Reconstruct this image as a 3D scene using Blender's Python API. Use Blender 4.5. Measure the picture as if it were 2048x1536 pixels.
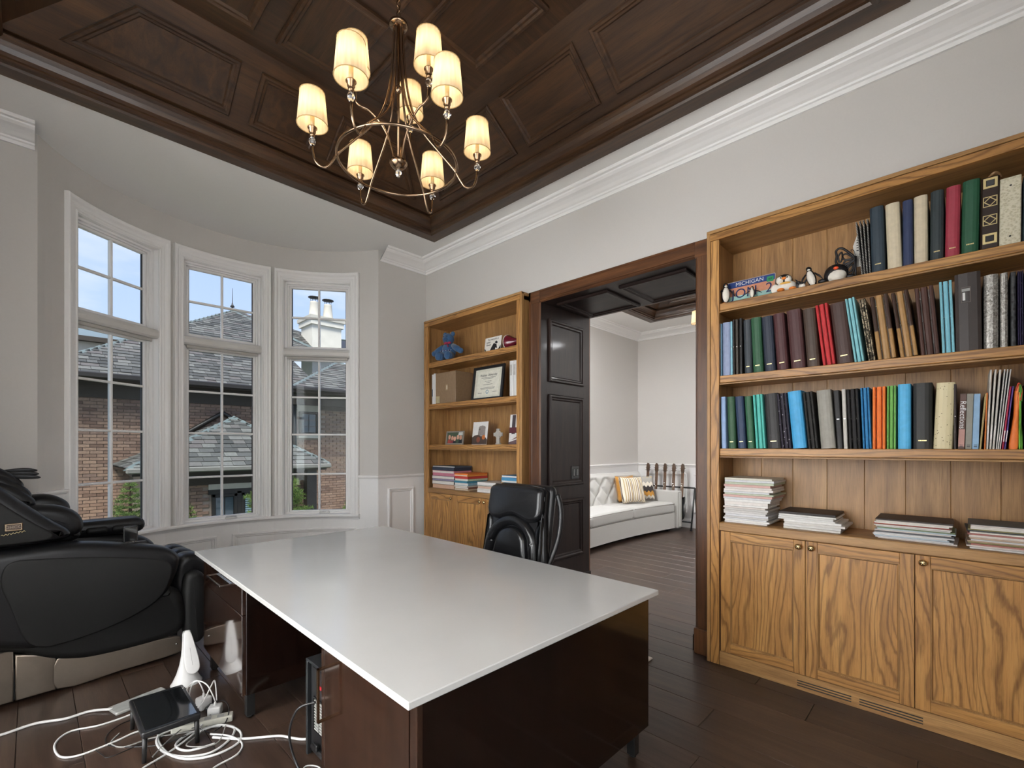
import bpy, math, random
from mathutils import Vector, Matrix
random.seed(7)
PI = math.pi
for o in list(bpy.data.objects): bpy.data.objects.remove(o)
SC = bpy.context.scene
COL = SC.collection

# ---------------------------------------------------------------- camera
cam = bpy.data.cameras.new('camera')
cam.sensor_width = 36.0
cam.lens = 930.0 * 36.0 / 2048.0
cam.shift_y = (893.0 - 768.0) / 2048.0
cam.clip_start = 0.05
cam.clip_end = 300
camo = bpy.data.objects.new('camera', cam)
COL.objects.link(camo)
camo.location = (0, 0, 1.4)
camo.rotation_euler = (PI / 2, 0, -math.radians(45.969))
SC.camera = camo

# ---------------------------------------------------------------- exposure
SC.view_settings.view_transform = 'Standard'
SC.view_settings.look = 'None'
SC.view_settings.gamma = 1.0
SC.view_settings.use_curve_mapping = False
SC.view_settings.exposure = 0.38

# ---------------------------------------------------------------- sky
SKY_STRENGTH = 0.86
w = bpy.data.worlds.new('sky')
SC.world = w
w.use_nodes = True
nt = w.node_tree
nt.nodes.clear()
out = nt.nodes.new('ShaderNodeOutputWorld')
bg = nt.nodes.new('ShaderNodeBackground')
tc = nt.nodes.new('ShaderNodeTexCoord')
sep = nt.nodes.new('ShaderNodeSeparateXYZ')
nt.links.new(tc.outputs['Generated'], sep.inputs[0])
rmp = nt.nodes.new('ShaderNodeValToRGB')
e = rmp.color_ramp.elements
e[0].position = 0.0; e[0].color = (0.66, 0.80, 1.0, 1)
e[1].position = 0.75; e[1].color = (0.30, 0.48, 1.0, 1)
nt.links.new(sep.outputs[2], rmp.inputs[0])
mp = nt.nodes.new('ShaderNodeMapping')
mp.inputs['Scale'].default_value = (1.6, 1.6, 5.0)
nt.links.new(tc.outputs['Generated'], mp.inputs[0])
nz = nt.nodes.new('ShaderNodeTexNoise')
nz.inputs['Scale'].default_value = 2.2
nz.inputs['Detail'].default_value = 9
nz.inputs['Roughness'].default_value = 0.55
nt.links.new(mp.outputs[0], nz.inputs[0])
rm2 = nt.nodes.new('ShaderNodeValToRGB')
rm2.color_ramp.elements[0].position = 0.46
rm2.color_ramp.elements[1].position = 0.80
nt.links.new(nz.outputs[0], rm2.inputs[0])
mx = nt.nodes.new('ShaderNodeMixRGB')
mx.inputs[2].default_value = (0.98, 0.98, 1.0, 1)
nt.links.new(rm2.outputs[0], mx.inputs[0])
nt.links.new(rmp.outputs[0], mx.inputs[1])
nt.links.new(mx.outputs[0], bg.inputs[0])
bg.inputs[1].default_value = SKY_STRENGTH
nt.links.new(bg.outputs[0], out.inputs[0])

# hazy sun from behind the house: lights the neighbour's front, never enters the bay
sunl = bpy.data.lights.new('sun', 'SUN')
sunl.energy = 5.2
sunl.angle = math.radians(25)
sunl.color = (1.0, 0.95, 0.88)
suno = bpy.data.objects.new('sun', sunl)
COL.objects.link(suno)
suno.rotation_euler = (math.radians(33), 0, math.radians(-42))

# ---------------------------------------------------------------- materials
def lin(c):
    return c / 12.92 if c <= 0.04045 else ((c + 0.055) / 1.055) ** 2.4
def hx(h):
    return tuple(lin(int(h[i:i + 2], 16) / 255.0) for i in (0, 2, 4))
MATS = {}
def newmat(name):
    m = bpy.data.materials.new(name)
    m.use_nodes = True
    n = m.node_tree
    n.nodes.clear()
    o = n.nodes.new('ShaderNodeOutputMaterial')
    p = n.nodes.new('ShaderNodeBsdfPrincipled')
    n.links.new(p.outputs[0], o.inputs[0])
    MATS[name] = m
    return m, n, p
def coords(n, scale=(1, 1, 1), rnd=True, rot=(0, 0, 0)):
    t = n.nodes.new('ShaderNodeTexCoord')
    v = t.outputs['Object']
    if rnd:
        oi = n.nodes.new('ShaderNodeObjectInfo')
        mul = n.nodes.new('ShaderNodeMath'); mul.operation = 'MULTIPLY'; mul.inputs[1].default_value = 37.0
        n.links.new(oi.outputs['Random'], mul.inputs[0])
        ad = n.nodes.new('ShaderNodeVectorMath'); ad.operation = 'ADD'
        n.links.new(v, ad.inputs[0]); n.links.new(mul.outputs[0], ad.inputs[1])
        v = ad.outputs[0]
    m = n.nodes.new('ShaderNodeMapping')
    m.inputs['Scale'].default_value = scale
    m.inputs['Rotation'].default_value = rot
    n.links.new(v, m.inputs[0])
    return m.outputs[0]
def ramp(n, src, stops):
    r = n.nodes.new('ShaderNodeValToRGB')
    el = r.color_ramp.elements
    while len(el) < len(stops): el.new(0.5)
    for i, (p, c) in enumerate(stops):
        el[i].position = p
        el[i].color = (c[0], c[1], c[2], 1)
    n.links.new(src, r.inputs[0])
    return r.outputs[0]
def noise(n, vec, scale, detail=4, rough=0.55, dist=0.0):
    t = n.nodes.new('ShaderNodeTexNoise')
    t.inputs['Scale'].default_value = scale
    t.inputs['Detail'].default_value = detail
    t.inputs['Roughness'].default_value = rough
    t.inputs['Distortion'].default_value = dist
    n.links.new(vec, t.inputs[0])
    return t.outputs[0]
def mixc(n, fac, a, b, mode='MIX'):
    x = n.nodes.new('ShaderNodeMixRGB'); x.blend_type = mode
    for i, s in ((0, fac), (1, a), (2, b)):
        if isinstance(s, (int, float)): x.inputs[i].default_value = s
        elif isinstance(s, tuple): x.inputs[i].default_value = (s[0], s[1], s[2], 1)
        else: n.links.new(s, x.inputs[i])
    return x.outputs[0]
def bump(n, p, src, strength=0.2, dist=0.002):
    b = n.nodes.new('ShaderNodeBump')
    b.inputs['Strength'].default_value = strength
    b.inputs['Distance'].default_value = dist
    n.links.new(src, b.inputs['Height'])
    n.links.new(b.outputs[0], p.inputs['Normal'])
def plain(name, rgb, rough=0.5, metal=0.0, var=0.08, nscale=40, bmp=0.0, coat=0.0, spec=0.5, sheen=0.0):
    """one colour with a little mottling"""
    if name in MATS: return MATS[name]
    m, n, p = newmat(name)
    v = coords(n)
    f = noise(n, v, nscale, 5)
    lo = tuple(c * (1 - var) for c in rgb); hi = tuple(min(1, c * (1 + var)) for c in rgb)
    n.links.new(ramp(n, f, [(0.3, lo), (0.7, hi)]), p.inputs['Base Color'])
    p.inputs['Roughness'].default_value = rough
    p.inputs['Metallic'].default_value = metal
    p.inputs['Coat Weight'].default_value = coat
    p.inputs['Coat Roughness'].default_value = 0.05
    p.inputs['Specular IOR Level'].default_value = spec
    p.inputs['Sheen Weight'].default_value = sheen
    if bmp: bump(n, p, f, bmp, 0.001)
    return m
def hexmat(h, rough=0.55, **k):
    return plain('tone_' + h + '_%d' % int(rough * 100), hx(h), rough, **k)
def wood(name, dark, mid, light, axis='z', rough=0.4, coat=0.0, cath=0.0, sc=1.0, spec=0.5, bmp=0.12, tone=0.0):
    """stained timber: long streaks along axis, fine pores, optional cathedral figure; tone = piece to piece variation"""
    m, n, p = newmat(name)
    al = {'x': 0, 'y': 1, 'z': 2}[axis]
    def sv(a, c):
        s = [c, c, c]; s[al] = a
        return tuple(q * sc for q in s)
    v1 = coords(n, sv(0.9, 11))
    f1 = noise(n, v1, 1.6, 7, 0.6, 0.8)
    c = ramp(n, f1, [(0.25, dark), (0.5, mid), (0.78, light)])
    if cath:
        v2 = coords(n, sv(0.55, 5.0))
        lo_ = noise(n, coords(n, sv(0.8, 3.2)), 1.0, 2, 0.5)
        vm = n.nodes.new('ShaderNodeVectorMath'); vm.operation = 'ADD'
        n.links.new(v2, vm.inputs[0]); n.links.new(lo_, vm.inputs[1])
        wv = n.nodes.new('ShaderNodeTexWave'); wv.wave_type = 'RINGS'
        wv.rings_direction = 'SPHERICAL'
        wv.inputs['Scale'].default_value = 2.6; wv.inputs['Distortion'].default_value = 5.0
        wv.inputs['Detail'].default_value = 4.0; wv.inputs['Detail Scale'].default_value = 1.6; wv.inputs['Detail Roughness'].default_value = 0.6
        n.links.new(vm.outputs[0], wv.inputs[0])
        fg = ramp(n, wv.outputs[1], [(0.0, (0.42, 0.37, 0.33)), (0.22, (0.86, 0.84, 0.82)), (0.5, (1, 1, 1)), (1.0, (1.04, 1.03, 1.02))])
        c = mixc(n, cath, c, mixc(n, 1.0, c, fg, 'MULTIPLY'))
    v3 = coords(n, sv(5, 150))
    f3 = noise(n, v3, 1.5, 3, 0.7)
    pores = ramp(n, f3, [(0.33, (0.45, 0.42, 0.4)), (0.52, (1, 1, 1))])
    c = mixc(n, 0.55, c, mixc(n, 1.0, c, pores, 'MULTIPLY'))
    if tone:
        oi = n.nodes.new('ShaderNodeObjectInfo')
        tv = ramp(n, oi.outputs['Random'], [(0.0, (1 - tone,) * 3), (1.0, (1 + tone * 0.6,) * 3)])
        c = mixc(n, 1.0, c, tv, 'MULTIPLY')
    n.links.new(c, p.inputs['Base Color'])
    p.inputs['Roughness'].default_value = rough
    p.inputs['Coat Weight'].default_value = coat
    p.inputs['Coat Roughness'].default_value = 0.08
    p.inputs['Specular IOR Level'].default_value = spec
    if bmp: bump(n, p, f3, bmp, 0.0008)
    return m

M = {}
M['wall'] = plain('wall_paint', hx('c9c5c0'), 0.75, var=0.012, nscale=90, bmp=0.02)
M['trim'] = plain('trim_paint', hx('eeecea'), 0.38, var=0.008, nscale=60)
M['ceil'] = plain('ceiling_paint', hx('ebe9e6'), 0.8, var=0.01, nscale=90)
for ax in 'xyz':
    M['tray_' + ax] = wood('stained_ceiling_oak_' + ax, hx('2a1c13'), hx('46301f'), hx('5e4229'), ax, 0.36, tone=0.12, coat=0.15)
    M['oak_' + ax] = wood('oak_' + ax, hx('84603a'), hx('a67c4c'), hx('bf955f'), ax, 0.42, cath=0.12, tone=0.10)
    M['oakbold_' + ax] = wood('flamed_oak_' + ax, hx('94683a'), hx('b58348'), hx('cc9c5c'), ax, 0.40, cath=0.8, tone=0.08)
    M['brown_' + ax] = wood('brown_oak_' + ax, hx('3c2516'), hx('5a3820'), hx('7a5130'), ax, 0.38, tone=0.08, coat=0.1)
    M['jamb_' + ax] = wood('dark_jamb_wood_' + ax, hx('181110'), hx('251a17'), hx('33241e'), ax, 0.45, tone=0.06, coat=0.05, spec=0.22)
M['walnut'] = wood('glossy_walnut_laminate', hx('1a0f0b'), hx('2e1d15'), hx('422c20'), 'z', 0.08, sc=2.0, coat=1.0, spec=0.8, bmp=0.0)
M['walnut_dark'] = wood('dark_glossy_walnut', hx('0e0806'), hx('170d09'), hx('20130e'), 'z', 0.12, sc=2.0, coat=0.35, spec=0.5, bmp=0.0)
M['plank'] = wood('floor_plank_wood', hx('2e211b'), hx('403027'), hx('544135'), 'y', 0.36, tone=0.22, coat=0.06)
M['joint'] = plain('floor_joint', hx('1e1612'), 0.7)
M['quartz'] = plain('white_quartz', hx('c6c5c2'), 0.16, var=0.02, nscale=3, coat=0.2)
M['quartz_edge'] = plain('quartz_edge_band', hx('d8d4cd'), 0.35, var=0.02)
M['leather'] = plain('black_leather', (0.007, 0.007, 0.008), 0.36, var=0.2, nscale=220, bmp=0.10, spec=0.35)
M['vinyl'] = plain('matte_black_vinyl', (0.007, 0.007, 0.007), 0.55, var=0.15, nscale=300, bmp=0.06, spec=0.3)
M['blackplastic'] = plain('black_plastic', (0.012, 0.012, 0.013), 0.3, var=0.1)
M['blackgloss'] = plain('black_gloss', (0.008, 0.009, 0.010), 0.06, var=0.1, coat=1.0)
M['blackmetal'] = plain('black_metal', (0.012, 0.012, 0.012), 0.4, var=0.1)
M['champagne'] = plain('champagne_panel', hx('8b8074'), 0.28, metal=0.75, var=0.03)
M['chrome'] = plain('chrome', (0.75, 0.74, 0.72), 0.12, metal=1.0, var=0.02)
M['bronze'] = plain('brushed_bronze', hx('9c7f62'), 0.25, metal=1.0, var=0.05)
M['antique'] = plain('antique_bronze', hx('a38a72'), 0.2, metal=1.0, var=0.05)
M['gloss_leather'] = plain('office_chair_leather', (0.009, 0.009, 0.010), 0.26, var=0.2, nscale=180, bmp=0.08)
M['brass'] = plain('aged_brass', hx('c9b184'), 0.22, metal=1.0, var=0.06)
M['whiteplastic'] = plain('white_plastic', hx('dad9d7'), 0.3, var=0.02)
M['greyplastic'] = plain('grey_plastic', hx('9a9a96'), 0.4, var=0.03)
M['paper'] = plain('paper_pages', hx('dcd8d0'), 0.8, var=0.06, nscale=25)
M['gold'] = plain('gold_stamping', hx('d8c690'), 0.3, metal=0.6, var=0.02)
M['linen'] = plain('light_grey_linen', hx('bdbbb6'), 0.9, var=0.07, nscale=260, bmp=0.15, sheen=0.3)
M['piping'] = plain('grey_piping', hx('9a968e'), 0.9, var=0.05)
M['stone'] = plain('limestone', hx('b9b4a8'), 0.8, var=0.05, nscale=8)
M['chimney'] = plain('white_chimney_stone', hx('d6d1c4'), 0.85, var=0.05, nscale=4)
M['darktrim'] = plain('dark_bronze_metal', hx('2a2724'), 0.45, var=0.08)
M['soffit'] = plain('dark_soffit', hx('3c352d'), 0.7, var=0.06)
M['mortar'] = plain('mortar', hx('9c8d80'), 0.9, var=0.08)
M['grass'] = plain('lawn', hx('4c5a30'), 0.95, var=0.35, nscale=3)
M['bark'] = plain('spruce_bark', hx('4a3a2c'), 0.9, var=0.2)
def island(name, stops, rough):
    """colour drawn per loose piece and per object"""
    m, n, p = newmat(name)
    oi = n.nodes.new('ShaderNodeObjectInfo')
    ge = n.nodes.new('ShaderNodeNewGeometry')
    ad = n.nodes.new('ShaderNodeMath'); ad.operation = 'ADD'
    n.links.new(oi.outputs['Random'], ad.inputs[0]); n.links.new(ge.outputs['Random Per Island'], ad.inputs[1])
    fr = n.nodes.new('ShaderNodeMath'); fr.operation = 'FRACT'
    n.links.new(ad.outputs[0], fr.inputs[0])
    c = ramp(n, fr.outputs[0], stops)
    f = noise(n, coords(n), 22, 5)
    c = mixc(n, 0.5, c, mixc(n, 1.0, c, ramp(n, f, [(0.3, (0.6,) * 3), (0.7, (1.25,) * 3)]), 'MULTIPLY'))
    n.links.new(c, p.inputs['Base Color'])
    p.inputs['Roughness'].default_value = rough
    return m
M['brick'] = island('tan_brick', [(0.0, hx('6f584c')), (0.35, hx('8a7060')), (0.7, hx('967c6a')), (1.0, hx('786258'))], 0.9)
M['slate'] = island('slate_shingle', [(0.0, hx('3c3c39')), (0.4, hx('535350')), (0.75, hx('6b6b66')), (1.0, hx('57514f'))], 0.75)
M['needle'] = island('spruce_needles', [(0.0, hx('48662c')), (0.5, hx('688640')), (1.0, hx('95ac58'))], 0.7)
def glassmat(name, tint=(0.97, 0.985, 0.98), refl=0.06):
    m = bpy.data.materials.new(name); m.use_nodes = True; n = m.node_tree; n.nodes.clear()
    o = n.nodes.new('ShaderNodeOutputMaterial'); mxs = n.nodes.new('ShaderNodeMixShader')
    t = n.nodes.new('ShaderNodeBsdfTransparent'); t.inputs[0].default_value = (tint[0], tint[1], tint[2], 1)
    g = n.nodes.new('ShaderNodeBsdfGlossy'); g.inputs['Roughness'].default_value = 0.01
    fr = n.nodes.new('ShaderNodeFresnel'); fr.inputs[0].default_value = 1.16
    n.links.new(fr.outputs[0], mxs.inputs[0]); n.links.new(t.outputs[0], mxs.inputs[1]); n.links.new(g.outputs[0], mxs.inputs[2])
    n.links.new(mxs.outputs[0], o.inputs[0])
    return m
M['glass'] = glassmat('window_glass')
M['picglass'] = plain('dark_window_glass', hx('33434c'), 0.08, var=0.2, nscale=2, coat=1.0)
def crystalmat():
    m, n, p = newmat('cut_crystal')
    p.inputs['Base Color'].default_value = (1, 0.98, 0.95, 1)
    p.inputs['Transmission Weight'].default_value = 1.0
    p.inputs['Roughness'].default_value = 0.0
    p.inputs['IOR'].default_value = 1.45
    return m
M['crystal'] = crystalmat()
def shademat(emit=0.0):
    m = bpy.data.materials.new('pleated_lamp_shade'); m.use_nodes = True; n = m.node_tree; n.nodes.clear()
    o = n.nodes.new('ShaderNodeOutputMaterial')
    d = n.nodes.new('ShaderNodeBsdfDiffuse'); t = n.nodes.new('ShaderNodeBsdfTranslucent'); mxs = n.nodes.new('ShaderNodeMixShader')
    f = noise(n, coords(n, (60, 60, 1)), 1.0, 2)
    c = ramp(n, f, [(0.3, hx('dccaa8')), (0.7, hx('efe0c4'))])
    n.links.new(c, d.inputs[0]); n.links.new(c, t.inputs[0]); mxs.inputs[0].default_value = 0.45
    n.links.new(d.outputs[0], mxs.inputs[1]); n.links.new(t.outputs[0], mxs.inputs[2]); n.links.new(mxs.outputs[0], o.inputs[0])
    return m
M['shade'] = shademat()
def emis(name, rgb, s):
    m = bpy.data.materials.new(name); m.use_nodes = True; n = m.node_tree; n.nodes.clear()
    o = n.nodes.new('ShaderNodeOutputMaterial'); e_ = n.nodes.new('ShaderNodeEmission')
    e_.inputs[0].default_value = (rgb[0], rgb[1], rgb[2], 1); e_.inputs[1].default_value = s
    n.links.new(e_.outputs[0], o.inputs[0])
    return m
M['bulb'] = emis('warm_bulb', (1.0, 0.80, 0.54), 36.0)

# ---------------------------------------------------------------- mesh toolkit
class G:
    def __init__(s): s.v = []; s.f = []; s.sm = []
    def add(s, vs, fs, smooth=False):
        b = len(s.v); s.v += [tuple(p) for p in vs]
        for f in fs: s.f.append(tuple(b + i for i in f)); s.sm.append(smooth)
        return s
    def box(s, x0, x1, y0, y1, z0, z1, c=0.0, tf=None):
        """box, optional chamfer c"""
        if x0 > x1: x0, x1 = x1, x0
        if y0 > y1: y0, y1 = y1, y0
        if z0 > z1: z0, z1 = z1, z0
        c = min(c, (x1 - x0) * 0.45, (y1 - y0) * 0.45, (z1 - z0) * 0.45)
        if c <= 0:
            vs = [(x, y, z) for z in (z0, z1) for y in (y0, y1) for x in (x0, x1)]
            fs = [(0, 2, 3, 1), (4, 5, 7, 6), (0, 1, 5, 4), (2, 6, 7, 3), (0, 4, 6, 2), (1, 3, 7, 5)]
        else:
            vs = []; idx = {}
            X = (x0, x1); Y = (y0, y1); Z = (z0, z1)
            for i in (0, 1):
                for j in (0, 1):
                    for k in (0, 1):
                        for a in range(3):
                            p = [X[i], Y[j], Z[k]]
                            for q, t, lo in ((0, i, X), (1, j, Y), (2, k, Z)):
                                if q != a: p[q] = lo[t] + (c if t == 0 else -c)
                            idx[(i, j, k, a)] = len(vs); vs.append(tuple(p))
            fs = []
            for a in range(3):
                o1, o2 = [q for q in range(3) if q != a]
                for t in (0, 1):
                    r = []
                    for u, w_ in ((0, 0), (1, 0), (1, 1), (0, 1)):
                        k = [0, 0, 0]; k[a] = t; k[o1] = u; k[o2] = w_
                        r.append(idx[(k[0], k[1], k[2], a)])
                    fs.append(tuple(r))
                for u in (0, 1):
                    for w_ in (0, 1):
                        r = []
                        for t, q in ((0, o1), (1, o1), (1, o2), (0, o2)):
                            k = [0, 0, 0]; k[a] = t; k[o1] = u; k[o2] = w_
                            r.append(idx[(k[0], k[1], k[2], q)])
                        fs.append(tuple(r))
            for i in (0, 1):
                for j in (0, 1):
                    for k in (0, 1):
                        fs.append(tuple(idx[(i, j, k, a)] for a in range(3)))
        if tf: vs = [tf(*p) for p in vs]
        return s.add(vs, fs)
    def quad(s, a, b, c, d): return s.add([a, b, c, d], [(0, 1, 2, 3)])
    def prism(s, poly, lo, hi, tf, smooth=False):
        """extrude 2d poly (u,v) from lo to hi; tf(u,v,h)"""
        n = len(poly)
        vs = [tf(u, v, lo) for u, v in poly] + [tf(u, v, hi) for u, v in poly]
        s.add(vs, [tuple(range(n - 1, -1, -1)), tuple(range(n, 2 * n))])
        b = len(s.v) - 2 * n
        for i in range(n):
            j = (i + 1) % n
            s.f.append((b + i, b + j, b + n + j, b + n + i)); s.sm.append(smooth)
        return s
    def lathe(s, prof, n=24, c=(0, 0, 0), tf=None, smooth=True, sx=1.0, sy=1.0):
        vs = []
        for r, z in prof:
            for i in range(n):
                a = 2 * PI * i / n
                p = (c[0] + r * math.cos(a) * sx, c[1] + r * math.sin(a) * sy, c[2] + z)
                vs.append(tf(*p) if tf else p)
        fs = []
        for k in range(len(prof) - 1):
            for i in range(n):
                j = (i + 1) % n
                fs.append((k * n + i, k * n + j, (k + 1) * n + j, (k + 1) * n + i))
        s.add(vs, fs, smooth)
        b = len(s.v) - len(vs)
        if prof[0][0] > 1e-6: s.f.append(tuple(b + i for i in range(n - 1, -1, -1))); s.sm.append(False)
        if prof[-1][0] > 1e-6:
            q = b + (len(prof) - 1) * n
            s.f.append(tuple(q + i for i in range(n))); s.sm.append(False)
        return s
    def tube(s, pts, r, n=8, closed=False, rs=None, smooth=True):
        P = [Vector(p) for p in pts]; m = len(P)
        T = []
        for i in range(m):
            if closed: t = P[(i + 1) % m] - P[i - 1]
            else: t = P[min(i + 1, m - 1)] - P[max(i - 1, 0)]
            T.append(t.normalized() if t.length > 1e-9 else Vector((0, 0, 1)))
        up = Vector((0, 0, 1)) if abs(T[0].z) < 0.9 else Vector((1, 0, 0))
        nn = (up - T[0] * up.dot(T[0])).normalized()
        vs = []
        for i in range(m):
            if i:
                nn = nn - T[i] * nn.dot(T[i])
                nn = nn.normalized() if nn.length > 1e-6 else Vector((1, 0, 0))
            b = T[i].cross(nn)
            q = rs[i] if rs else r
            for k in range(n):
                a = 2 * PI * k / n
                vs.append(P[i] + nn * (math.cos(a) * q) + b * (math.sin(a) * q))
        fs = []
        for i in range(m if closed else m - 1):
            i2 = (i + 1) % m
            for k in range(n):
                k2 = (k + 1) % n
                fs.append((i * n + k, i * n + k2, i2 * n + k2, i2 * n + k))
        b0 = len(s.v)
        s.add(vs, fs, smooth)
        if not closed:
            s.f.append(tuple(b0 + k for k in range(n - 1, -1, -1))); s.sm.append(False)
            s.f.append(tuple(b0 + (m - 1) * n + k for k in range(n))); s.sm.append(False)
        return s
    def sweep(s, path, prof, closed, tf, smooth=False, cap=True):
        """mitred moulding: path [(u,v)], prof [(offset to the left of travel, h)]; tf(u,v,h)"""
        m = len(path); vs = []
        for i in range(m):
            p = Vector((path[i][0], path[i][1]))
            def nrm(a, b):
                d = Vector((path[b][0] - path[a][0], path[b][1] - path[a][1])).normalized()
                return Vector((-d.y, d.x))
            if closed: n1, n2 = nrm((i - 1) % m, i), nrm(i, (i + 1) % m)
            else:
                n1 = nrm(i - 1, i) if i > 0 else nrm(i, i + 1)
                n2 = nrm(i, i + 1) if i < m - 1 else n1
            mi = n1 + n2
            mi = mi / max(0.15, mi.dot(n1))
            for o, h in prof:
                q = p + mi * o
                vs.append(tf(q.x, q.y, h))
        k = len(prof); fs = []
        for i in range(m if closed else m - 1):
            j = (i + 1) % m
            for a in range(k - 1):
                fs.append((i * k + a, j * k + a, j * k + a + 1, i * k + a + 1))
        b0 = len(s.v)
        s.add(vs, fs, smooth)
        if not closed and cap:
            s.f.append(tuple(b0 + a for a in range(k))); s.sm.append(False)
            s.f.append(tuple(b0 + (m - 1) * k + a for a in range(k - 1, -1, -1))); s.sm.append(False)
        return s
    def mesh(s, name):
        me = bpy.data.meshes.new(name)
        me.from_pydata(s.v, [], s.f)
        me.polygons.foreach_set('use_smooth', s.sm)
        me.update()
        return me
    def build(s, name, mat, parent=None):
        return link(name, s.mesh(name), mat, parent)
def link(name, me, mat, parent=None):
    if isinstance(mat, str): mat = M[mat]
    if mat is not None and not me.materials: me.materials.append(mat)
    o = bpy.data.objects.new(name, me)
    COL.objects.link(o)
    if parent is not None: o.parent = parent
    return o
def tag(o, label=None, cat=None, group=None, kind=None):
    if label: o['label'] = label
    if cat: o['category'] = cat
    if group: o['group'] = group
    if kind: o['kind'] = kind
    return o
def thing(name, label, cat, loc=(0, 0, 0), rz=0.0, group=None):
    o = bpy.data.objects.new(name, None)
    COL.objects.link(o)
    o.empty_display_size = 0.05
    o.location = loc; o.rotation_euler = (0, 0, rz)
    return tag(o, label, cat, group)
def struct(name, g, mat, label=None):
    o = g.build(name, mat); o['kind'] = 'structure'
    if label: o['label'] = label
    return o
def sroot(name, label, loc=(0, 0, 0), rz=0.0):
    o = bpy.data.objects.new(name, None); COL.objects.link(o)
    o.empty_display_size = 0.05
    o.location = loc; o.rotation_euler = (0, 0, rz); o['kind'] = 'structure'; o['label'] = label
    return o
def dup(root, loc, rz, label=None, group=None):
    r = root.copy(); COL.objects.link(r); r.location = loc; r.rotation_euler = (0, 0, rz)
    if label: r['label'] = label
    if group: r['group'] = group
    for ch in list(root.children):
        c = ch.copy(); COL.objects.link(c); c.parent = r
        for g_ in list(ch.children):
            d = g_.copy(); COL.objects.link(d); d.parent = c
    return r
def text(body, size, mat, parent, loc, rot, name='lettering', ext=0.0004, align='CENTER', shear=0.0, sx=1.0):
    cu = bpy.data.curves.new(name, 'FONT'); cu.body = body; cu.size = size; cu.extrude = ext
    cu.align_x = align; cu.align_y = 'CENTER'; cu.shear = shear; cu.resolution_u = 3
    t = bpy.data.objects.new(name, cu)
    me = bpy.data.meshes.new_from_object(t)
    bpy.data.objects.remove(t)
    o = link(name, me, mat, parent)
    o.location = loc; o.rotation_euler = rot; o.scale = (sx, 1, 1)
    return o
def W(x, y, z): return (x, y, z)
def rect(u0, u1, v0, v1): return [(u0, v0), (u1, v0), (u1, v1), (u0, v1)]
def arc(c, r, a0, a1, n):
    return [(c[0] + r * math.cos(math.radians(a0 + (a1 - a0) * i / n)), c[1] + r * math.sin(math.radians(a0 + (a1 - a0) * i / n))) for i in range(n + 1)]
def spline(pts, k=6, closed=False):
    """Catmull-Rom through pts"""
    P = [Vector(p) for p in pts]; m = len(P); o = []
    for i in range(m if closed else m - 1):
        if closed: a, b, c, d = P[i - 1], P[i], P[(i + 1) % m], P[(i + 2) % m]
        else: a, b, c, d = P[max(i - 1, 0)], P[i], P[i + 1], P[min(i + 2, m - 1)]
        for j in range(k):
            t = j / k
            o.append(0.5 * ((2 * b) + (c - a) * t + (2 * a - 5 * b + 4 * c - d) * t * t + (3 * b - a - 3 * c + d) * t ** 3))
    if not closed: o.append(P[-1])
    return o

# ================================================================ setting
XR, YW, XL, YB, ZC = 3.16, 4.43, -0.62, -0.44, 3.481      # room planes
BC, BR = (1.29, 3.775), 1.42                              # bay centre and radius
XF, YF = 7.9, 4.36                                        # next room
FRAME = [(0, 0), (0, 0.012), (0.006, 0.019), (0.018, 0.019), (0.026, 0.012), (0.036, 0.011), (0.044, 0.002)]
def plane_of(pts, toward):
    P = [Vector(p) for p in pts]
    Nn = (P[1] - P[0]).cross(P[2] - P[0]).normalized()
    if Nn.dot(Vector(toward) - P[0]) < 0: P = P[::-1]; Nn = -Nn
    U = (P[1] - P[0]).normalized(); V = Nn.cross(U); O = P[0]
    pl = [((p - O).dot(U), (p - O).dot(V)) for p in P]
    def tf(u, v, h): return tuple(O + U * u + V * v + Nn * h)
    return pl, tf
def panel3(parent, pts, toward, mframe, mpanel, k=1.0, plate=True, nf='panel_frame', npn='panel'):
    pl, tf = plane_of(pts, toward)
    f = G().sweep(pl, [(o * k, h * k) for o, h in FRAME], True, tf).build(nf, mframe, parent)
    if plate:
        ins = 0.04 * k
        g = G()
        c = Vector((sum(p[0] for p in pl) / len(pl), sum(p[1] for p in pl) / len(pl)))
        q = []
        m = len(pl)
        for i in range(m):
            p = Vector(pl[i]); a = Vector(pl[i - 1]); b = Vector(pl[(i + 1) % m])
            n1 = (p - a).normalized(); n1 = Vector((-n1.y, n1.x)); n2 = (b - p).normalized(); n2 = Vector((-n2.y, n2.x))
            mi = n1 + n2; mi /= max(0.2, mi.dot(n1)); q.append(tuple(p + mi * ins))
        g.prism(q, 0.0005, 0.003, tf)
        g.build(npn, mpanel, parent)
    return f

CASP = [(0, 0), (0, 0.014), (0.012, 0.018), (0.020, 0.012), (0.034, 0.012), (0.040, 0.016), (0.056, 0.016), (0.064, 0.020), (0.078, 0.034), (0.100, 0.036), (0.106, 0.030), (0.106, 0)]
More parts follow.
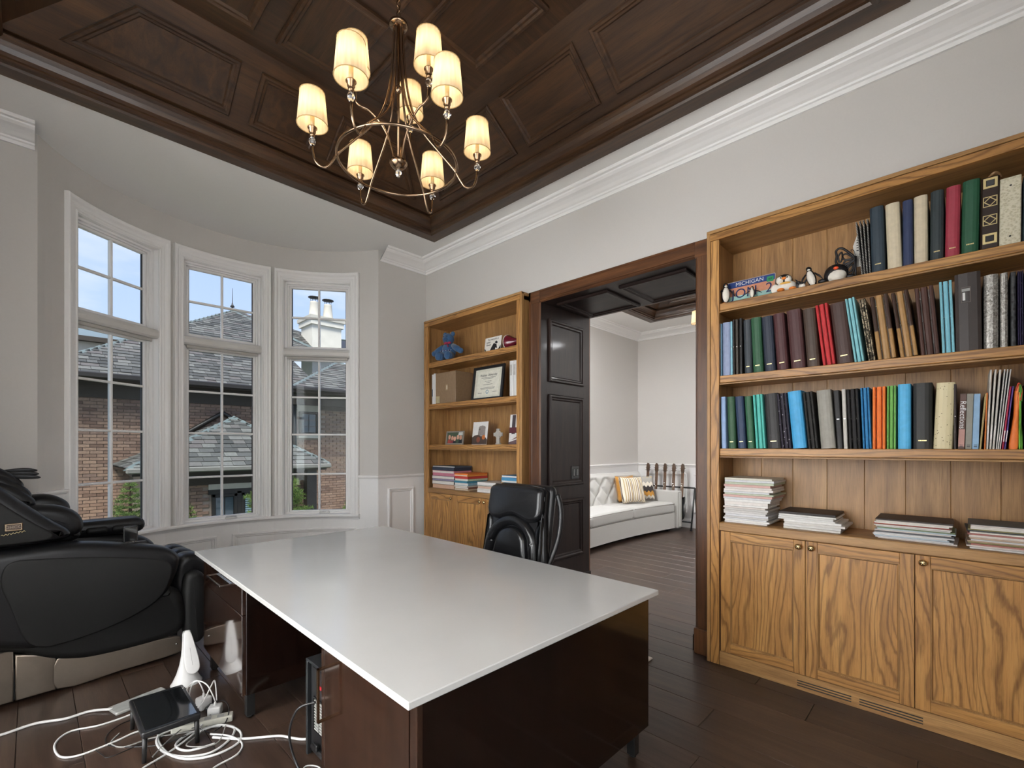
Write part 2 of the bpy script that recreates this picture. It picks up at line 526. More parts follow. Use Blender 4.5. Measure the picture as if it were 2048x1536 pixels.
# ---------- floor: dark boards running towards the bay, on through the doorway
fl = struct('floor', G().box(-4.3, 8.1, -1.1, 5.35, -0.12, -0.006), 'joint', 'dark brown hardwood floor of wide boards')
rb = random.Random(3)
pw = 0.215
x = 2.101 - 18 * pw
plank_meshes = {}
while x < 8.0:
    y = -0.7 - rb.random() * 1.2
    yend = 4.5
    if 0.03 < x + pw / 2 < 2.55: yend = BC[1] + math.sqrt(max(0, (BR + 0.05) ** 2 - max(abs(x - BC[0]), abs(x + pw - BC[0])) ** 2)) if max(abs(x - BC[0]), abs(x + pw - BC[0])) < BR else 4.5
    while y < yend:
        L = rb.choice((1.3, 1.6, 1.9, 2.2))
        y1 = min(y + L, yend)
        if y1 - y > 0.05:
            key = round(y1 - y, 3)
            if key not in plank_meshes:
                plank_meshes[key] = G().box(0.0012, pw - 0.0012, 0.0012, key - 0.0012, -0.02, 0, 0.0012).mesh('plank')
            o = link('plank', plank_meshes[key], 'plank', fl)
            o.location = (x, y, 0)
        y += L
    x += pw

# ---------- right wall block with the doorway through it
g = G()
g.box(XR, 3.9, YB, 4.6, 2.8, 3.6)
g.box(XR, 3.9, 4.345, 4.6, 0, 2.8)
g.box(3.44, 3.9, 2.80, 4.36, 0, 2.8)
g.box(3.44, 3.9, YB, 1.20, 0, 2.8)
g.box(XR, 3.9, YB, -0.40, 0, 2.8)
struct('wall_right', g, 'wall', 'warm grey wall above the bookcases and doorway')

# ---------- window wall: two flat ends and the round bay
a_r = math.degrees(math.asin((YW - BC[1]) / BR)); a_l = 180 - a_r
bx_r = BC[0] + BR * math.cos(math.radians(a_r)); bx_l = BC[0] - BR * math.cos(math.radians(a_r))
g = G()
g.box(bx_r, XR, YW, YW + 0.17, 0, 3.6)
g.box(XL - 0.15, bx_l, YW, YW + 0.17, 0, 3.6)
struct('wall_front', g, 'wall', 'flat ends of the window wall beside the bay')
WC = [124.45, 89.15, 54.1]; WH = 13.6                     # window centres, half opening in degrees
Z_SILL, Z_HEAD = 0.685, 3.14
g = G(); cuts = [a_r]
for c in reversed(WC): cuts += [c - WH, c + WH]
cuts.append(a_l)
RO = BR + 0.18
for i in range(len(cuts) - 1):
    a0, a1 = cuts[i], cuts[i + 1]
    n = max(2, int((a1 - a0) / 2.5))
    zz = [(0, Z_SILL - 0.03), (Z_HEAD, 3.6)] if i % 2 else [(0, 3.6)]
    for z0, z1 in zz:
        pin = arc(BC, BR, a0, a1, n); po = arc(BC, RO, a0, a1, n)
        vs = []
        for (p, q) in zip(pin, po):
            vs += [(p[0], p[1], z0), (p[0], p[1], z1), (q[0], q[1], z1), (q[0], q[1], z0)]
        fs = []
        for k in range(n):
            b, d = 4 * k, 4 * k + 4
            for e_ in range(4):
                fs.append((b + e_, d + e_, d + (e_ + 1) % 4, b + (e_ + 1) % 4))
        fs += [(0, 1, 2, 3), (4 * n, 4 * n + 3, 4 * n + 2, 4 * n + 1)]
        g.add(vs, fs, False)
struct('wall_bay', g, 'wall', 'curved wall of the bay around three tall windows')
# left wall: a wide cased opening to the foyer stands opposite the bookcases
OY0, OY1, OZ = 0.5, 3.0, 2.8
g = G()
g.box(XL - 0.15, XL, YB - 0.15, OY0, 0, 3.6); g.box(XL - 0.15, XL, OY1, YW + 0.17, 0, 3.6); g.box(XL - 0.15, XL, OY0, OY1, OZ, 3.6)
struct('wall_left', g, 'wall', 'grey wall behind the massage chair with an opening to the foyer')
g = G(); g.box(XL - 0.15, XR + 0.7, YB - 0.15, YB, 0, 3.6)
struct('wall_back', g, 'wall', 'grey wall behind the camera')
# glowing panes added behind the camera for fill, framed like a window
M['back_fill'] = emis('back_fill_glow', (0.96, 0.98, 1.0), 3.9)
bw_ = sroot('window_6', 'added glowing fill panel framed as a window behind the camera', (0, YB, 0))
for a_ in range(2):
    for b_ in range(3): G().box(-0.42 + a_ * 0.7, 0.24 + a_ * 0.7, 0.004, 0.012, 0.95 + b_ * 0.7, 1.61 + b_ * 0.7).build('pane', 'back_fill', bw_)
for a_ in range(3): G().box(-0.46 + a_ * 0.7, -0.42 + a_ * 0.7, 0, 0.04, 0.9, 3.05, 0.003).build('mullion', 'trim', bw_)
for b_ in range(4): G().box(-0.46, 0.98, 0, 0.035, 0.91 + b_ * 0.7, 0.95 + b_ * 0.7, 0.003).build('rail', 'trim', bw_)
g = G()
g.box(-4.35, -4.2, -0.75, 3.95, 0, 3.6); g.box(-4.2, XL - 0.15, -0.75, -0.6, 0, 3.6); g.box(-4.2, XL - 0.15, 3.8, 3.95, 0, 3.6)
struct('wall_foyer', g, 'trim', 'white foyer walls')
g = G(); g.box(-4.35, XL - 0.1, -0.75, 3.95, 3.4, 3.6)
struct('ceiling_foyer', g, 'ceil', 'white foyer ceiling')
struct('floor_foyer', G().box(-4.2, XL - 0.16, -0.6, 3.8, 0.0, 0.004), plain('pale_bounce_floor', hx('e4e0d8'), 0.2, var=0.03, nscale=3), 'pale foyer floor added to bounce light')  # unseen floor sheet, kept pale so light bounces through the opening
dl = sroot('door_2', 'white cased opening to the foyer')
G().sweep([(OY0, 0), (OY0, OZ), (OY1, OZ), (OY1, 0)], CASP, False, lambda u, v, h: (XL + h, u, v)).build('casing', 'trim', dl)
# three added uplights, out of view in the foyer, for bounced fill light
FOYER_POWER = 120.0
M['fill_emitter2'] = emis('next_room_fill_emitter', (0.97, 0.98, 1.0), 210.0)
M['fill_emitter'] = emis('uplight_fill_emitter', (0.95, 0.975, 1.0), FOYER_POWER)
for k, y_ in enumerate((0.4, 1.6, 2.8)):
    t = thing('fill_uplight', 'added metal bowl uplight, unseen in the foyer, %s' % ('nearest the camera end', 'middle one', 'nearest the bay end')[k], 'lamp', (-2.3, y_, 2.75), 0, 'added foyer uplights')
    G().lathe([(0.0, 0.0), (0.18, 0.02), (0.32, 0.09), (0.38, 0.18), (0.37, 0.18), (0.31, 0.10), (0.17, 0.035), (0.0, 0.02)], 28).build('bowl', 'chrome', t)
    G().lathe([(0.0, 0.098), (0.29, 0.098), (0.29, 0.104), (0.0, 0.104)], 24).build('fill_emitter', 'fill_emitter', t)
    for q in range(3):
        a_ = q * 2 * PI / 3
        G().tube([(0.36 * math.cos(a_), 0.36 * math.sin(a_), 0.17), (0.0, 0.0, 0.65)], 0.004, 6).build('suspension_rod', 'chrome', t)
# added main fill light: glowing panel built as a tall foyer window
FOYER_FILL = 9.0
M['frosted'] = emis('foyer_fill_glow', (0.96, 0.98, 1.0), FOYER_FILL)
fw_ = sroot('window_5', 'added glowing fill panel framed as a tall foyer window', (-4.2, 0, 0))
for a_ in range(4):
    for b_ in range(3):
        y0 = -0.2 + a_ * 0.9; z0 = 0.35 + b_ * 0.9
        G().box(0.004, 0.012, y0 + 0.03, y0 + 0.87, z0 + 0.03, z0 + 0.87).build('pane', 'frosted', fw_)
for a_ in range(5): G().box(0, 0.05, -0.23 + a_ * 0.9, -0.17 + a_ * 0.9, 0.3, 3.1, 0.004).build('mullion', 'trim', fw_)
for b_ in range(4): G().box(0, 0.045, -0.23, 3.43, 0.32 + b_ * 0.9, 0.38 + b_ * 0.9, 0.004).build('rail', 'trim', fw_)
# painted dado below the rail
def curve_frame(a0, a1, z0, z1, name, parent):
    n = 16
    R0 = BR
    path = [(math.radians(a0 + (a1 - a0) * i / n) * R0, z0) for i in range(n + 1)] + [(math.radians(a1 - (a1 - a0) * i / n) * R0, z1) for i in range(n + 1)]
    def tf(u, v, h):
        a = u / R0
        return (BC[0] + (R0 - h) * math.cos(a), BC[1] + (R0 - h) * math.sin(a), v)
    return G().sweep(path, [(o, h + 0.004) for o, h in FRAME], True, tf).build(name, 'trim', parent)
da = sroot('trim_1', 'white painted dado panelling of the bay')
def skin(a0, a1, z0, z1, t, name, parent, mat='trim', n=20):
    pin = arc(BC, BR - t, a0, a1, n); po = arc(BC, BR + 0.01, a0, a1, n); vs = []
    for p, q in zip(pin, po): vs += [(p[0], p[1], z0), (p[0], p[1], z1), (q[0], q[1], z1), (q[0], q[1], z0)]
    fs = []
    for k in range(n):
        b, d = 4 * k, 4 * k + 4
        for e_ in range(4): fs.append((b + e_, d + e_, d + (e_ + 1) % 4, b + (e_ + 1) % 4))
    fs += [(0, 1, 2, 3), (4 * n, 4 * n + 3, 4 * n + 2, 4 * n + 1)]
    return G().add(vs, fs, False).build(name, mat, parent)
skin(a_r, a_l, 0, Z_SILL - 0.032, 0.006, 'dado_board', da)
skin(a_r, 37.3, Z_SILL - 0.032, 1.05, 0.006, 'dado_board', da, n=4)
skin(141.0, a_l, Z_SILL - 0.032, 1.05, 0.006, 'dado_board', da, n=4)
curve_frame(38.0, 86.3, 0.24, 0.535, 'panel_frame', da)
curve_frame(91.7, 140.5, 0.24, 0.535, 'panel_frame', da)
G().box(bx_r, XR, YW - 0.006, YW, 0, 1.05).build('dado_board', 'trim', da)
G().box(XL, bx_l, YW - 0.006, YW, 0, 1.05).build('dado_board', 'trim', da)
panel3(da, [(2.66, YW - 0.006, 0.24), (2.985, YW - 0.006, 0.24), (2.985, YW - 0.006, 0.95), (2.66, YW - 0.006, 0.95)], (2.8, 0, 1), 'trim', 'trim', plate=False)
panel3(da, [(XL + 0.12, YW - 0.006, 0.24), (bx_l - 0.12, YW - 0.006, 0.24), (bx_l - 0.12, YW - 0.006, 0.95), (XL + 0.12, YW - 0.006, 0.95)], (0, 0, 1), 'trim', 'trim', plate=False)
RAILP = [(0, 1.045), (0.012, 1.045), (0.014, 1.06), (0.026, 1.068), (0.032, 1.08), (0.032, 1.092), (0.0, 1.094)]
def tfz(u, v, h): return (u, v, h)
dr = [(XR, 4.36), (XR, YW)]
arc_r = arc(BC, BR, a_r, 37.3, 6)
arc_l = arc(BC, BR, 141.0, a_l, 6)
G().sweep([(XR, YW), (bx_r, YW)] + arc_r[1:], RAILP, False, tfz).build('chair_rail', 'trim', da)
G().sweep(arc_l + [(bx_l, YW), (XL, YW)][1:], RAILP, False, tfz).build('chair_rail', 'trim', da)
BASEP = [(0, 0), (0.018, 0), (0.018, 0.13), (0.012, 0.15), (0.006, 0.165), (0, 0.17)]
bb = G().sweep([(XR, YW), (bx_r, YW)] + arc(BC, BR - 0.006, a_r, a_l, 30) + [(bx_l, YW), (XL, YW), (XL, OY1 + 0.11)], BASEP, False, tfz)
struct('baseboard_front', bb, 'trim', 'white baseboard round the bay')
# sill board that runs round the bay
pth = arc(BC, BR, 35.9, 142.6, 40)
sl = G().sweep(pth, [(-0.17, Z_SILL - 0.03), (0.055, Z_SILL - 0.03), (0.062, Z_SILL - 0.022), (0.062, Z_SILL - 0.008), (0.055, Z_SILL), (-0.17, Z_SILL)], False, tfz)
sl.sweep(pth, [(0.0, Z_SILL - 0.055), (0.02, Z_SILL - 0.055), (0.028, Z_SILL - 0.03), (0.0, Z_SILL - 0.03)], False, tfz)
struct('trim_2', sl, 'trim', 'curved white sill board under the three bay windows')

# ---------- the three bay windows
def bay_window(idx, ac):
    """local frame: x along the chord left to right seen from inside, y outward, z up"""
    a0, a1 = math.radians(ac + WH), math.radians(ac - WH)
    p0 = Vector((BC[0] + BR * math.cos(a0), BC[1] + BR * math.sin(a0))); p1 = Vector((BC[0] + BR * math.cos(a1), BC[1] + BR * math.sin(a1)))
    d = (p1 - p0); L = d.length; ang = math.atan2(d.y, d.x)
    names = ['left', 'middle', 'right']
    r = sroot('window_%d' % idx, 'tall white casement window with grid panes, %s one of the bay' % names[idx - 1], (p0.x, p0.y, 0), ang)
    def loc(x_, y_, z_):
        q = Vector((x_ - p0.x, y_ - p0.y)); c, s_ = math.cos(-ang), math.sin(-ang)
        return (q.x * c - q.y * s_, q.x * s_ + q.y * c, z_)
    # casing: straight legs up the wall, curved head, all following the round wall
    for side in (0, 1):
        aa = ac + WH if side == 0 else ac - WH
        sg = 1 if side == 0 else -1
        if (idx == 1 and side == 0) or (idx == 3 and side == 1): cw = 1.0
        else: cw = 0.78
        vs = []; k = len(CASP)
        for z_ in (Z_SILL, Z_HEAD + 0.106 * 1.0):
            for o, h in CASP:
                zz = z_
                if z_ > 2: zz = Z_HEAD + o
                a_ = math.radians(aa + sg * math.degrees(o * cw / BR))
                vs.append(loc(BC[0] + (BR - h) * math.cos(a_), BC[1] + (BR - h) * math.sin(a_), zz))
        G().add(vs, [(i, i + 1, k + i + 1, k + i) for i in range(k - 1)]).build('casing_leg', 'trim', r)
    n = 14; vs = []; k = len(CASP)
    for i in range(n + 1):
        for o, h in CASP:
            cl = 1.0 if idx == 1 else 0.78; cr_ = 1.0 if idx == 3 else 0.78
            al_ = ac + WH + math.degrees(o * cl / BR); ar_ = ac - WH - math.degrees(o * cr_ / BR)
            a_ = math.radians(al_ + (ar_ - al_) * i / n)
            vs.append(loc(BC[0] + (BR - h) * math.cos(a_), BC[1] + (BR - h) * math.sin(a_), Z_HEAD + o))
    G().add(vs, [(i * k + j, (i + 1) * k + j, (i + 1) * k + j + 1, i * k + j + 1) for i in range(n) for j in range(k - 1)]).build('casing_head', 'trim', r)
    # jamb lining, splayed a little
    g = G()
    J = 0.17
    g.box(-0.02, 0.004, 0.0, J, Z_SILL, Z_HEAD); g.box(L - 0.004, L + 0.02, 0.0, J, Z_SILL, Z_HEAD)
    g.build('jamb_lining', 'trim', r)
    m = G(); pl = []
    for i in range(n + 1):
        a_ = math.radians(ac + WH - 2 * WH * i / n); q = loc(BC[0] + BR * math.cos(a_), BC[1] + BR * math.sin(a_), 0); pl.append((q[0], q[1]))
    pl += [(L, J), (0, J)]
    m.prism(pl, Z_HEAD - 0.004, Z_HEAD + 0.03, W)
    m.build('head_lining', 'trim', r)
    # stops, stepped towards the sash
    g = G()
    for o, y0, y1 in ((0.022, 0.05, 0.14), (0.036, 0.075, 0.14)):
        g.box(0.0, o, y0, y1, Z_SILL, Z_HEAD, 0.002); g.box(L - o, L, y0, y1, Z_SILL, Z_HEAD, 0.002); g.box(0, L, y0, y1, Z_HEAD - o, Z_HEAD, 0.002)
    g.box(0.0, L, 0.05, 0.14, Z_SILL, Z_SILL + 0.02, 0.002)
    g.build('stop_moulding', 'trim', r)
    zm0, zm1 = 2.335, 2.445                       # transom between the sashes
    G().box(0.03, L - 0.03, 0.07, 0.14, zm0, zm1, 0.003).build('transom', 'trim', r)
    def sash(z0, z1, rows, nm):
        s0, s1 = 0.036, L - 0.036
        t = 0.022
        fr = G()
        fr.box(s0, s0 + t, 0.085, 0.125, z0, z1, 0.004); fr.box(s1 - t, s1, 0.085, 0.125, z0, z1, 0.004)
        fr.box(s0, s1, 0.085, 0.125, z0, z0 + t, 0.004); fr.box(s0, s1, 0.085, 0.125, z1 - t, z1, 0.004)
        f = fr.build(nm, 'trim', r)
        gx = G().box(s0 + t, s0 + t + 0.006, 0.105, 0.12, z0 + t, z1 - t); gx.box(s1 - t - 0.006, s1 - t, 0.105, 0.12, z0 + t, z1 - t)
        gx.build('weather_seal', 'darktrim', f)
        A, B = s0 + t, s1 - t; mid = (A + B) / 2
        zb = [z0 + t] + list(rows) + [z1 - t]
        G().box(mid - 0.0095, mid + 0.0095, 0.088, 0.122, zb[0], zb[-1], 0.004).build('muntin', 'trim', f)
        for zz in rows: G().box(A, B, 0.0885, 0.1215, zz - 0.0095, zz + 0.0095, 0.004).build('muntin', 'trim', f)
        for i in range(len(zb) - 1):
            for (u0, u1) in ((A, mid), (mid, B)):
                G().box(u0, u1, 0.104, 0.107, zb[i], zb[i + 1]).build('pane', 'glass', f)
    sash(zm1, Z_HEAD - 0.036, (2.775,), 'upper_sash')
    sash(Z_SILL + 0.012, zm0, (1.925, 1.528, 1.105), 'lower_sash')
    # crank operator
    cm = L * 0.60
    cr = G().box(cm - 0.055, cm + 0.055, 0.035, 0.075, Z_SILL, Z_SILL + 0.02, 0.008).build('crank_housing', 'whiteplastic', r)
    G().tube([(cm - 0.045, 0.045, Z_SILL + 0.024), (cm, 0.04, Z_SILL + 0.03), (cm + 0.045, 0.045, Z_SILL + 0.024)], 0.006, 8).build('crank_handle', 'whiteplastic', cr)
    # roller blind cassette: a thing of its own
    b = thing('roller_blind', 'white roller blind cassette across the %s bay window' % names[idx - 1], 'blind', (p0.x, p0.y, 2.35), ang, 'roller blinds in the bay')
    prof = [(0.0, 0.0), (0.045, 0.0), (0.062, 0.014), (0.066, 0.045), (0.055, 0.072), (0.035, 0.082), (0.0, 0.082)]
    G().prism(prof, 0.012, L - 0.012, lambda u, v, h: (h, 0.055 - u, v)).build('cassette', plain('blind_cassette', hx('d0cdc8'), 0.5, var=0.01), b)
    for e0, e1 in ((0.004, 0.012), (L - 0.012, L - 0.004)):
        G().prism([(u * 1.03, v * 1.02) for u, v in prof], e0, e1, lambda u, v, h: (h, 0.056 - u, v)).build('end_cap', 'whiteplastic', b)
    G().box(0.03, L - 0.03, 0.030, 0.048, -0.028, 0.0, 0.004).build('bottom_bar', plain('blind_bar', hx('b4b0aa'), 0.6, var=0.02), b)
for i, a_ in enumerate(WC): bay_window(i + 1, a_)

# ---------- white ceiling with the wooden tray let into it
TX0, TX1, TY0, TY1 = -0.31, 2.84, 0.17, 3.84
g = G()
g.box(XL - 0.2, TX0, -0.6, 5.4, ZC, 3.62); g.box(TX1, XR + 0.02, -0.6, 5.4, ZC, 3.62)
g.box(TX0, TX1, TY1, 5.4, ZC, 3.62); g.box(TX0, TX1, -0.6, TY0, ZC, 3.62)
struct('ceiling', g, 'ceil', 'white ceiling border round the wooden tray')
def tray(name, label, x0, x1, y0, y1, zc, cols, rows, near_only=None):
    r = sroot(name, label)
    rc = [(x0, y0), (x1, y0), (x1, y1), (x0, y1)]
    for i in range(4):                                  # flat trim boards, one per side, mitred
        a, b = rc[i], rc[(i + 1) % 4]
        ins = [(x0 + 0.135, y0 + 0.135), (x1 - 0.135, y0 + 0.135), (x1 - 0.135, y1 - 0.135), (x0 + 0.135, y1 - 0.135)]
        ax = 'x' if i % 2 == 0 else 'y'
        G().prism([a, b, ins[(i + 1) % 4], ins[i]], zc - 0.014, zc + 0.01, W).build('border_board', 'tray_' + ax, r)
        # crown: stepped and hollow, rising to the sloping sides
        pr = [(0.100, zc - 0.014), (0.112, zc - 0.030), (0.128, zc - 0.030), (0.136, zc - 0.018), (0.150, zc - 0.014), (0.152, zc + 0.004), (0.163, zc + 0.008),
              (0.166, zc + 0.028), (0.176, zc + 0.052), (0.190, zc + 0.074), (0.206, zc + 0.088), (0.208, zc + 0.100), (0.200, zc + 0.112), (0.180, zc + 0.119)]
        vs = []
        for (cx_, cy_) in (a, b):
            sx_ = 1 if cx_ == x0 else -1; sy_ = 1 if cy_ == y0 else -1
            for o, z in pr: vs.append((cx_ + sx_ * o, cy_ + sy_ * o, z))
        k = len(pr)
        G().add(vs, [(j, k + j, k + j + 1, j + 1) for j in range(k - 1)]).build('crown_moulding', 'tray_' + ax, r)
    zt = zc + 0.429
    ox, oy = 0.668, 0.643
    bo = [(x0 + 0.183, y0 + 0.21), (x1 - 0.183, y0 + 0.21), (x1 - 0.183, y1 - 0.21), (x0 + 0.183, y1 - 0.21)]
    to = [(x0 + ox, y0 + oy), (x1 - ox, y0 + oy), (x1 - ox, y1 - oy), (x0 + ox, y1 - oy)]
    zb = zc + 0.119
    g = G(); g.box(x0, x1, y0, y0 + 0.215, zb, zb + 0.05); g.box(x0, x1, y1 - 0.215, y1, zb, zb + 0.05); g.box(x0, x0 + 0.187, y0, y1, zb, zb + 0.05); g.box(x1 - 0.187, x1, y0, y1, zb, zb + 0.05)
    g.build('backing_board', 'tray_x', r)
    for i in range(4):
        j = (i + 1) % 4; ax = 'x' if i % 2 == 0 else 'y'
        g = G()
        A, B = (*bo[i], zb), (*bo[j], zb); Cc, D = (*to[j], zt), (*to[i], zt)
        up = 0.06
        g.add([A, B, Cc, D, (A[0], A[1], A[2] + up), (B[0], B[1], B[2] + up), (Cc[0], Cc[1], Cc[2] + up), (D[0], D[1], D[2] + up)],
              [(0, 1, 2, 3), (7, 6, 5, 4), (0, 4, 5, 1), (1, 5, 6, 2), (2, 6, 7, 3), (3, 7, 4, 0)])
        g.build('sloping_side', 'tray_' + ax, r)
    G().box(to[0][0] - 0.03, to[2][0] + 0.03, to[0][1] - 0.03, to[2][1] + 0.03, zt, zt + 0.06).build('flat_top', 'tray_x', r)
    cx, cy = (x0 + x1) / 2, (y0 + y1) / 2
    dn = (cx, cy, zc - 2)
    for (u0, u1) in cols:
        for (v0, v1) in rows:
            panel3(r, [(u0, v0, zt), (u1, v0, zt), (u1, v1, zt), (u0, v1, zt)], dn, 'tray_x', 'tray_y', 1.25)
    # panels of the slopes
    def sp(axis, side, t0, t1, b0, b1, mf, mp_):
        lo, hi = 0.14, 0.80
        pts = []
        for (q, t) in ((b0, lo), (b1, lo), (t1, hi), (t0, hi)):
            if axis == 'y':      # slope on an x side
                xa = bo[1][0] if side > 0 else bo[0][0]; xb_ = to[1][0] if side > 0 else to[0][0]
                pts.append((xa + (xb_ - xa) * t, q, zb + (zt - zb) * t))
            else:
                ya = bo[2][1] if side > 0 else bo[0][1]; yb_ = to[2][1] if side > 0 else to[0][1]
                pts.append((q, ya + (yb_ - ya) * t, zb + (zt - zb) * t))
        panel3(r, pts, dn, mf, mp_, 1.15)
    for side in (1, -1):
        for k, (v0, v1) in enumerate(rows):
            t0, t1, b0, b1 = v0, v1, v0, v1
            if k == 0: t0, b0 = v0 - 0.03, v0 - 0.36
            if k == len(rows) - 1: t1, b1 = v1 + 0.03, v1 + 0.36
            sp('y', side, t0, t1, b0, b1, 'tray_y', 'tray_y')
        for k, (u0, u1) in enumerate(cols):
            t0, t1, b0, b1 = u0, u1, u0, u1
            if k == 0: t0, b0 = u0 - 0.07, u0 - 0.37
            if k == len(cols) - 1: t1, b1 = u1 + 0.07, u1 + 0.37
            sp('x', side, t0, t1, b0, b1, 'tray_x', 'tray_y')
    return r
tray('trim_3', 'dark stained oak tray ceiling with raised panel frames', TX0, TX1, TY0, TY1, ZC,
     [(0.475, 0.93), (1.05, 1.48), (1.60, 2.055)], [(0.96, 1.57), (1.69, 2.32), (2.44, 3.05)])
CROWN = [(0, 3.364), (0.014, 3.364), (0.018, 3.384), (0.030, 3.388), (0.034, 3.398), (0.050, 3.404), (0.072, 3.418), (0.102, 3.432), (0.128, 3.440), (0.146, 3.452), (0.150, 3.460), (0.172, 3.462), (0.178, 3.470), (0.178, ZC)]
cr = G().sweep([(bx_l - 0.012, YW), (XL, YW), (XL, YB), (XR, YB), (XR, YW), (bx_r + 0.012, YW)], CROWN, False, tfz)
struct('trim_4', cr, 'trim', 'white crown moulding at the top of the walls')

struct('roof', G().box(-4.4, 8.2, -1.2, 5.5, 4.15, 4.3), 'ceil', 'added unseen slab above the ceilings that keeps sky light out')  # slab added out of view to block sky light over the rooms
# ---------- doorway between the bookcases
dw = sroot('door_1', 'wide cased doorway lined in dark wood panels')
YA, YZ = 2.696, 1.307                                   # left and right jamb faces
cas = [(0, 0), (0.012, 0.012), (0.018, 0.012), (0.022, 0.018), (0.088, 0.018), (0.094, 0.024), (0.106, 0.024), (0.110, 0.0)]
def tfx(u, v, h): return (XR - h, u, v)
G().sweep([(YZ, 0.17), (YZ, 2.684)], [(o, h) for o, h in cas], False, tfx).build('casing_leg', 'brown_z', dw)
G().sweep([(YA, 2.684), (YA, 0.17)], [(o, h) for o, h in cas], False, tfx).build('casing_leg', 'brown_z', dw)
G().sweep([(YZ, 2.684), (YA, 2.684)], [(o, h) for o, h in cas], False, tfx).build('casing_head', 'brown_y', dw)
# mitre blocks where leg and head meet
for yy0, yy1 in ((YZ - 0.11, YZ), (YA, YA + 0.11)):
    G().box(XR - 0.018, XR, yy0, yy1, 2.684, 2.79, 0.002).build('casing_corner', 'brown_y', dw)
    G().box(XR - 0.034, XR, yy0 - (0.0), yy1, 0.0, 0.17, 0.004).build('plinth_block', 'brown_z', dw)
G().box(XR, 3.905, YA, YA + 0.02, 0, 2.69).build('jamb', 'jamb_z', dw)
G().box(XR, 3.905, YZ - 0.02, YZ, 0, 2.69).build('jamb', 'jamb_z', dw)
G().box(XR, 3.905, YZ - 0.02, YA + 0.02, 2.69, 2.72).build('soffit', 'jamb_y', dw)
g = G(); g.box(XR, 3.9, YA + 0.02, 2.84, 0, 2.8); g.box(XR, 3.9, 1.19, YZ - 0.02, 0, 2.8); g.box(XR, 3.9, 1.19, 2.84, 2.72, 2.8)
g.build('rough_frame', 'brown_z', dw)
for z0, z1 in ((1.99, 2.56), (1.03, 1.875), (0.345, 0.90)):
    panel3(dw, [(3.262, YA, z0), (3.79, YA, z0), (3.79, YA, z1), (3.262, YA, z1)], (3.5, 0, 1), 'jamb_z', 'jamb_z', 1.2)
    panel3(dw, [(3.262, YZ, z0), (3.79, YZ, z0), (3.79, YZ, z1), (3.262, YZ, z1)], (3.5, 3, 1), 'jamb_z', 'jamb_z', 1.2)
for v0, v1 in ((2.09, 2.62), (1.43, 1.985)):
    panel3(dw, [(3.29, v0, 2.69), (3.84, v0, 2.69), (3.84, v1, 2.69), (3.29, v1, 2.69)], (3.5, 2, 0), 'jamb_y', 'jamb_y', 1.2)
for y_, s_ in ((YA, 1), (YZ, -1)):
    g = G(); y1 = y_ - s_ * 0.024
    g.box(XR + 0.002, 3.925, y_, y_ - s_ * 0.022, 0, 0.11, 0.002); g.box(XR + 0.002, 3.92, y_, y_ - s_ * 0.016, 0.11, 0.15, 0.005)
    g.build('baseboard', 'jamb_x', dw)
g = G(); g.box(3.905, 3.925, YA, YA + 0.11, 0.0, 2.8, 0.003); g.box(3.905, 3.925, YZ - 0.11, YZ, 0.0, 2.8, 0.003); g.box(3.905, 3.925, YZ, YA, 2.69, 2.8, 0.003)
g.build('casing_far_side', 'brown_z', dw)
# light switch on the left jamb
sw = thing('light_switch', 'dark two-gang light switch on the doorway panel', 'switch', (3.66, YA - 0.003, 1.15))
G().box(-0.058, 0.058, -0.008, 0.003, -0.062, 0.062, 0.003).build('cover_plate', 'blackplastic', sw)
for q in (-0.025, 0.025):
    G().box(q - 0.016, q + 0.016, -0.013, -0.006, -0.034, 0.034, 0.002).build('rocker', 'blackgloss', sw)

# ---------- the next room
g = G(); g.box(XF, XF + 0.15, -1.0, YF + 0.3, 0, 3.6)
struct('wall_far', g, 'wall', 'pale wall behind the guitars')
g = G()
WX0, WX1 = 4.55, 5.98                                     # its window opening
g.box(3.9, WX0, YF, YF + 0.2, 0, 3.6); g.box(WX1, XF + 0.1, YF, YF + 0.2, 0, 3.6)
g.box(WX0, WX1, YF, YF + 0.2, 3.14, 3.6); g.box(WX0, WX1, YF, YF + 0.2, 0, 0.7)
struct('wall_window_side', g, 'wall', 'pale wall with a tall window behind the sofa')
g = G(); g.box(3.9, XF + 0.1, -1.15, -1.0, 0, 3.6)
struct('wall_near', g, 'wall', 'near wall of the next room')
g = G()
FX0, FX1, FY0, FY1 = 4.55, 7.2, 0.05, 3.74
g.box(3.88, FX0, -1.1, YF + 0.1, ZC, 3.62); g.box(FX1, XF + 0.1, -1.1, YF + 0.1, ZC, 3.62)
g.box(FX0, FX1, FY1, YF + 0.1, ZC, 3.62); g.box(FX0, FX1, -1.1, FY0, ZC, 3.62)
c2 = struct('ceiling_next_room', g, 'ceil', 'white ceiling of the next room')
tray('trim_5', 'dark wooden tray ceiling of the next room', FX0, FX1, FY0, FY1, ZC, [(5.34, 5.80), (5.94, 6.40)], [(0.85, 1.45), (1.60, 2.20), (2.35, 2.95)])
cr = G().sweep([(3.9, -1.0), (XF, -1.0), (XF, YF), (3.9, YF), (3.9, 2.9)], CROWN, False, tfz)
struct('trim_6', cr, 'trim', 'white crown moulding of the next room')
t7 = sroot('trim_7', 'white dado of the next room')
G().box(XF - 0.006, XF, -1.0, YF, 0, 1.04).build('dado_board', 'trim', t7)
G().box(WX1 + 0.12, XF, YF - 0.006, YF, 0, 1.04).build('dado_board', 'trim', t7)
G().sweep([(XF, -1.0), (XF, YF), (WX1 + 0.12, YF)], RAILP, False, tfz).build('chair_rail', 'trim', t7)
G().sweep([(XF, -1.0), (XF, YF), (3.93, YF)], BASEP, False, tfz).build('baseboard', 'trim', t7)
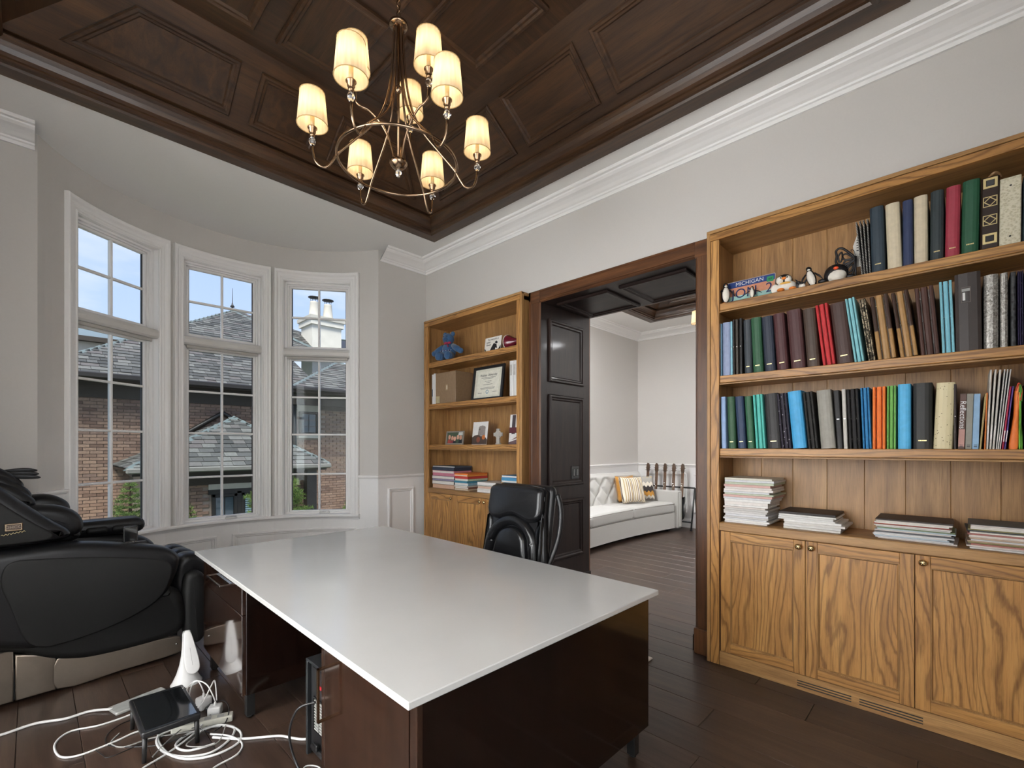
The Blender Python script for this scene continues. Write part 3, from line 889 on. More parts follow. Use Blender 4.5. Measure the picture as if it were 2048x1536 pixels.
for v0, v1 in ((3.42, 4.2), (2.4, 3.3), (1.4, 2.28)):
    panel3(t7, [(XF - 0.006, v0, 0.26), (XF - 0.006, v1, 0.26), (XF - 0.006, v1, 0.93), (XF - 0.006, v0, 0.93)], (5, 3, 0.5), 'trim', 'trim', plate=False)
panel3(t7, [(6.2, YF - 0.006, 0.26), (7.7, YF - 0.006, 0.26), (7.7, YF - 0.006, 0.93), (6.2, YF - 0.006, 0.93)], (6.5, 0, 0.5), 'trim', 'trim', plate=False)
for k, (x_, y_) in enumerate(((4.22, 3.75), (5.0, 4.02), (6.3, -0.5), (7.3, -0.5))):  # lamps added where the camera cannot see them, to brighten the next room
    t = thing('fill_ceiling_lamp', 'added square fill lamp, out of view in the next room, %s' % ('in the corner', 'above the sofa', 'at the far side', 'in the far corner')[k], 'lamp', (x_, y_, ZC), 0, 'added next room fill lamps')
    G().box(-0.15, 0.15, -0.15, 0.15, -0.05, 0.0, 0.01).build('frame', 'chrome', t)
    G().box(-0.135, 0.135, -0.135, 0.135, -0.065, -0.048, 0.005).build('fill_emitter', 'fill_emitter2', t)
# window of the next room
r = sroot('window_4', 'tall window with grid panes behind the sofa', (0, YF, 0))
def tfy(u, v, h): return (u, -h, v)
G().sweep([(WX1, 0.66), (WX1, 3.14), (WX0, 3.14), (WX0, 0.66)], [(-o, h) for o, h in CASP], False, tfy).build('casing', 'trim', r)
g = G(); g.box(WX1 - 0.005, WX1 + 0.01, 0, 0.2, 0.7, 3.14); g.box(WX0 - 0.01, WX0 + 0.005, 0, 0.2, 0.7, 3.14); g.box(WX0, WX1, 0, 0.2, 3.135, 3.15); g.box(WX0 - 0.12, WX1 + 0.12, -0.05, 0.2, 0.67, 0.7)
g.build('jamb_lining', 'trim', r)
for z0, z1, rows in ((2.42, 3.13, (2.78,)), (0.71, 2.33, (1.92, 1.52, 1.11))):
    for u0, u1 in ((WX0 + 0.01, (WX0 + WX1) / 2 - 0.02), ((WX0 + WX1) / 2 + 0.02, WX1 - 0.01)):
        fr = G(); t = 0.04
        fr.box(u0, u0 + t, 0.12, 0.16, z0, z1, 0.004); fr.box(u1 - t, u1, 0.12, 0.16, z0, z1, 0.004); fr.box(u0, u1, 0.12, 0.16, z0, z0 + t, 0.004); fr.box(u0, u1, 0.12, 0.16, z1 - t, z1, 0.004)
        f = fr.build('sash', 'trim', r)
        mid = (u0 + u1) / 2
        G().box(mid - 0.009, mid + 0.009, 0.125, 0.155, z0 + t, z1 - t).build('muntin', 'darktrim', f)
        zb = [z0 + t] + list(rows) + [z1 - t]
        for zz in rows: G().box(u0 + t, u1 - t, 0.125, 0.155, zz - 0.009, zz + 0.009).build('muntin', 'darktrim', f)
        for k in range(len(zb) - 1):
            for a_, b_ in ((u0 + t, mid), (mid, u1 - t)): G().box(a_, b_, 0.139, 0.142, zb[k], zb[k + 1]).build('pane', 'glass', f)
g = G(); g.box(WX0, WX1, 0.11, 0.17, 2.33, 2.42, 0.003); g.box((WX0 + WX1) / 2 - 0.02, (WX0 + WX1) / 2 + 0.02, 0.11, 0.17, 0.7, 3.14); g.build('mullion', 'trim', r)
b = thing('roller_blind', 'roller blind cassette across the window behind the sofa', 'blind', (WX0, YF, 2.34))
G().prism([(0, 0), (0.045, 0), (0.062, 0.014), (0.066, 0.045), (0.055, 0.072), (0.035, 0.082), (0, 0.082)], 0.01, WX1 - WX0 - 0.01, lambda u, v, h: (h, 0.1 - u, v)).build('cassette', 'whiteplastic', b)
G().box(0.03, WX1 - WX0 - 0.03, 0.06, 0.08, -0.03, 0, 0.004).build('bottom_bar', 'greyplastic', b)

# ================================================================ built-in bookcases
def inset(poly, d):
    m = len(poly); q = []
    for i in range(m):
        p = Vector(poly[i]); a = Vector(poly[i - 1]); b = Vector(poly[(i + 1) % m])
        n1 = (p - a); n2 = (b - p)
        if n1.length < 1e-9: n1 = n2
        if n2.length < 1e-9: n2 = n1
        n1 = n1.normalized(); n2 = n2.normalized()
        n1 = Vector((-n1.y, n1.x)); n2 = Vector((-n2.y, n2.x)); mi = n1 + n2; mi /= max(0.35, mi.dot(n1))
        q.append(tuple(p + mi * d))
    return q
def ccw(poly):
    a = sum(poly[i - 1][0] * poly[i][1] - poly[i][0] * poly[i - 1][1] for i in range(len(poly)))
    return poly if a > 0 else poly[::-1]
def puff(g, poly, lo, hi, r, tf, k=4):
    """extruded outline with rounded rims"""
    poly = ccw([tuple(p)[:2] for p in poly]); n = len(poly); rings = []
    for i in range(k + 1):
        a = PI / 2 * i / k
        rings.append((inset(poly, r * (1 - math.sin(a))), lo + r * (1 - math.cos(a))))
    for i in range(k + 1):
        a = PI / 2 * (k - i) / k
        rings.append((inset(poly, r * (1 - math.sin(a))), hi - r * (1 - math.cos(a))))
    vs = [tf(u, v, h) for pl, h in rings for u, v in pl]
    fs = []
    for j in range(len(rings) - 1):
        for i in range(n):
            i2 = (i + 1) % n
            fs.append((j * n + i, j * n + i2, (j + 1) * n + i2, (j + 1) * n + i))
    b = len(g.v)
    g.add(vs, fs, True)
    e_ = (len(rings) - 1) * n
    g.f.append(tuple(b + i for i in range(n - 1, -1, -1))); g.sm.append(True)
    g.f.append(tuple(b + e_ + i for i in range(n))); g.sm.append(True)
    return g
def rrect(u0, u1, v0, v1, r, k=4):
    p = []
    for cx, cy, a0 in ((u1 - r, v0 + r, -90), (u1 - r, v1 - r, 0), (u0 + r, v1 - r, 90), (u0 + r, v0 + r, 180)):
        for i in range(k + 1):
            a = math.radians(a0 + 90 * i / k); p.append((cx + r * math.cos(a), cy + r * math.sin(a)))
    return p
BXF = 3.07
def bookcase(label, yl, width, shelves, zc, splits, knobs, sl, sr, vents):
    """local x = along the wall to the right, y = into the wall"""
    r = thing('bookcase', label, 'bookcase', (BXF, yl, 0), -PI / 2, 'built-in oak bookcases')
    D = 0.34; Wd = width
    inner0, inner1 = sl, Wd - sr
    i0, i1 = sl - 0.028, Wd - sr + 0.028
    G().box(0.004, i0, 0.018, D + 0.02, 0, 2.79).build('side_panel', 'oak_z', r)
    G().box(i1, Wd - 0.004, 0.018, D + 0.02, 0, 2.79).build('side_panel', 'oak_z', r)
    for a, b in ((0.0, sl), (Wd - sr, Wd)):
        left = a == 0.0
        st = G().box(a + (0.024 if left else 0), b - (0 if left else 0.024), 0.0, 0.024, 0, 2.73, 0.002).build('stile', 'oakbold_z', r)
        G().box(0.0 if left else Wd - 0.021, 0.021 if left else Wd, 0.0, 0.03, 0, 2.80, 0.002).build('outer_band', 'oak_z', st)
    tr = G().box(0.021, Wd - 0.021, 0.0, 0.024, 2.733, 2.776, 0.002).build('top_rail', 'oakbold_x', r)
    G().box(0.0, Wd, -0.002, 0.1, 2.779, 2.80, 0.002).build('top_cap', 'oak_x', r)
    G().box(0.004, Wd - 0.004, 0.024, D + 0.02, 2.735, 2.77).build('top_board', 'oak_x', r)
    # back boards
    n = int((i1 - i0) / 0.1845) + 1; x_ = i0
    while x_ < i1 - 0.01:
        G().box(x_ + 0.0004, min(x_ + 0.1841, i1), D - 0.008, D + 0.008, zc - 0.05, 2.74, 0.0018).build('back_board', 'oak_z', r); x_ += 0.1845
    G().box(i0, i1, D + 0.006, D + 0.02, 0.05, 2.74).build('backing', 'brown_z', r)
    for z in shelves:
        s = G().box(i0, i1, 0.016, D - 0.006, z - 0.046, z, 0.003).build('shelf', 'oakbold_x', r)
        G().box(i0, i1, 0.012, 0.03, z - 0.058, z - 0.049, 0.002).build('bead', 'oak_x', s)
    G().box(inner0 + 0.002, inner1 - 0.002, -0.004, D - 0.004, zc - 0.052, zc, 0.004).build('counter', 'oak_x', r)
    pl = G().box(inner0 + 0.002, inner1 - 0.002, 0.003, 0.03, 0.0, 0.088, 0.002).build('plinth', 'oak_x', r)
    for a, b in vents:
        for z in (0.022, 0.036, 0.050): G().box(a, b, 0.0005, 0.01, z, z + 0.005).build('vent_slot', 'darktrim', pl)
    G().box(inner0, inner1, 0.02, 0.05, 0.08, zc - 0.05).build('carcass', 'brown_z', r)
    z0, z1 = 0.092, zc - 0.055
    for k in range(len(splits) - 1):
        a, b = splits[k] + 0.0015, splits[k + 1] - 0.0015
        t = 0.057
        do = G().box(a, b, 0.0125, 0.021, z0, z1, 0.0015).build('door', 'oak_z', r)
        for xa, xb_ in ((a, a + t), (b - t, b)):
            G().box(xa, xb_, 0.0, 0.021, z0, z1, 0.0015).build('door_stile', 'oakbold_z', do)
        for za, zb_ in ((z0, z0 + t), (z1 - t, z1)):
            G().box(a + t + 0.0006, b - t - 0.0006, 0.0004, 0.021, za, zb_, 0.0015).build('door_rail', 'oakbold_x', do)
        G().sweep(rect(a + t, b - t, z0 + t, z1 - t), [(0, 0.0), (0.004, 0.0), (0.010, -0.010)], True, lambda u, v, h: (u, -h, v)).build('panel_bead', 'oak_z', do)
        G().box(a + t, b - t, 0.0105, 0.0122, z0 + t, z1 - t).build('door_panel', 'oakbold_z', do)
        kx = (b - 0.030) if knobs[k] == 'r' else (a + 0.030)
        zk = z1 - 0.034
        kn = G().lathe([(0.004, 0.0), (0.004, 0.010), (0.008, 0.013), (0.0155, 0.016), (0.0165, 0.020), (0.013, 0.025), (0.007, 0.028), (0, 0.029)], 18, (0, 0, 0), lambda x, y, z: (kx + x * 1.1, -z, zk + y))
        for q in range(4):
            aa = PI / 4 + q * PI / 2
            kn.tube([(kx + 0.003 * math.cos(aa), -0.028, zk + 0.003 * math.sin(aa)), (kx + 0.015 * math.cos(aa), -0.022, zk + 0.014 * math.sin(aa))], 0.0028, 6)
        kn.build('knob', 'brass', do)
    return r
bcR = bookcase('tall oak bookcase packed with albums and binders, right of the doorway', 1.197, 1.58, (2.32, 1.855, 1.387), 0.915,
               (0.087, 0.556, 1.029, 1.500), ('r', 'l', 'l'), 0.077, 0.072, ((0.515, 0.77), (0.805, 1.06)))
bcL = bookcase('oak bookcase with teddy bear and diploma, left of the doorway', 4.345, 1.498, (2.33, 1.868, 1.42), 0.945,
               (0.077, 0.529, 0.981, 1.430), ('r', 'r', 'l'), 0.075, 0.066, ((0.6, 0.9),))

# ================================================================ chandelier
def chandelier(loc, label, power):
    """origin at the finial tip; z up"""
    r = thing('chandelier', label, 'chandelier', loc, 0, 'brass chandeliers')
    rt = math.radians
    zring = 0.065
    H = 3.91 - loc[2]
    G().lathe([(0.0, H), (0.05, H), (0.055, H - 0.012), (0.03, H - 0.03), (0.006, H - 0.036)][::-1], 20).build('ceiling_rose', 'antique', r)
    ch = G(); zz = 0.775
    k = 0
    while zz < H - 0.04:
        pts = []
        for i in range(12):
            a = 2 * PI * i / 12
            u, v = 0.010 * math.cos(a), 0.017 * math.sin(a)
            pts.append((u, 0, zz + v) if k % 2 else (0, u, zz + v))
        ch.tube(pts, 0.0022, 6, True); zz += 0.027; k += 1
    ch.build('chain', 'bronze', r)
    G().lathe([(0.0, 0.742), (0.043, 0.742), (0.046, 0.748), (0.046, 0.756), (0.012, 0.760), (0.006, 0.775), (0.0, 0.775)], 24).build('top_plate', 'antique', r)
    rod = G().tube([(0, 0, 0.06), (0, 0, 0.745)], 0.0062, 10).build('centre_rod', 'bronze', r)
    G().lathe([(0.0, 0.412), (0.009, 0.414), (0.016, 0.424), (0.017, 0.432), (0.014, 0.444), (0.008, 0.452), (0, 0.453)], 18).build('rod_ball', 'antique', rod)
    hub = G().lathe([(0.0, 0.036), (0.010, 0.037), (0.028, 0.045), (0.040, 0.058), (0.043, 0.064), (0.043, 0.074), (0.038, 0.080), (0.0, 0.084)], 24).build('hub', 'antique', r)
    G().lathe([(0.0, -0.004), (0.006, -0.001), (0.013, 0.010), (0.015, 0.020), (0.012, 0.030), (0.004, 0.037), (0.0, 0.038)], 8, smooth=False).build('finial', 'crystal', hub)
    ring = [(0.288 * math.cos(2 * PI * i / 56), 0.288 * math.sin(2 * PI * i / 56), zring) for i in range(56)]
    G().tube(ring, 0.0068, 8, True).build('ring', 'antique', r)
    fw = rt(90 - 45.97)
    def light(arm, R, a, zb):
        """crystal, cup, candle, bulb and shade above zb"""
        cx, cy = R * math.cos(a), R * math.sin(a)
        c = (cx, cy, zb)
        G().lathe([(0.004, 0.0), (0.010, 0.006), (0.0165, 0.018), (0.0165, 0.024), (0.010, 0.036), (0.004, 0.042)], 8, c, smooth=False).build('crystal_ball', 'crystal', arm)
        G().lathe([(0.005, 0.040), (0.011, 0.044), (0.013, 0.052), (0.011, 0.060), (0.016, 0.064), (0.016, 0.078), (0.022, 0.082), (0.022, 0.086), (0.0, 0.087)], 16, c).build('cup', 'bronze', arm)
        G().lathe([(0.0095, 0.086), (0.0095, 0.150), (0.0, 0.151)], 12, c).build('candle_sleeve', plain('candle_sleeve', hx('cbb184'), 0.6), arm)
        G().lathe([(0.004, 0.150), (0.011, 0.166), (0.013, 0.178), (0.010, 0.192), (0.003, 0.206), (0, 0.208)], 10, c).build('bulb', 'bulb', arm)
        n = 40; zs0, zs1 = 0.098, 0.250
        vs = []
        for z_, rr in ((zs0, 0.0685), (zs1, 0.0555)):
            for i in range(n):
                q = rr + (0.0007 if i % 2 else -0.0007)
                vs.append((cx + q * math.cos(2 * PI * i / n), cy + q * math.sin(2 * PI * i / n), zb + z_))
        sh = G().add(vs, [(i, (i + 1) % n, n + (i + 1) % n, n + i) for i in range(n)], False).build('lamp_shade', 'shade', arm)
        tr = G()
        for z_, rr in ((zs0, 0.0690), (zs1, 0.0560)):
            tr.tube([(cx + rr * math.cos(2 * PI * i / 24), cy + rr * math.sin(2 * PI * i / 24), zb + z_) for i in range(24)], 0.0022, 5, True)
        tr.tube([(cx + 0.010, cy, zb + 0.148), (cx + 0.03, cy + 0.01, zb + 0.2), (cx + 0.054, cy, zb + zs1 - 0.006)], 0.0008, 4)
        tr.build('shade_trim', plain('shade_trim', hx('b89a68'), 0.7), arm)
    for k in range(6):
        a = fw - rt(15 + 60 * k)
        ca, sa = math.cos(a), math.sin(a)
        prof = [(0.022, 0.745), (0.024, 0.66), (0.030, 0.55), (0.045, 0.43), (0.075, 0.32), (0.125, 0.235), (0.20, 0.155), (0.276, zring + 0.012), (0.297, zring - 0.02),
                (0.310, 0.025), (0.335, -0.004), (0.365, 0.000), (0.385, 0.024), (0.394, 0.06), (0.396, 0.088)]
        arm = G().tube(spline([(u * ca, u * sa, v) for u, v in prof], 4), 0.0055, 8).build('arm', 'antique', r)
        light(arm, 0.396, a, 0.088)
    for k in range(3):
        a = fw - rt(4 + 120 * k)
        ca, sa = math.cos(a), math.sin(a)
        prof = [(0.022, 0.080), (0.028, 0.12), (0.05, 0.185), (0.09, 0.245), (0.14, 0.285), (0.175, 0.292), (0.198, 0.305), (0.204, 0.335), (0.205, 0.356)]
        arm = G().tube(spline([(u * ca, u * sa, v) for u, v in prof], 4), 0.0055, 8).build('inner_arm', 'antique', r)
        light(arm, 0.205, a, 0.356)
    return r
ch1 = chandelier((1.265, 2.005, 2.735), 'brass chandelier with nine cream shades above the white desk', 1)
ch2 = dup(ch1, (5.86, 1.98, 2.735), 0.35, 'brass chandelier in the next room, seen past the right door casing')

# ================================================================ desk
dk = thing('desk', 'large glossy walnut desk with a white quartz top and two pedestals', 'desk', (1.352, 2.224, 0), math.radians(-1.0))
G().box(-0.661, 0.661, -1.219, 1.219, 0.722, 0.745, 0.003).build('desk_top', 'quartz', dk)
def pedestal(y0, y1):
    p = G().box(-0.600, 0.612, y0, y1, 0.135, 0.722, 0.0015).build('pedestal', 'walnut_dark', dk)
    for xx in (-0.57, 0.56):
        for yy in (y0 + 0.05, y1 - 0.05):
            g = G().box(xx - 0.02, xx + 0.02, yy - 0.02, yy + 0.02, 0.012, 0.135, 0.002); g.lathe([(0.012, 0.0), (0.016, 0.004), (0.016, 0.012)], 12, (xx, yy, 0))
            g.build('leg', 'blackmetal', dk)
    return p
pA = pedestal(-1.195, -0.585); pB = pedestal(0.372, 1.192)
fx = -0.600
# near pedestal: door with edging strip, tall bronze pull
G().box(fx - 0.018, fx, -1.195, -1.160, 0.135, 0.719, 0.001).build('edge_strip', 'walnut', pA)
G().box(fx - 0.019, fx, -1.155, -0.612, 0.140, 0.719, 0.0015).build('door', 'walnut', pA)
G().box(fx - 0.018, fx, -0.607, -0.585, 0.135, 0.719, 0.001).build('edge_strip', 'walnut', pA)
hb = G(); hy = -0.655
hb.box(fx - 0.062, fx - 0.056, hy - 0.006, hy + 0.006, 0.455, 0.640); 
for zz in (0.455, 0.634): hb.box(fx - 0.062, fx - 0.018, hy - 0.006, hy + 0.006, zz, zz + 0.006)
hb.build('handle', 'bronze', pA)
# far pedestal: drawer and door front, chrome loop pull
G().box(fx - 0.019, fx, 0.376, 1.188, 0.545, 0.719, 0.0015).build('drawer_front', 'walnut', pB)
G().box(fx - 0.019, fx, 0.376, 1.188, 0.138, 0.541, 0.0015).build('door', 'walnut', pB)
hb = G(); zz = 0.665
hb.box(fx - 0.075, fx - 0.067, 0.56, 0.86, zz - 0.004, zz + 0.004, 0.001)
for yy in (0.56, 0.852): hb.box(fx - 0.075, fx - 0.018, yy, yy + 0.008, zz - 0.004, zz + 0.004, 0.001)
hb.box(fx - 0.026, fx - 0.018, 0.56, 0.86, zz - 0.004, zz + 0.004, 0.001)
hb.build('handle', 'chrome', pB)
G().box(-0.02, 0.0, -0.585, 0.372, 0.30, 0.722).build('modesty_panel', 'walnut_dark', dk)
ot = G().box(-0.36, -0.32, 0.366, 0.372, 0.47, 0.56, 0.001).build('outlet_plate', 'blackplastic', pB)

# ================================================================ massage chair (head end out of frame on the left)
mc = thing('massage_chair', 'black massage chair with champagne base panels beside the bay window', 'massage chair', (-0.114, 3.673, 0), math.radians(4.345))
def side(u, v, h): return (u, h, v)
WID = 0.66
# base: black tub and champagne side panels
G().box(-0.40, 0.80, 0.03, WID - 0.03, 0.012, 0.20, 0.01).build('undercarriage', 'blackplastic', mc)
def basepan(s0, s1, zt0, zt1, nm, ya, yb):
    g = G()
    pl = [(s0, 0.022), (s1, 0.022), (s1, zt1), (s0, zt0)]
    puff(g, pl, ya, yb, 0.008, side)
    return g.build(nm, 'champagne', mc)
for ya, yb in ((0.0, 0.035), (WID - 0.035, WID)):
    basepan(-0.40, 0.049, 0.30, 0.30, 'base_panel', ya, yb)
    basepan(0.055, 0.213, 0.27, 0.22, 'base_panel', ya, yb)
    g = G(); puff(g, spline([(0.218, 0.022), (0.5, 0.022), (0.79, 0.03), (0.815, 0.06), (0.81, 0.12), (0.78, 0.145), (0.55, 0.165), (0.40, 0.175), (0.218, 0.195)], 3, True), ya, yb, 0.008, side)
    g.build('base_panel', 'champagne', mc)
G().lathe([(0, 0), (0.006, 0), (0.006, 0.003), (0, 0.004)], 10, (0, 0, 0), lambda x, y, z: (0.785 + x, -z, 0.095 + y)).build('screw_cap', 'chrome', mc)
g = G(); g.box(-0.40, -0.03, -0.002, 0.01, 0.07, 0.078); g.box(-0.40, -0.03, -0.002, 0.01, 0.15, 0.158); g.build('base_trim', 'brass', mc)
# lower cowl, side shell and inner panel
lowc = [(-0.30, 0.42), (-0.15, 0.345), (0.0, 0.30), (0.08, 0.268), (0.13, 0.235), (0.20, 0.195), (0.27, 0.170), (0.36, 0.150), (0.54, 0.142), (0.74, 0.150), (0.825, 0.195), (0.838, 0.295), (0.815, 0.42), (0.77, 0.47), (0.70, 0.48), (0.3, 0.46), (-0.1, 0.48)]
shell = [(-0.40, 0.60), (-0.34, 0.78), (-0.18, 0.835), (0.0, 0.846), (0.22, 0.850), (0.39, 0.830), (0.52, 0.800), (0.62, 0.778), (0.72, 0.747), (0.776, 0.706), (0.803, 0.655), (0.79, 0.587), (0.763, 0.516), (0.722, 0.443), (0.64, 0.378), (0.54, 0.335), (0.387, 0.300), (0.25, 0.278), (0.12, 0.285), (0.0, 0.325), (-0.15, 0.38), (-0.30, 0.46)]
panel_ = [(0.009, 0.752), (0.051, 0.788), (0.143, 0.784), (0.344, 0.757), (0.571, 0.712), (0.695, 0.675), (0.747, 0.627), (0.742, 0.552), (0.70, 0.455), (0.62, 0.388), (0.50, 0.338), (0.36, 0.303), (0.24, 0.288), (0.15, 0.295), (0.085, 0.36), (0.035, 0.54), (0.0, 0.66)]
for ya, yb, s_ in ((-0.035, 0.125, -1), (WID - 0.125, WID + 0.035, 1)):
    g = G(); puff(g, spline(lowc, 4, True), ya + 0.012, yb - 0.012, 0.05, side); g.build('side_cowl', 'vinyl', mc)
    g = G(); puff(g, spline(shell, 4, True), ya - 0.012 if s_ < 0 else ya, yb if s_ < 0 else yb + 0.012, 0.055, side)
    a = g.build('side_shell', 'leather', mc)
    g = G(); pp = spline(panel_, 4, True)
    if s_ < 0: puff(g, pp, ya - 0.018, ya + 0.02, 0.010, side)
    else: puff(g, pp, yb - 0.02, yb + 0.018, 0.010, side)
    g.build('side_pad', 'vinyl', a)
# far arm rest with finger grooves, seen over the near shell
g = G(); puff(g, rrect(0.20, 0.73, 0.79, 0.895, 0.05), WID - 0.17, WID + 0.03, 0.04, side); g.build('arm_pad', 'leather', mc)
for q in range(3):
    g = G(); puff(g, rrect(0.27 + q * 0.135, 0.385 + q * 0.135, 0.81, 0.855, 0.02), WID - 0.19, WID - 0.13, 0.02, side); g.build('airbag_pad', 'vinyl', mc)
# backrest shells
def slab(pts, ya, yb, r_, nm, mat):
    g = G(); puff(g, spline(pts, 4, True), ya, yb, r_, side); return g.build(nm, mat, mc)
wing = [(-0.40, 0.92), (-0.41, 1.30), (-0.33, 1.42), (-0.22, 1.37), (-0.08, 1.27), (0.06, 1.12), (0.18, 1.00), (0.262, 0.925), (0.262, 0.888), (0.20, 0.872), (0.0, 0.868), (-0.25, 0.87)]
wo = slab(wing, -0.055, 0.10, 0.05, 'shoulder_wing', 'leather')
slab(wing, WID - 0.10, WID + 0.055, 0.05, 'shoulder_wing', 'leather')
slab([(u * 0.84 - 0.03, 0.915 + (v - 0.915) * 0.82) for u, v in wing], -0.062, 0.05, 0.012, 'wing_inset', 'vinyl')
slab([(-0.38, 0.95), (-0.40, 1.30), (-0.30, 1.38), (-0.10, 1.22), (0.10, 1.06), (0.27, 0.98), (0.33, 0.90), (0.30, 0.83), (0.0, 0.80)], 0.12, WID - 0.12, 0.05, 'back_pad', 'leather')
slab([(0.08, 1.05), (0.20, 1.06), (0.30, 1.02), (0.345, 0.95), (0.33, 0.88), (0.22, 0.84), (0.1, 0.88)], 0.10, 0.26, 0.05, 'shoulder_pad', 'leather')
slab([(0.06, 1.06), (0.16, 1.10), (0.25, 1.09), (0.32, 1.03), (0.30, 0.95), (0.12, 0.92)], WID - 0.26, WID - 0.10, 0.05, 'shoulder_pad', 'leather')
# head pillow: layered flaps
for q, (du, dv, hh) in enumerate(((0.0, 0.0, 0.12), (0.03, -0.055, 0.10), (0.045, -0.10, 0.085))):
    slab([(-0.26 + du, 1.33 + dv), (-0.12 + du, 1.335 + dv), (0.0 + du, 1.285 + dv), (0.085 + du, 1.21 + dv), (0.10 + du, 1.165 + dv), (0.06 + du, 1.15 + dv), (-0.08 + du, 1.19 + dv), (-0.24 + du, 1.24 + dv)], 0.17 - q * 0.02, WID - 0.17 + q * 0.02, 0.035, 'head_pillow', 'leather')
for q in range(3):
    slab([(0.03, 1.235 + q * 0.012), (0.11, 1.238 + q * 0.016), (0.165, 1.225 + q * 0.018), (0.16, 1.212 + q * 0.018), (0.08, 1.215 + q * 0.012)], 0.2 + q * 0.08, 0.27 + q * 0.08, 0.006, 'pillow_tab', 'leather')
# seat and leg rest
slab([(0.2, 0.45), (0.2, 0.62), (0.5, 0.64), (0.82, 0.63), (0.86, 0.54), (0.8, 0.42)], 0.13, WID - 0.13, 0.05, 'seat_pad', 'leather')
for q in range(3):
    y0 = 0.06 + q * 0.185
    slab([(0.80, 0.30), (0.79, 0.55), (0.82, 0.635 - 0.008 * q), (0.88, 0.665), (0.96, 0.64), (1.01, 0.56), (1.02, 0.40), (0.99, 0.22), (0.92, 0.16), (0.84, 0.2)], y0, y0 + 0.177, 0.05, 'leg_rest_lobe', 'leather')
slab([(0.83, 0.16), (0.83, 0.48), (0.87, 0.55), (0.94, 0.53), (0.98, 0.40), (0.97, 0.14), (0.90, 0.06)], -0.01, 0.10, 0.04, 'leg_rest_side', 'vinyl')
slab([(0.83, 0.16), (0.83, 0.48), (0.87, 0.55), (0.94, 0.53), (0.98, 0.40), (0.97, 0.14), (0.90, 0.06)], WID - 0.10, WID + 0.01, 0.04, 'leg_rest_side', 'vinyl')
# badge on the wing
bd = G().box(0.0, 0.066, -0.070, -0.060, 0.958, 0.998, 0.003).build('badge', plain('badge_bronze', hx('c9b49a'), 0.25, metal=1.0), mc)
bd.location = (0.012, 0.0, -0.005)
G().box(0.006, 0.060, -0.072, -0.066, 0.964, 0.992, 0.002).build('badge_field', plain('badge_field', hx('5c5048'), 0.35, metal=0.8), bd)
text('OHCO', 0.021, 'champagne', bd, (0.033, -0.0725, 0.978), (PI / 2, 0, 0), 'badge_lettering')
sg = G()
sig = [(0.0 + 0.004 * i, -0.066, 0.945 + 0.0035 * math.sin(i * 1.9) + 0.0006 * i) for i in range(23)]
sg.tube(spline(sig, 3), 0.0011, 5); so = sg.build('gold_signature', 'gold', mc); so.location = (0.0, 0.0, -0.012)
# remote in its cradle on the near arm: a thing resting on the chair
rm = thing('remote_control', 'black touch-screen remote standing on the massage chair arm', 'remote', (0.435, 3.755, 0.785), math.radians(4.3))
g = G(); puff(g, rrect(-0.036, 0.036, 0.012, 0.115, 0.008), -0.008, 0.008, 0.004, side); bo_ = g.build('body', 'blackplastic', rm)
G().box(-0.031, 0.031, -0.0095, -0.007, 0.022, 0.108, 0.001).build('screen', 'blackgloss', rm)
for q in range(4): G().box(-0.028 + q * 0.016, -0.016 + q * 0.016, -0.010, -0.006, 0.013, 0.019, 0.001).build('button', 'chrome', rm)
G().box(-0.04, 0.08, -0.016, 0.016, 0.004, 0.014, 0.003).build('cradle', 'blackplastic', rm)

# ================================================================ office chair behind the desk, facing it
oc = thing('office_chair', 'black leather executive office chair pushed in behind the desk', 'chair', (2.46, 2.37, 0), 0)
def front(u, v, h): return (-h, u, v)      # u = sideways (y), v = up, h = towards the desk
tilt = lambda f: (lambda u, v, h: (lambda p: (p[0] + (p[2] - 0.5) * 0.16, p[1], p[2]))(f(u, v, h)))
fr = tilt(front)
def pad(pts, lo, hi, r_, nm, mat='gloss_leather', tf=fr, sp=True):
    g = G(); puff(g, spline(pts, 4, True) if sp else pts, lo, hi, r_, tf); return g.build(nm, mat, oc)
pad(rrect(-0.285, 0.285, 0.46, 1.115, 0.05), -0.085, -0.02, 0.03, 'back_shell', 'blackplastic', sp=False)
pad([(-0.275, 0.50), (-0.30, 0.72), (-0.275, 0.88), (-0.27, 1.02), (-0.25, 1.085), (-0.1, 1.10), (0.1, 1.10), (0.25, 1.085), (0.27, 1.02), (0.275, 0.88), (0.30, 0.72), (0.275, 0.50)], -0.045, 0.045, 0.045, 'back_pad')
pad([(-0.262, 0.90), (-0.268, 1.03), (-0.25, 1.10), (-0.12, 1.118), (0.12, 1.118), (0.25, 1.10), (0.268, 1.03), (0.262, 0.90), (0.16, 0.855), (0.0, 0.895), (-0.16, 0.855)], 0.005, 0.085, 0.04, 'headrest')
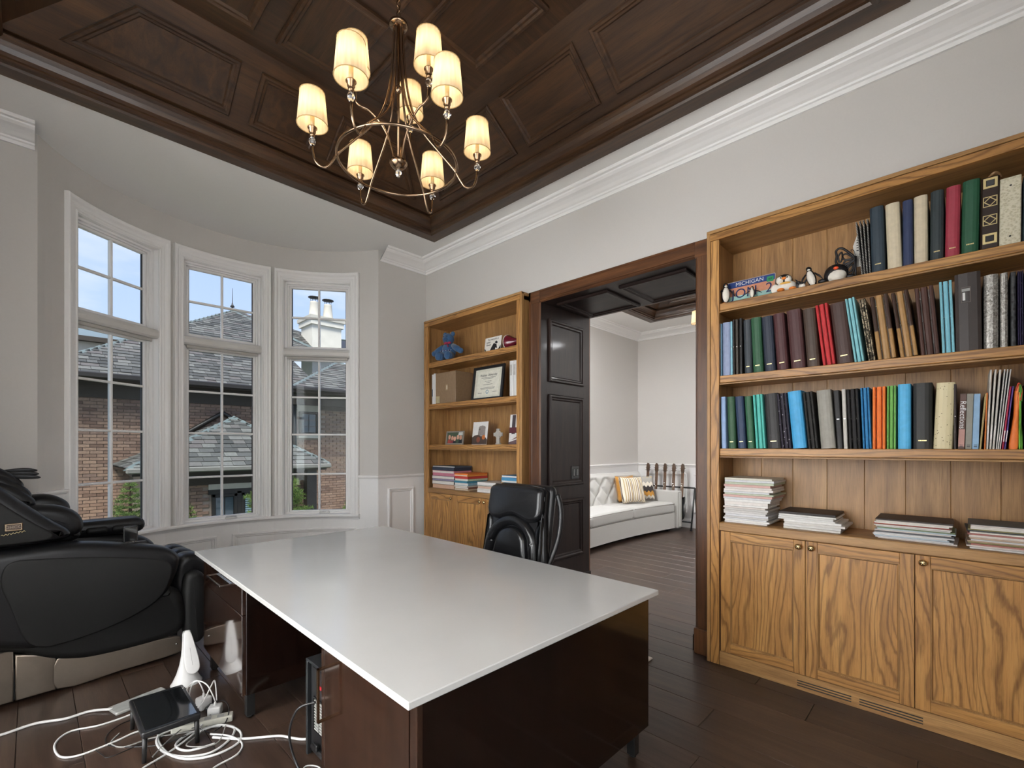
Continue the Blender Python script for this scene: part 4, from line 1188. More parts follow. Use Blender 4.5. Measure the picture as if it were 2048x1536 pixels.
# horseshoe bolster and the lumbar cushion inside it
bl = []
for i in range(25):
    a = PI * i / 24
    bl.append((0.195 * math.cos(a) * (1 + 0.12 * (1 - math.sin(a))), 0.685 + 0.175 * math.sin(a)))
bl = [(0.245, 0.46)] + bl + [(-0.245, 0.46)]
G().tube(spline([fr(u, v, 0.048) for u, v in bl], 2), 0.040, 10).build('bolster', 'gloss_leather', oc)
pad([(-0.17, 0.47), (-0.165, 0.64), (-0.12, 0.77), (0.0, 0.815), (0.12, 0.77), (0.165, 0.64), (0.17, 0.47)], 0.01, 0.085, 0.035, 'lumbar_cushion')
for s_ in (-1, 1):
    pad([(0.215 * s_, 0.80), (0.262 * s_, 0.90), (0.275 * s_, 0.80), (0.29 * s_, 0.62), (0.26 * s_, 0.50), (0.235 * s_, 0.62)], 0.0, 0.062, 0.025, 'side_panel')
    st = G(); st.tube([fr(0.268 * s_, 0.55 + 0.045 * k, 0.058 - abs(k - 5) * 0.0025) for k in range(12)], 0.0016, 5); st.build('stitching', plain('grey_stitch', hx('6a6a6c'), 0.6), oc)
    # sweeping side frame
    G().tube(spline([fr(0.305 * s_, 1.06, -0.05), fr(0.33 * s_, 0.95, -0.075), fr(0.335 * s_, 0.80, -0.08), fr(0.325 * s_, 0.66, -0.05), fr(0.315 * s_, 0.55, 0.02), fr(0.32 * s_, 0.58, 0.18), fr(0.32 * s_, 0.60, 0.32)], 5), 0.019, 10).build('arm_frame', 'blackplastic', oc)
    pad(rrect(0.285 * s_ if s_ > 0 else -0.36, 0.36 if s_ > 0 else 0.285 * s_, 0.60, 0.63, 0.012), 0.10, 0.34, 0.012, 'arm_pad', 'gloss_leather', front, False)
G().tube([fr(0.25 * q / 10.0, 1.10, 0.03 + 0.01 * math.cos(q / 3)) for q in range(-10, 11)], 0.012, 8).build('top_gather', 'gloss_leather', oc)
pad(rrect(-0.27, 0.27, 0.40, 0.50, 0.045), -0.02, 0.46, 0.045, 'seat_pad', 'gloss_leather', front, False)
G().box(-0.30, -0.06, -0.14, 0.14, 0.355, 0.40, 0.01).build('mechanism', 'blackmetal', oc)
G().lathe([(0.028, 0.10), (0.028, 0.25), (0.018, 0.25), (0.018, 0.36)], 16, (-0.2, 0, 0)).build('gas_lift', 'chrome', oc)
for k in range(5):
    a = 2 * PI * k / 5 + 0.3
    ar = G(); ar.tube([(-0.2, 0, 0.11), (-0.2 + 0.16 * math.cos(a), 0.16 * math.sin(a), 0.10), (-0.2 + 0.30 * math.cos(a), 0.30 * math.sin(a), 0.072)], 0.018, 8, rs=[0.024, 0.020, 0.015]); ao = ar.build('base_arm', 'blackmetal', oc)
    cx, cy = -0.2 + 0.30 * math.cos(a), 0.30 * math.sin(a)
    wh = G()
    for e_ in (-0.018, 0.006):
        wh.lathe([(0.0, 0), (0.024, 0), (0.027, 0.003), (0.027, 0.009), (0.024, 0.012), (0, 0.012)], 16, (0, 0, 0), lambda x, y, z: (cx - math.sin(a) * (z + e_) + math.cos(a) * x, cy + math.cos(a) * (z + e_) + math.sin(a) * x, 0.027 + y))
    wh.tube([(cx, cy, 0.03), (cx, cy, 0.07)], 0.006, 6)
    wh.build('caster', 'blackplastic', ao)

# ================================================================ next room: sofa, cushions, guitars
def yf(x): return 3.56 - 0.17 * ((x - 5.75) / 1.8) ** 2
SO = (5.75, 3.56, 0)
sf = thing('sofa', 'curved light grey tufted sofa under the window of the next room', 'sofa', SO)
def sofa_sweep(x0, x1, sec, nm, mat, n=24, smooth=True, endr=0.0, parent=sf):
    """sec: list of (dy from front curve, z); swept along the curve, ends pinched by endr"""
    k = len(sec); vs = []
    cy = sum(p[0] for p in sec) / k; cz = sum(p[1] for p in sec) / k
    st = [x0 + (x1 - x0) * i / n for i in range(n + 1)]
    if endr:
        st = [x0, x0 + endr * 0.3, x0 + endr] + [x for x in st if x0 + endr < x < x1 - endr] + [x1 - endr, x1 - endr * 0.3, x1]
    for i, x in enumerate(st):
        q = 1.0
        if endr:
            if i == 0 or i == len(st) - 1: q = 0.72
            elif i == 1 or i == len(st) - 2: q = 0.93
        for dy, z in sec:
            a = cy + (dy - cy) * (1 - (1 - q) * 0.25); b = cz + (z - cz) * q
            vs.append((x - SO[0], yf(x) + a - SO[1], b))
    m = len(st)
    fs = [(i * k + j, i * k + (j + 1) % k, (i + 1) * k + (j + 1) % k, (i + 1) * k + j) for i in range(m - 1) for j in range(k)]
    g = G().add(vs, fs, smooth)
    g.f.append(tuple(range(k))); g.sm.append(False)
    g.f.append(tuple((m - 1) * k + j for j in range(k - 1, -1, -1))); g.sm.append(False)
    return g.build(nm, mat, parent)
sofa_sweep(4.0, 7.46, [(0, 0.05), (0.0, 0.30), (0.02, 0.31), (0.70, 0.31), (0.70, 0.05)], 'base', 'linen', smooth=False)
cs = rrect(-0.015, 0.60, 0.305, 0.475, 0.05)
for x0, x1 in ((4.06, 5.165), (5.175, 6.275), (6.285, 7.40)):
    c = sofa_sweep(x0, x1, [(u, v + (0.02 * math.sin(PI * (u + 0.015) / 0.615) if v > 0.4 else 0)) for u, v in cs], 'seat_cushion', 'linen', 14, True, 0.06)
    pp = G()
    for zz in (0.325, 0.452):
        pp.tube([(x - SO[0], yf(x) - 0.017 - SO[1], zz) for x in [x0 + 0.02 + (x1 - x0 - 0.04) * i / 12 for i in range(13)]], 0.006, 6)
    pp.build('piping', 'piping', c)
# tufted back: diamond pattern pressed in at the buttons
nx, nz = 150, 26; X0, X1 = 4.02, 7.42
vs = []
for i in range(nx + 1):
    x = X0 + (X1 - X0) * i / nx
    for j in range(nz + 1):
        t = j / nz; z = 0.44 + 0.50 * t
        u = (x - X0) / 0.165; v = t * 3.1
        d1 = abs(((u + v) / 2 + 0.5) % 1 - 0.5); d2 = abs(((u - v) / 2 + 0.5) % 1 - 0.5)
        tuft = 0.034 * (1 - math.exp(-min(d1, d2) * 11)) if 0.05 < t < 0.9 else 0.03
        rim = 0.0 if t < 0.93 else (t - 0.93) / 0.07 * 0.03
        vs.append((x - SO[0], yf(x) + 0.555 + 0.10 * t - tuft + rim - SO[1], z))
fs = [(i * (nz + 1) + j, (i + 1) * (nz + 1) + j, (i + 1) * (nz + 1) + j + 1, i * (nz + 1) + j + 1) for i in range(nx) for j in range(nz)]
G().add(vs, fs, True).build('tufted_back', 'linen', sf)
sofa_sweep(4.0, 7.46, [(0.585, 0.30), (0.66, 0.92), (0.69, 0.955), (0.735, 0.955), (0.76, 0.92), (0.76, 0.05), (0.62, 0.05)], 'back_shell', 'linen', smooth=False)
for x0, x1 in ((7.42, 7.575), (3.955, 4.08)):
    g = G(); ya = yf(x1) - 0.02 - SO[1]
    puff(g, rrect(x0 - SO[0], x1 - SO[0], 0.045, 0.66, 0.025), ya, ya + 0.80, 0.02, side)
    ar = g.build('arm', 'linen', sf)
    G().sweep(rect(x0 + 0.012 - SO[0], x1 - 0.012 - SO[0], 0.06, 0.645), [(0, 0.002), (0.006, 0.008), (0.012, 0.002)], True, lambda u, v, h: (u, ya - h, v)).build('welt', 'piping', ar)
for xx in (4.15, 7.35):
    for yy in (0.06, 0.62): G().box(xx - 0.03 - SO[0], xx + 0.03 - SO[0], yf(xx) + yy - SO[1], yf(xx) + yy + 0.06 - SO[1], 0.0, 0.052).build('foot', 'blackmetal', sf)
def stripes():
    m, n, p = newmat('striped_cushion_fabric')
    v = coords(n, (1, 1, 1), False)
    sp = n.nodes.new('ShaderNodeSeparateXYZ'); n.links.new(v, sp.inputs[0])
    a = n.nodes.new('ShaderNodeMath'); a.operation = 'MULTIPLY'; a.inputs[1].default_value = 6.2; n.links.new(sp.outputs[0], a.inputs[0])
    fr_ = n.nodes.new('ShaderNodeMath'); fr_.operation = 'FRACT'; n.links.new(a.outputs[0], fr_.inputs[0])
    r_ = n.nodes.new('ShaderNodeValToRGB'); r_.color_ramp.interpolation = 'CONSTANT'
    st = [(0.0, 'e6dccb'), (0.14, 'b49a6c'), (0.22, 'e6dccb'), (0.34, '7d6a58'), (0.42, 'e9e2d4'), (0.55, 'a8834a'), (0.62, 'd9cbb0'), (0.72, '5c5048'), (0.78, 'e6dccb'), (0.9, 'c2ad86')]
    el = r_.color_ramp.elements
    while len(el) < len(st): el.new(0.5)
    for i, (q, h_) in enumerate(st): el[i].position = q; el[i].color = (*hx(h_), 1)
    n.links.new(fr_.outputs[0], r_.inputs[0]); n.links.new(r_.outputs[0], p.inputs['Base Color']); p.inputs['Roughness'].default_value = 0.9
    return m
def zigzag():
    m, n, p = newmat('zigzag_cushion_fabric')
    v = coords(n, (1, 1, 1), False)
    sp = n.nodes.new('ShaderNodeSeparateXYZ'); n.links.new(v, sp.inputs[0])
    pg = n.nodes.new('ShaderNodeMath'); pg.operation = 'PINGPONG'; pg.inputs[1].default_value = 0.035; n.links.new(sp.outputs[0], pg.inputs[0])
    ad = n.nodes.new('ShaderNodeMath'); ad.operation = 'ADD'; n.links.new(sp.outputs[2], ad.inputs[0]); n.links.new(pg.outputs[0], ad.inputs[1])
    ml = n.nodes.new('ShaderNodeMath'); ml.operation = 'MULTIPLY'; ml.inputs[1].default_value = 2.3; n.links.new(ad.outputs[0], ml.inputs[0])
    r_ = n.nodes.new('ShaderNodeValToRGB'); r_.color_ramp.interpolation = 'CONSTANT'
    st = [(0.0, '8a857e'), (0.14, 'd6d0c4'), (0.24, 'c08a3c'), (0.40, '3a3432'), (0.60, 'e2dacb'), (0.74, 'a8a49c'), (0.95, 'd8b878')]
    el = r_.color_ramp.elements
    while len(el) < len(st): el.new(0.5)
    for i, (q, h_) in enumerate(st): el[i].position = q; el[i].color = (*hx(h_), 1)
    n.links.new(ml.outputs[0], r_.inputs[0]); n.links.new(r_.outputs[0], p.inputs['Base Color']); p.inputs['Roughness'].default_value = 0.9
    return m
def cushion(label, loc, rz, tiltx, size, mat, group):
    t = thing('throw_pillow', label, 'pillow', loc, rz, group)
    n = 20; vs = []
    for sgn in (1, -1):
        for i in range(n + 1):
            for j in range(n + 1):
                u, v = -1 + 2 * i / n, -1 + 2 * j / n
                th = 0.085 * ((1 - u ** 4) * (1 - v ** 4)) ** 0.5
                pin = 1 - 0.06 * (1 - abs(u)) * abs(v) - 0.0
                x = size / 2 * u * (1 - 0.07 * (1 - v * v)); z = size / 2 * v * (1 - 0.07 * (1 - u * u))
                vs.append((x, sgn * th, z + size / 2))
    m = (n + 1) ** 2; fs = []
    for i in range(n):
        for j in range(n):
            a = i * (n + 1) + j
            fs.append((a, a + n + 1, a + n + 2, a + 1)); fs.append((m + a, m + a + 1, m + a + n + 2, m + a + n + 1))
    b = G().add([(x, y * math.cos(tiltx) + z * math.sin(tiltx), z * math.cos(tiltx) - y * math.sin(tiltx)) for x, y, z in vs], fs, True).build('cover', mat, t)
    ed = [(size / 2 * q * (1 - 0.0), 0, size * 0.5 + size / 2 * w_) for q, w_ in ((-1, -1), (1, -1), (1, 1), (-1, 1))]
    G().tube([(x, y * math.cos(tiltx) + z * math.sin(tiltx), z * math.cos(tiltx)) for x, y, z in ed], 0.004, 6, True).build('piping', 'piping', t)
    return t
M['stripes'] = stripes(); M['zigzag'] = zigzag()
cushion('square cushion with tan and cream stripes on the grey sofa', (6.72, 3.77, 0.495), -0.45, 0.30, 0.43, 'stripes', 'sofa cushions')
cushion('grey, black and ochre zigzag cushion tucked against the sofa arm', (7.16, 3.84, 0.49), -0.62, 0.30, 0.42, 'zigzag', 'sofa cushions')
cushion('plain ochre cushion mostly hidden behind the striped one', (6.86, 3.97, 0.49), -0.2, 0.2, 0.43, plain('ochre_fabric', hx('b8843c'), 0.9), 'sofa cushions')

# guitar rack and five guitars
gs = thing('guitar_stand', 'black tubular rack holding five guitars by the far wall', 'stand', (7.73, 3.72, 0))
g = G(); g.tube([(0.02, 0.52, 0.70), (0.02, -0.50, 0.70)], 0.014, 8); g.build('top_bar', 'blackmetal', gs)
g = G(); g.tube([(-0.12, 0.52, 0.14), (-0.12, -0.50, 0.14)], 0.014, 8); g.build('bottom_bar', 'blackmetal', gs)
for yy in (0.52, -0.50):
    G().tube([(0.02, yy, 0.70), (-0.13, yy, 0.02)], 0.014, 8).build('leg', 'blackmetal', gs)
    G().tube([(0.02, yy, 0.70), (0.13, yy, 0.02)], 0.014, 8).build('leg', 'blackmetal', gs)
    g = G()
    for xx in (-0.13, 0.13): g.lathe([(0.0, 0), (0.02, 0.0), (0.02, 0.03), (0, 0.03)], 10, (xx, yy, 0))
    g.build('rubber_feet', 'blackplastic', gs)
gtr_cols = ['33241c', '2a1a14', '6a4420', '1c1c1e', '141416']
place = ['nearest the window', 'second from the window', 'middle one of five', 'second from the open end', 'at the open end of the rack']
for k, yy in enumerate((4.06, 3.895, 3.735, 3.575, 3.42)):
    t = thing('guitar', 'electric guitar with %s body in the rack, %s' % (('dark brown', 'dark red brown', 'amber', 'charcoal', 'black')[k], place[k]), 'guitar', (7.64, yy, 0.155), 0, 'guitars in the rack')
    th = 0.10
    def gt(u, v, h, th=th): return (-h * math.cos(th) + v * math.sin(th), u, v * math.cos(th) + h * math.sin(th))
    outl = [(0.0, 0.0), (0.10, 0.02), (0.145, 0.10), (0.115, 0.19), (0.10, 0.24), (0.13, 0.30), (0.115, 0.38), (0.06, 0.36), (0.03, 0.33), (-0.03, 0.33), (-0.06, 0.37), (-0.12, 0.40), (-0.13, 0.32), (-0.10, 0.24), (-0.115, 0.19), (-0.145, 0.10), (-0.10, 0.02)]
    g = G(); puff(g, [(u * 0.5, v) for u, v in [tuple(p)[:2] for p in spline(outl, 3, True)]], -0.02, 0.02, 0.008, gt); bo2 = g.build('body', hexmat(gtr_cols[k], 0.15, coat=1.0), t)
    nk = G(); nk.box(-0.024, 0.024, -0.008, 0.016, 0.30, 0.80, 0.006, lambda x, y, z: gt(x, z, -y)); nk.build('neck', plain('maple_neck', hx('6b4a30'), 0.4), t)
    hd = G(); puff(hd, [(-0.022, 0.79), (0.022, 0.79), (0.034, 0.86), (0.03, 0.93), (0.012, 0.96), (-0.02, 0.945), (-0.034, 0.88)], -0.012, 0.004, 0.003, gt); ho = hd.build('headstock', plain('headstock_wood', hx('4a3524'), 0.35), t)
    for q in range(3):
        for s_ in (-1, 1):
            pg_ = G(); pg_.tube([gt(s_ * 0.03, 0.83 + q * 0.042, -0.004), gt(s_ * 0.052, 0.835 + q * 0.042, -0.004)], 0.006, 6); pg_.build('tuning_peg', 'chrome', ho)
    st = G()
    for q in range(6): st.tube([gt(-0.015 + q * 0.006, 0.10, 0.024), gt(-0.012 + q * 0.005, 0.82, 0.010)], 0.0008, 4)
    st.build('strings', 'chrome', t)

# ================================================================ outside: neighbour house, spruces, lawn
struct('ground', G().box(-14, 22, 5.9, 40, -1.9, -1.8), 'grass', 'lawn outside the bay')
nh = thing('neighbour_house', 'tan brick house with grey slate hip roofs seen through the bay windows', 'house', (3.0, 13.0, -1.8))
HO = (3.0, 13.0, -1.8)
def hl(p): return (p[0] - HO[0], p[1] - HO[1], p[2] - HO[2])
def hbox(x0, x1, y0, y1, z0, z1, nm, mat, parent=nh, c=0.0):
    return G().box(x0 - HO[0], x1 - HO[0], y0 - HO[1], y1 - HO[1], z0 - HO[2], z1 - HO[2], c).build(nm, mat, parent)
YM, YP = 13.0, 11.0
hbox(-4, 13, YM + 0.012, YM + 0.3, -1.8, 2.75, 'main_wall', 'mortar')
hbox(1.55, 4.50, YP + 0.012, YM, -1.8, 0.95, 'porch_wall', 'mortar')
brk = G().box(0, 0.205, -0.012, 0.012, 0, 0.058, 0.004).mesh('brick')
stuffb = G(); nb = 0
wins = [(5.05, 5.63, 1.64, 2.5)]           # upper window hole on the main wall
def brickwall(x0, x1, y, z0, z1, holes, vis):
    global nb
    row = 0; z = z0
    while z < z1:
        x = x0 - (0.108 if row % 2 else 0)
        while x < x1:
            a, b = max(x, x0), min(x + 0.205, x1)
            if b - a > 0.03 and not any(a < h[1] and b > h[0] and z < h[3] and z + 0.058 > h[2] for h in holes):
                if nb < 300 and vis(x, z) and b - a > 0.2:
                    o = link('brick', brk, 'brick', nh); o.location = hl((a, y, z)); nb += 1
                else:
                    stuffb.box(a - HO[0], b - HO[0], y - 0.012 - HO[1], y + 0.012 - HO[1], z - HO[2], z + 0.058 - HO[2])
            x += 0.216
        z += 0.0685; row += 1
pdoor = (2.55, 3.62, -1.8, 0.60)
brickwall(1.55, 4.50, YP, -1.0, 0.70, [pdoor], lambda x, z: 1.6 < x < 2.5 and z > -0.75)
brickwall(-1.2, 9.0, YM, -0.6, 2.42, wins + [(1.6, 4.45, -2, 0.9)], lambda x, z: 1.0 < x < 6 and 1.6 < z < 2.3)
so_ = stuffb.build('brick_courses', 'brick', nh); so_['kind'] = 'stuff'
hbox(-4, 13, YM - 0.03, YM + 0.02, 2.42, 2.78, 'frieze_board', 'soffit')
hbox(-4, 13, YM - 0.45, YM + 0.02, 2.76, 2.80, 'soffit_board', 'soffit')
hbox(-4, 13, YM - 0.52, YM - 0.40, 2.78, 2.90, 'gutter', 'darktrim', c=0.02)
# shingled planes
shm = G().box(0, 0.24, 0, 0.20, 0, 0.02).mesh('shingle')
stuffs = G(); nsh = 0
def shingles(E0, E1, T1, T0, individually, expo=0.16, wd=0.25):
    """E0-E1 eave left to right, T0-T1 top left to right (may coincide)"""
    global nsh
    E0, E1, T0, T1 = map(Vector, (E0, E1, T0, T1))
    U = (E1 - E0).normalized(); mid = (T0 + T1) / 2 - E0
    V = (mid - U * mid.dot(U)).normalized(); N = U.cross(V)
    if N.z < 0: N = -N
    Hh = (T0 - E0).dot(V); a0, a1 = 0.0, (E1 - E0).dot(U); b0, b1 = (T0 - E0).dot(U), (T1 - E0).dot(U)
    deck = G().add([hl(p - N * 0.01) for p in (E0, E1, T1, T0)] + [hl(p - N * 0.07) for p in (E0, E1, T1, T0)], [(0, 1, 2, 3), (7, 6, 5, 4), (0, 4, 5, 1), (1, 5, 6, 2), (2, 6, 7, 3), (3, 7, 4, 0)])
    deck.build('roof_deck', 'darktrim', nh)
    M3 = Matrix((U, V, N)).transposed()
    tl = Matrix.Rotation(math.radians(-5.0), 3, 'X')
    rr = random.Random(5); r_ = 0
    v = 0.0
    while v < Hh - 0.04:
        t = (v + expo * 0.5) / Hh
        lo, hi_ = a0 + (b0 - a0) * t, a1 + (b1 - a1) * t
        x = lo - rr.random() * wd
        while x < hi_:
            w_ = wd * rr.choice((0.7, 0.9, 1.0, 1.15))
            a, b = max(x, lo), min(x + w_ - 0.006, hi_)
            if b - a > 0.03:
                P = E0 + U * a + V * v + N * (0.004 + rr.random() * 0.008)
                if individually and nsh < 300 and b - a > 0.14:
                    o = link('shingle', shm, 'slate', nh); R_ = M3 @ tl
                    o.matrix_local = Matrix.Translation(hl(P)) @ R_.to_4x4() @ Matrix.Diagonal(((b - a) / 0.24, 1, 1, 1)); nsh += 1
                else:
                    R_ = M3 @ tl
                    stuffs.box(0, b - a, 0, 0.20, 0, 0.02, 0.0, lambda p, q, s_: tuple(Vector(hl(P)) + R_ @ Vector((p, q, s_))))
            x += w_
        v += expo; r_ += 1
    return
def ridge(A, B, nm='ridge_cap'):
    A, B = Vector(A), Vector(B); n = max(2, int((B - A).length / 0.22)); d = (B - A) / n
    g = G()
    for i in range(n):
        p, q = A + d * i, A + d * (i + 1.02)
        dd = d.normalized(); sd = dd.cross(Vector((0, 0, 1))).normalized() * 0.085; upv = Vector((0, 0, 0.035)); dn_ = Vector((0, 0, -0.03)); l = Vector((0, 0, 0.012))
        g.add([hl(p + upv), hl(p + sd + dn_), hl(p - sd + dn_), hl(q + upv + l), hl(q + sd + dn_ + l), hl(q - sd + dn_ + l)], [(0, 1, 4, 3), (0, 3, 5, 2), (3, 4, 5), (0, 2, 1)])
    g.build(nm, plain('ridge_slate', hx('5f6a6a'), 0.8, var=0.2, nscale=6), nh)
# porch hip roof (nearest): built shingle by shingle
pe0, pe1, pa = (1.18, 10.58, 1.0), (4.84, 10.58, 1.0), (3.33, 12.35, 2.08)
shingles(pe0, pe1, pa, pa, True, 0.17, 0.26)
shingles((1.18, 13.0, 1.0), pe0, pa, pa, False); shingles(pe1, (4.84, 13.0, 1.0), pa, pa, False)
ridge(pe0, pa); ridge(pe1, pa)
G().tube([hl((1.9, 12.96, 1.28)), hl((3.25, 12.96, 2.22)), hl((4.75, 12.96, 1.28))], 0.06, 6).build('wall_flashing', 'darktrim', nh)
hbox(1.16, 4.86, 10.52, 10.62, 0.91, 1.01, 'porch_gutter', plain('gutter_grey', hx('7c7a74'), 0.5), c=0.02)
hbox(1.25, 4.78, 10.62, 11.02, 0.86, 0.93, 'porch_soffit', 'soffit'); hbox(1.5, 4.55, 10.96, 11.02, 0.62, 0.88, 'porch_frieze', 'soffit')
hbox(4.40, 4.62, 10.78, 11.0, -1.8, 0.86, 'porch_post', 'darktrim')
# main roof: big front pyramid, right wing, rear ridge
me0, me1, ma = (-0.10, 12.55, 2.86), (8.9, 12.55, 2.86), (4.62, 17.3, 5.87)
shingles(me0, (5.6, 12.55, 2.86), (ma[0] + 0.4, ma[1], ma[2]), ma, True)
shingles((4.0, 16.6, 5.3), (13, 14.6, 3.4), (13, 19.2, 6.0), (5.2, 19.2, 5.95), False)
shingles((-0.1, 20.0, 2.86), me0, ma, ma, False)
ridge(me0, ma); ridge((6.55, 15.2, 4.55), ma); ridge((5.2, 19.2, 5.97), (13, 19.2, 6.02))
shingles((5.0, 15.0, 4.4), (7.2, 15.0, 4.4), (6.0, 17.0, 5.6), ma, False)
we0, we1, wa = (4.60, 12.15, 2.93), (9.2, 12.15, 2.93), (6.83, 14.4, 4.10)
shingles(we0, we1, wa, wa, False)
ridge(we0, wa); ridge(wa, we1)
hbox(4.55, 9.2, 12.1, 12.2, 2.84, 2.94, 'wing_gutter', 'darktrim', c=0.02); hbox(4.7, 9.2, 12.5, 12.55, 2.5, 2.86, 'wing_frieze', 'soffit')
hbox(4.7, 9.2, 12.2, 12.6, 2.80, 2.84, 'wing_soffit', 'soffit')
# far left roof with a dormer
shingles((-6.5, 18.8, 3.4), (1.5, 18.8, 3.4), (1.5, 22.6, 5.6), (-6.5, 22.6, 5.6), False, 0.22, 0.34)
hbox(-0.9, 2.2, 18.6, 21.5, 3.0, 4.55, 'dormer', 'stone'); hbox(-1.1, 2.4, 18.45, 21.7, 4.62, 4.98, 'dormer_roof', plain('zinc_roof', hx('93a3ac'), 0.4, var=0.05, nscale=2)); hbox(-1.15, 2.45, 18.4, 18.6, 4.5, 4.64, 'dormer_fascia', 'soffit')
ss = stuffs.build('shingle_courses', 'slate', nh); ss['kind'] = 'stuff'
# finial on the apex
G().lathe([(0.05, 0), (0.02, 0.06), (0.015, 0.12), (0.07, 0.16), (0.03, 0.22), (0.012, 0.30), (0.006, 0.75), (0, 0.8)], 10, hl((4.62, 17.3, 5.85))).build('finial', 'darktrim', nh)
# chimney with two pots
cm_ = hbox(6.45, 7.45, 15.4, 16.3, 3.2, 5.45, 'chimney', 'chimney')
hbox(6.39, 7.51, 15.33, 16.37, 5.45, 5.62, 'chimney_band', 'chimney', cm_); hbox(6.35, 7.55, 15.29, 16.41, 5.62, 5.74, 'chimney_cap', 'stone', cm_)
for cx in (6.70, 7.18):
    p = G().lathe([(0.20, 0), (0.19, 0.08), (0.17, 0.10), (0.13, 0.52), (0.13, 0.58), (0, 0.58)], 14, hl((cx, 15.85, 5.74))).build('chimney_pot', 'stone', cm_)
    g = G().lathe([(0.0, 0.78), (0.19, 0.74), (0.19, 0.72), (0, 0.72)][::-1], 14, hl((cx, 15.85, 5.74)))
    for q in range(4): g.tube([hl((cx + 0.1 * math.cos(q * PI / 2), 15.85 + 0.1 * math.sin(q * PI / 2), 6.30)), hl((cx + 0.12 * math.cos(q * PI / 2), 15.85 + 0.12 * math.sin(q * PI / 2), 6.47))], 0.008, 4)
    g.build('pot_cowl', 'darktrim', p)
# windows of the house
def hwin(x0, x1, z0, z1, y, cols, rows, nm='window', blinds=False, mat='picglass'):
    f = G(); t = 0.06
    for a, b, c, d in ((x0, x0 + t, z0, z1), (x1 - t, x1, z0, z1), (x0, x1, z0, z0 + t), (x0, x1, z1 - t, z1)): f.box(a - HO[0], b - HO[0], y - 0.03 - HO[1], y + 0.04 - HO[1], c - HO[2], d - HO[2], 0.004)
    o = f.build(nm, 'darktrim', nh)
    for i in range(cols):
        for j in range(rows):
            a0 = x0 + t + (x1 - x0 - 2 * t) * i / cols; a1 = x0 + t + (x1 - x0 - 2 * t) * (i + 1) / cols
            c0 = z0 + t + (z1 - z0 - 2 * t) * j / rows; c1 = z0 + t + (z1 - z0 - 2 * t) * (j + 1) / rows
            hbox(a0 + 0.01, a1 - 0.01, y + 0.0, y + 0.01, c0 + 0.01, c1 - 0.01, 'pane', mat, o)
            if blinds:
                g = G(); zz = c0 + 0.03
                while zz < c1 - 0.03: g.box(a0 + 0.015 - HO[0], a1 - 0.015 - HO[0], y - 0.006 - HO[1], y - 0.001 - HO[1], zz - HO[2], zz + 0.03 - HO[2]); zz += 0.045
                g.build('blind_slats', plain('blind_slats_blue', hx('8fa8b4'), 0.5), o)['kind'] = 'stuff'
    hbox(x0 + 0.02, x1 - 0.02, y + 0.012, y + 0.03, z0 + 0.02, z1 - 0.02, 'muntin_grid', 'darktrim', o)
    return o
wx0, wx1 = 5.08, 5.60
hwin(wx0, wx1, 1.72, 2.36, YM - 0.02, 2, 3)
hbox(wx0 - 0.05, wx1 + 0.05, YM - 0.04, YM + 0.05, 2.36, 2.56, 'lintel', 'stone'); hbox(wx0 - 0.03, wx1 + 0.05, YM - 0.06, YM + 0.05, 1.63, 1.71, 'window_sill', 'stone')
hwin(2.56, 3.02, -1.4, 0.42, YP - 0.02, 2, 4, 'window', False, plain('dark_blue_glass', hx('3c4850'), 0.15, var=0.2, nscale=3, coat=1.0)); hbox(3.02, 3.10, YP - 0.04, YP + 0.04, -1.4, 0.46, 'mullion', 'darktrim')
hwin(3.10, 3.60, -1.4, 0.42, YP - 0.02, 2, 4, 'window', True)
hbox(2.5, 3.66, YP - 0.04, YP + 0.04, 0.42, 0.52, 'window_head', 'darktrim'); hbox(2.5, 3.66, YP - 0.045, YP + 0.05, 0.52, 0.63, 'lintel', 'stone')
G().tube([hl((4.93, 12.9, 2.5)), hl((4.93, 12.9, 1.75)), hl((4.95, 12.9, 1.0))], 0.05, 8).build('downspout', plain('downspout_metal', hx('5c5c5a'), 0.4), nh)
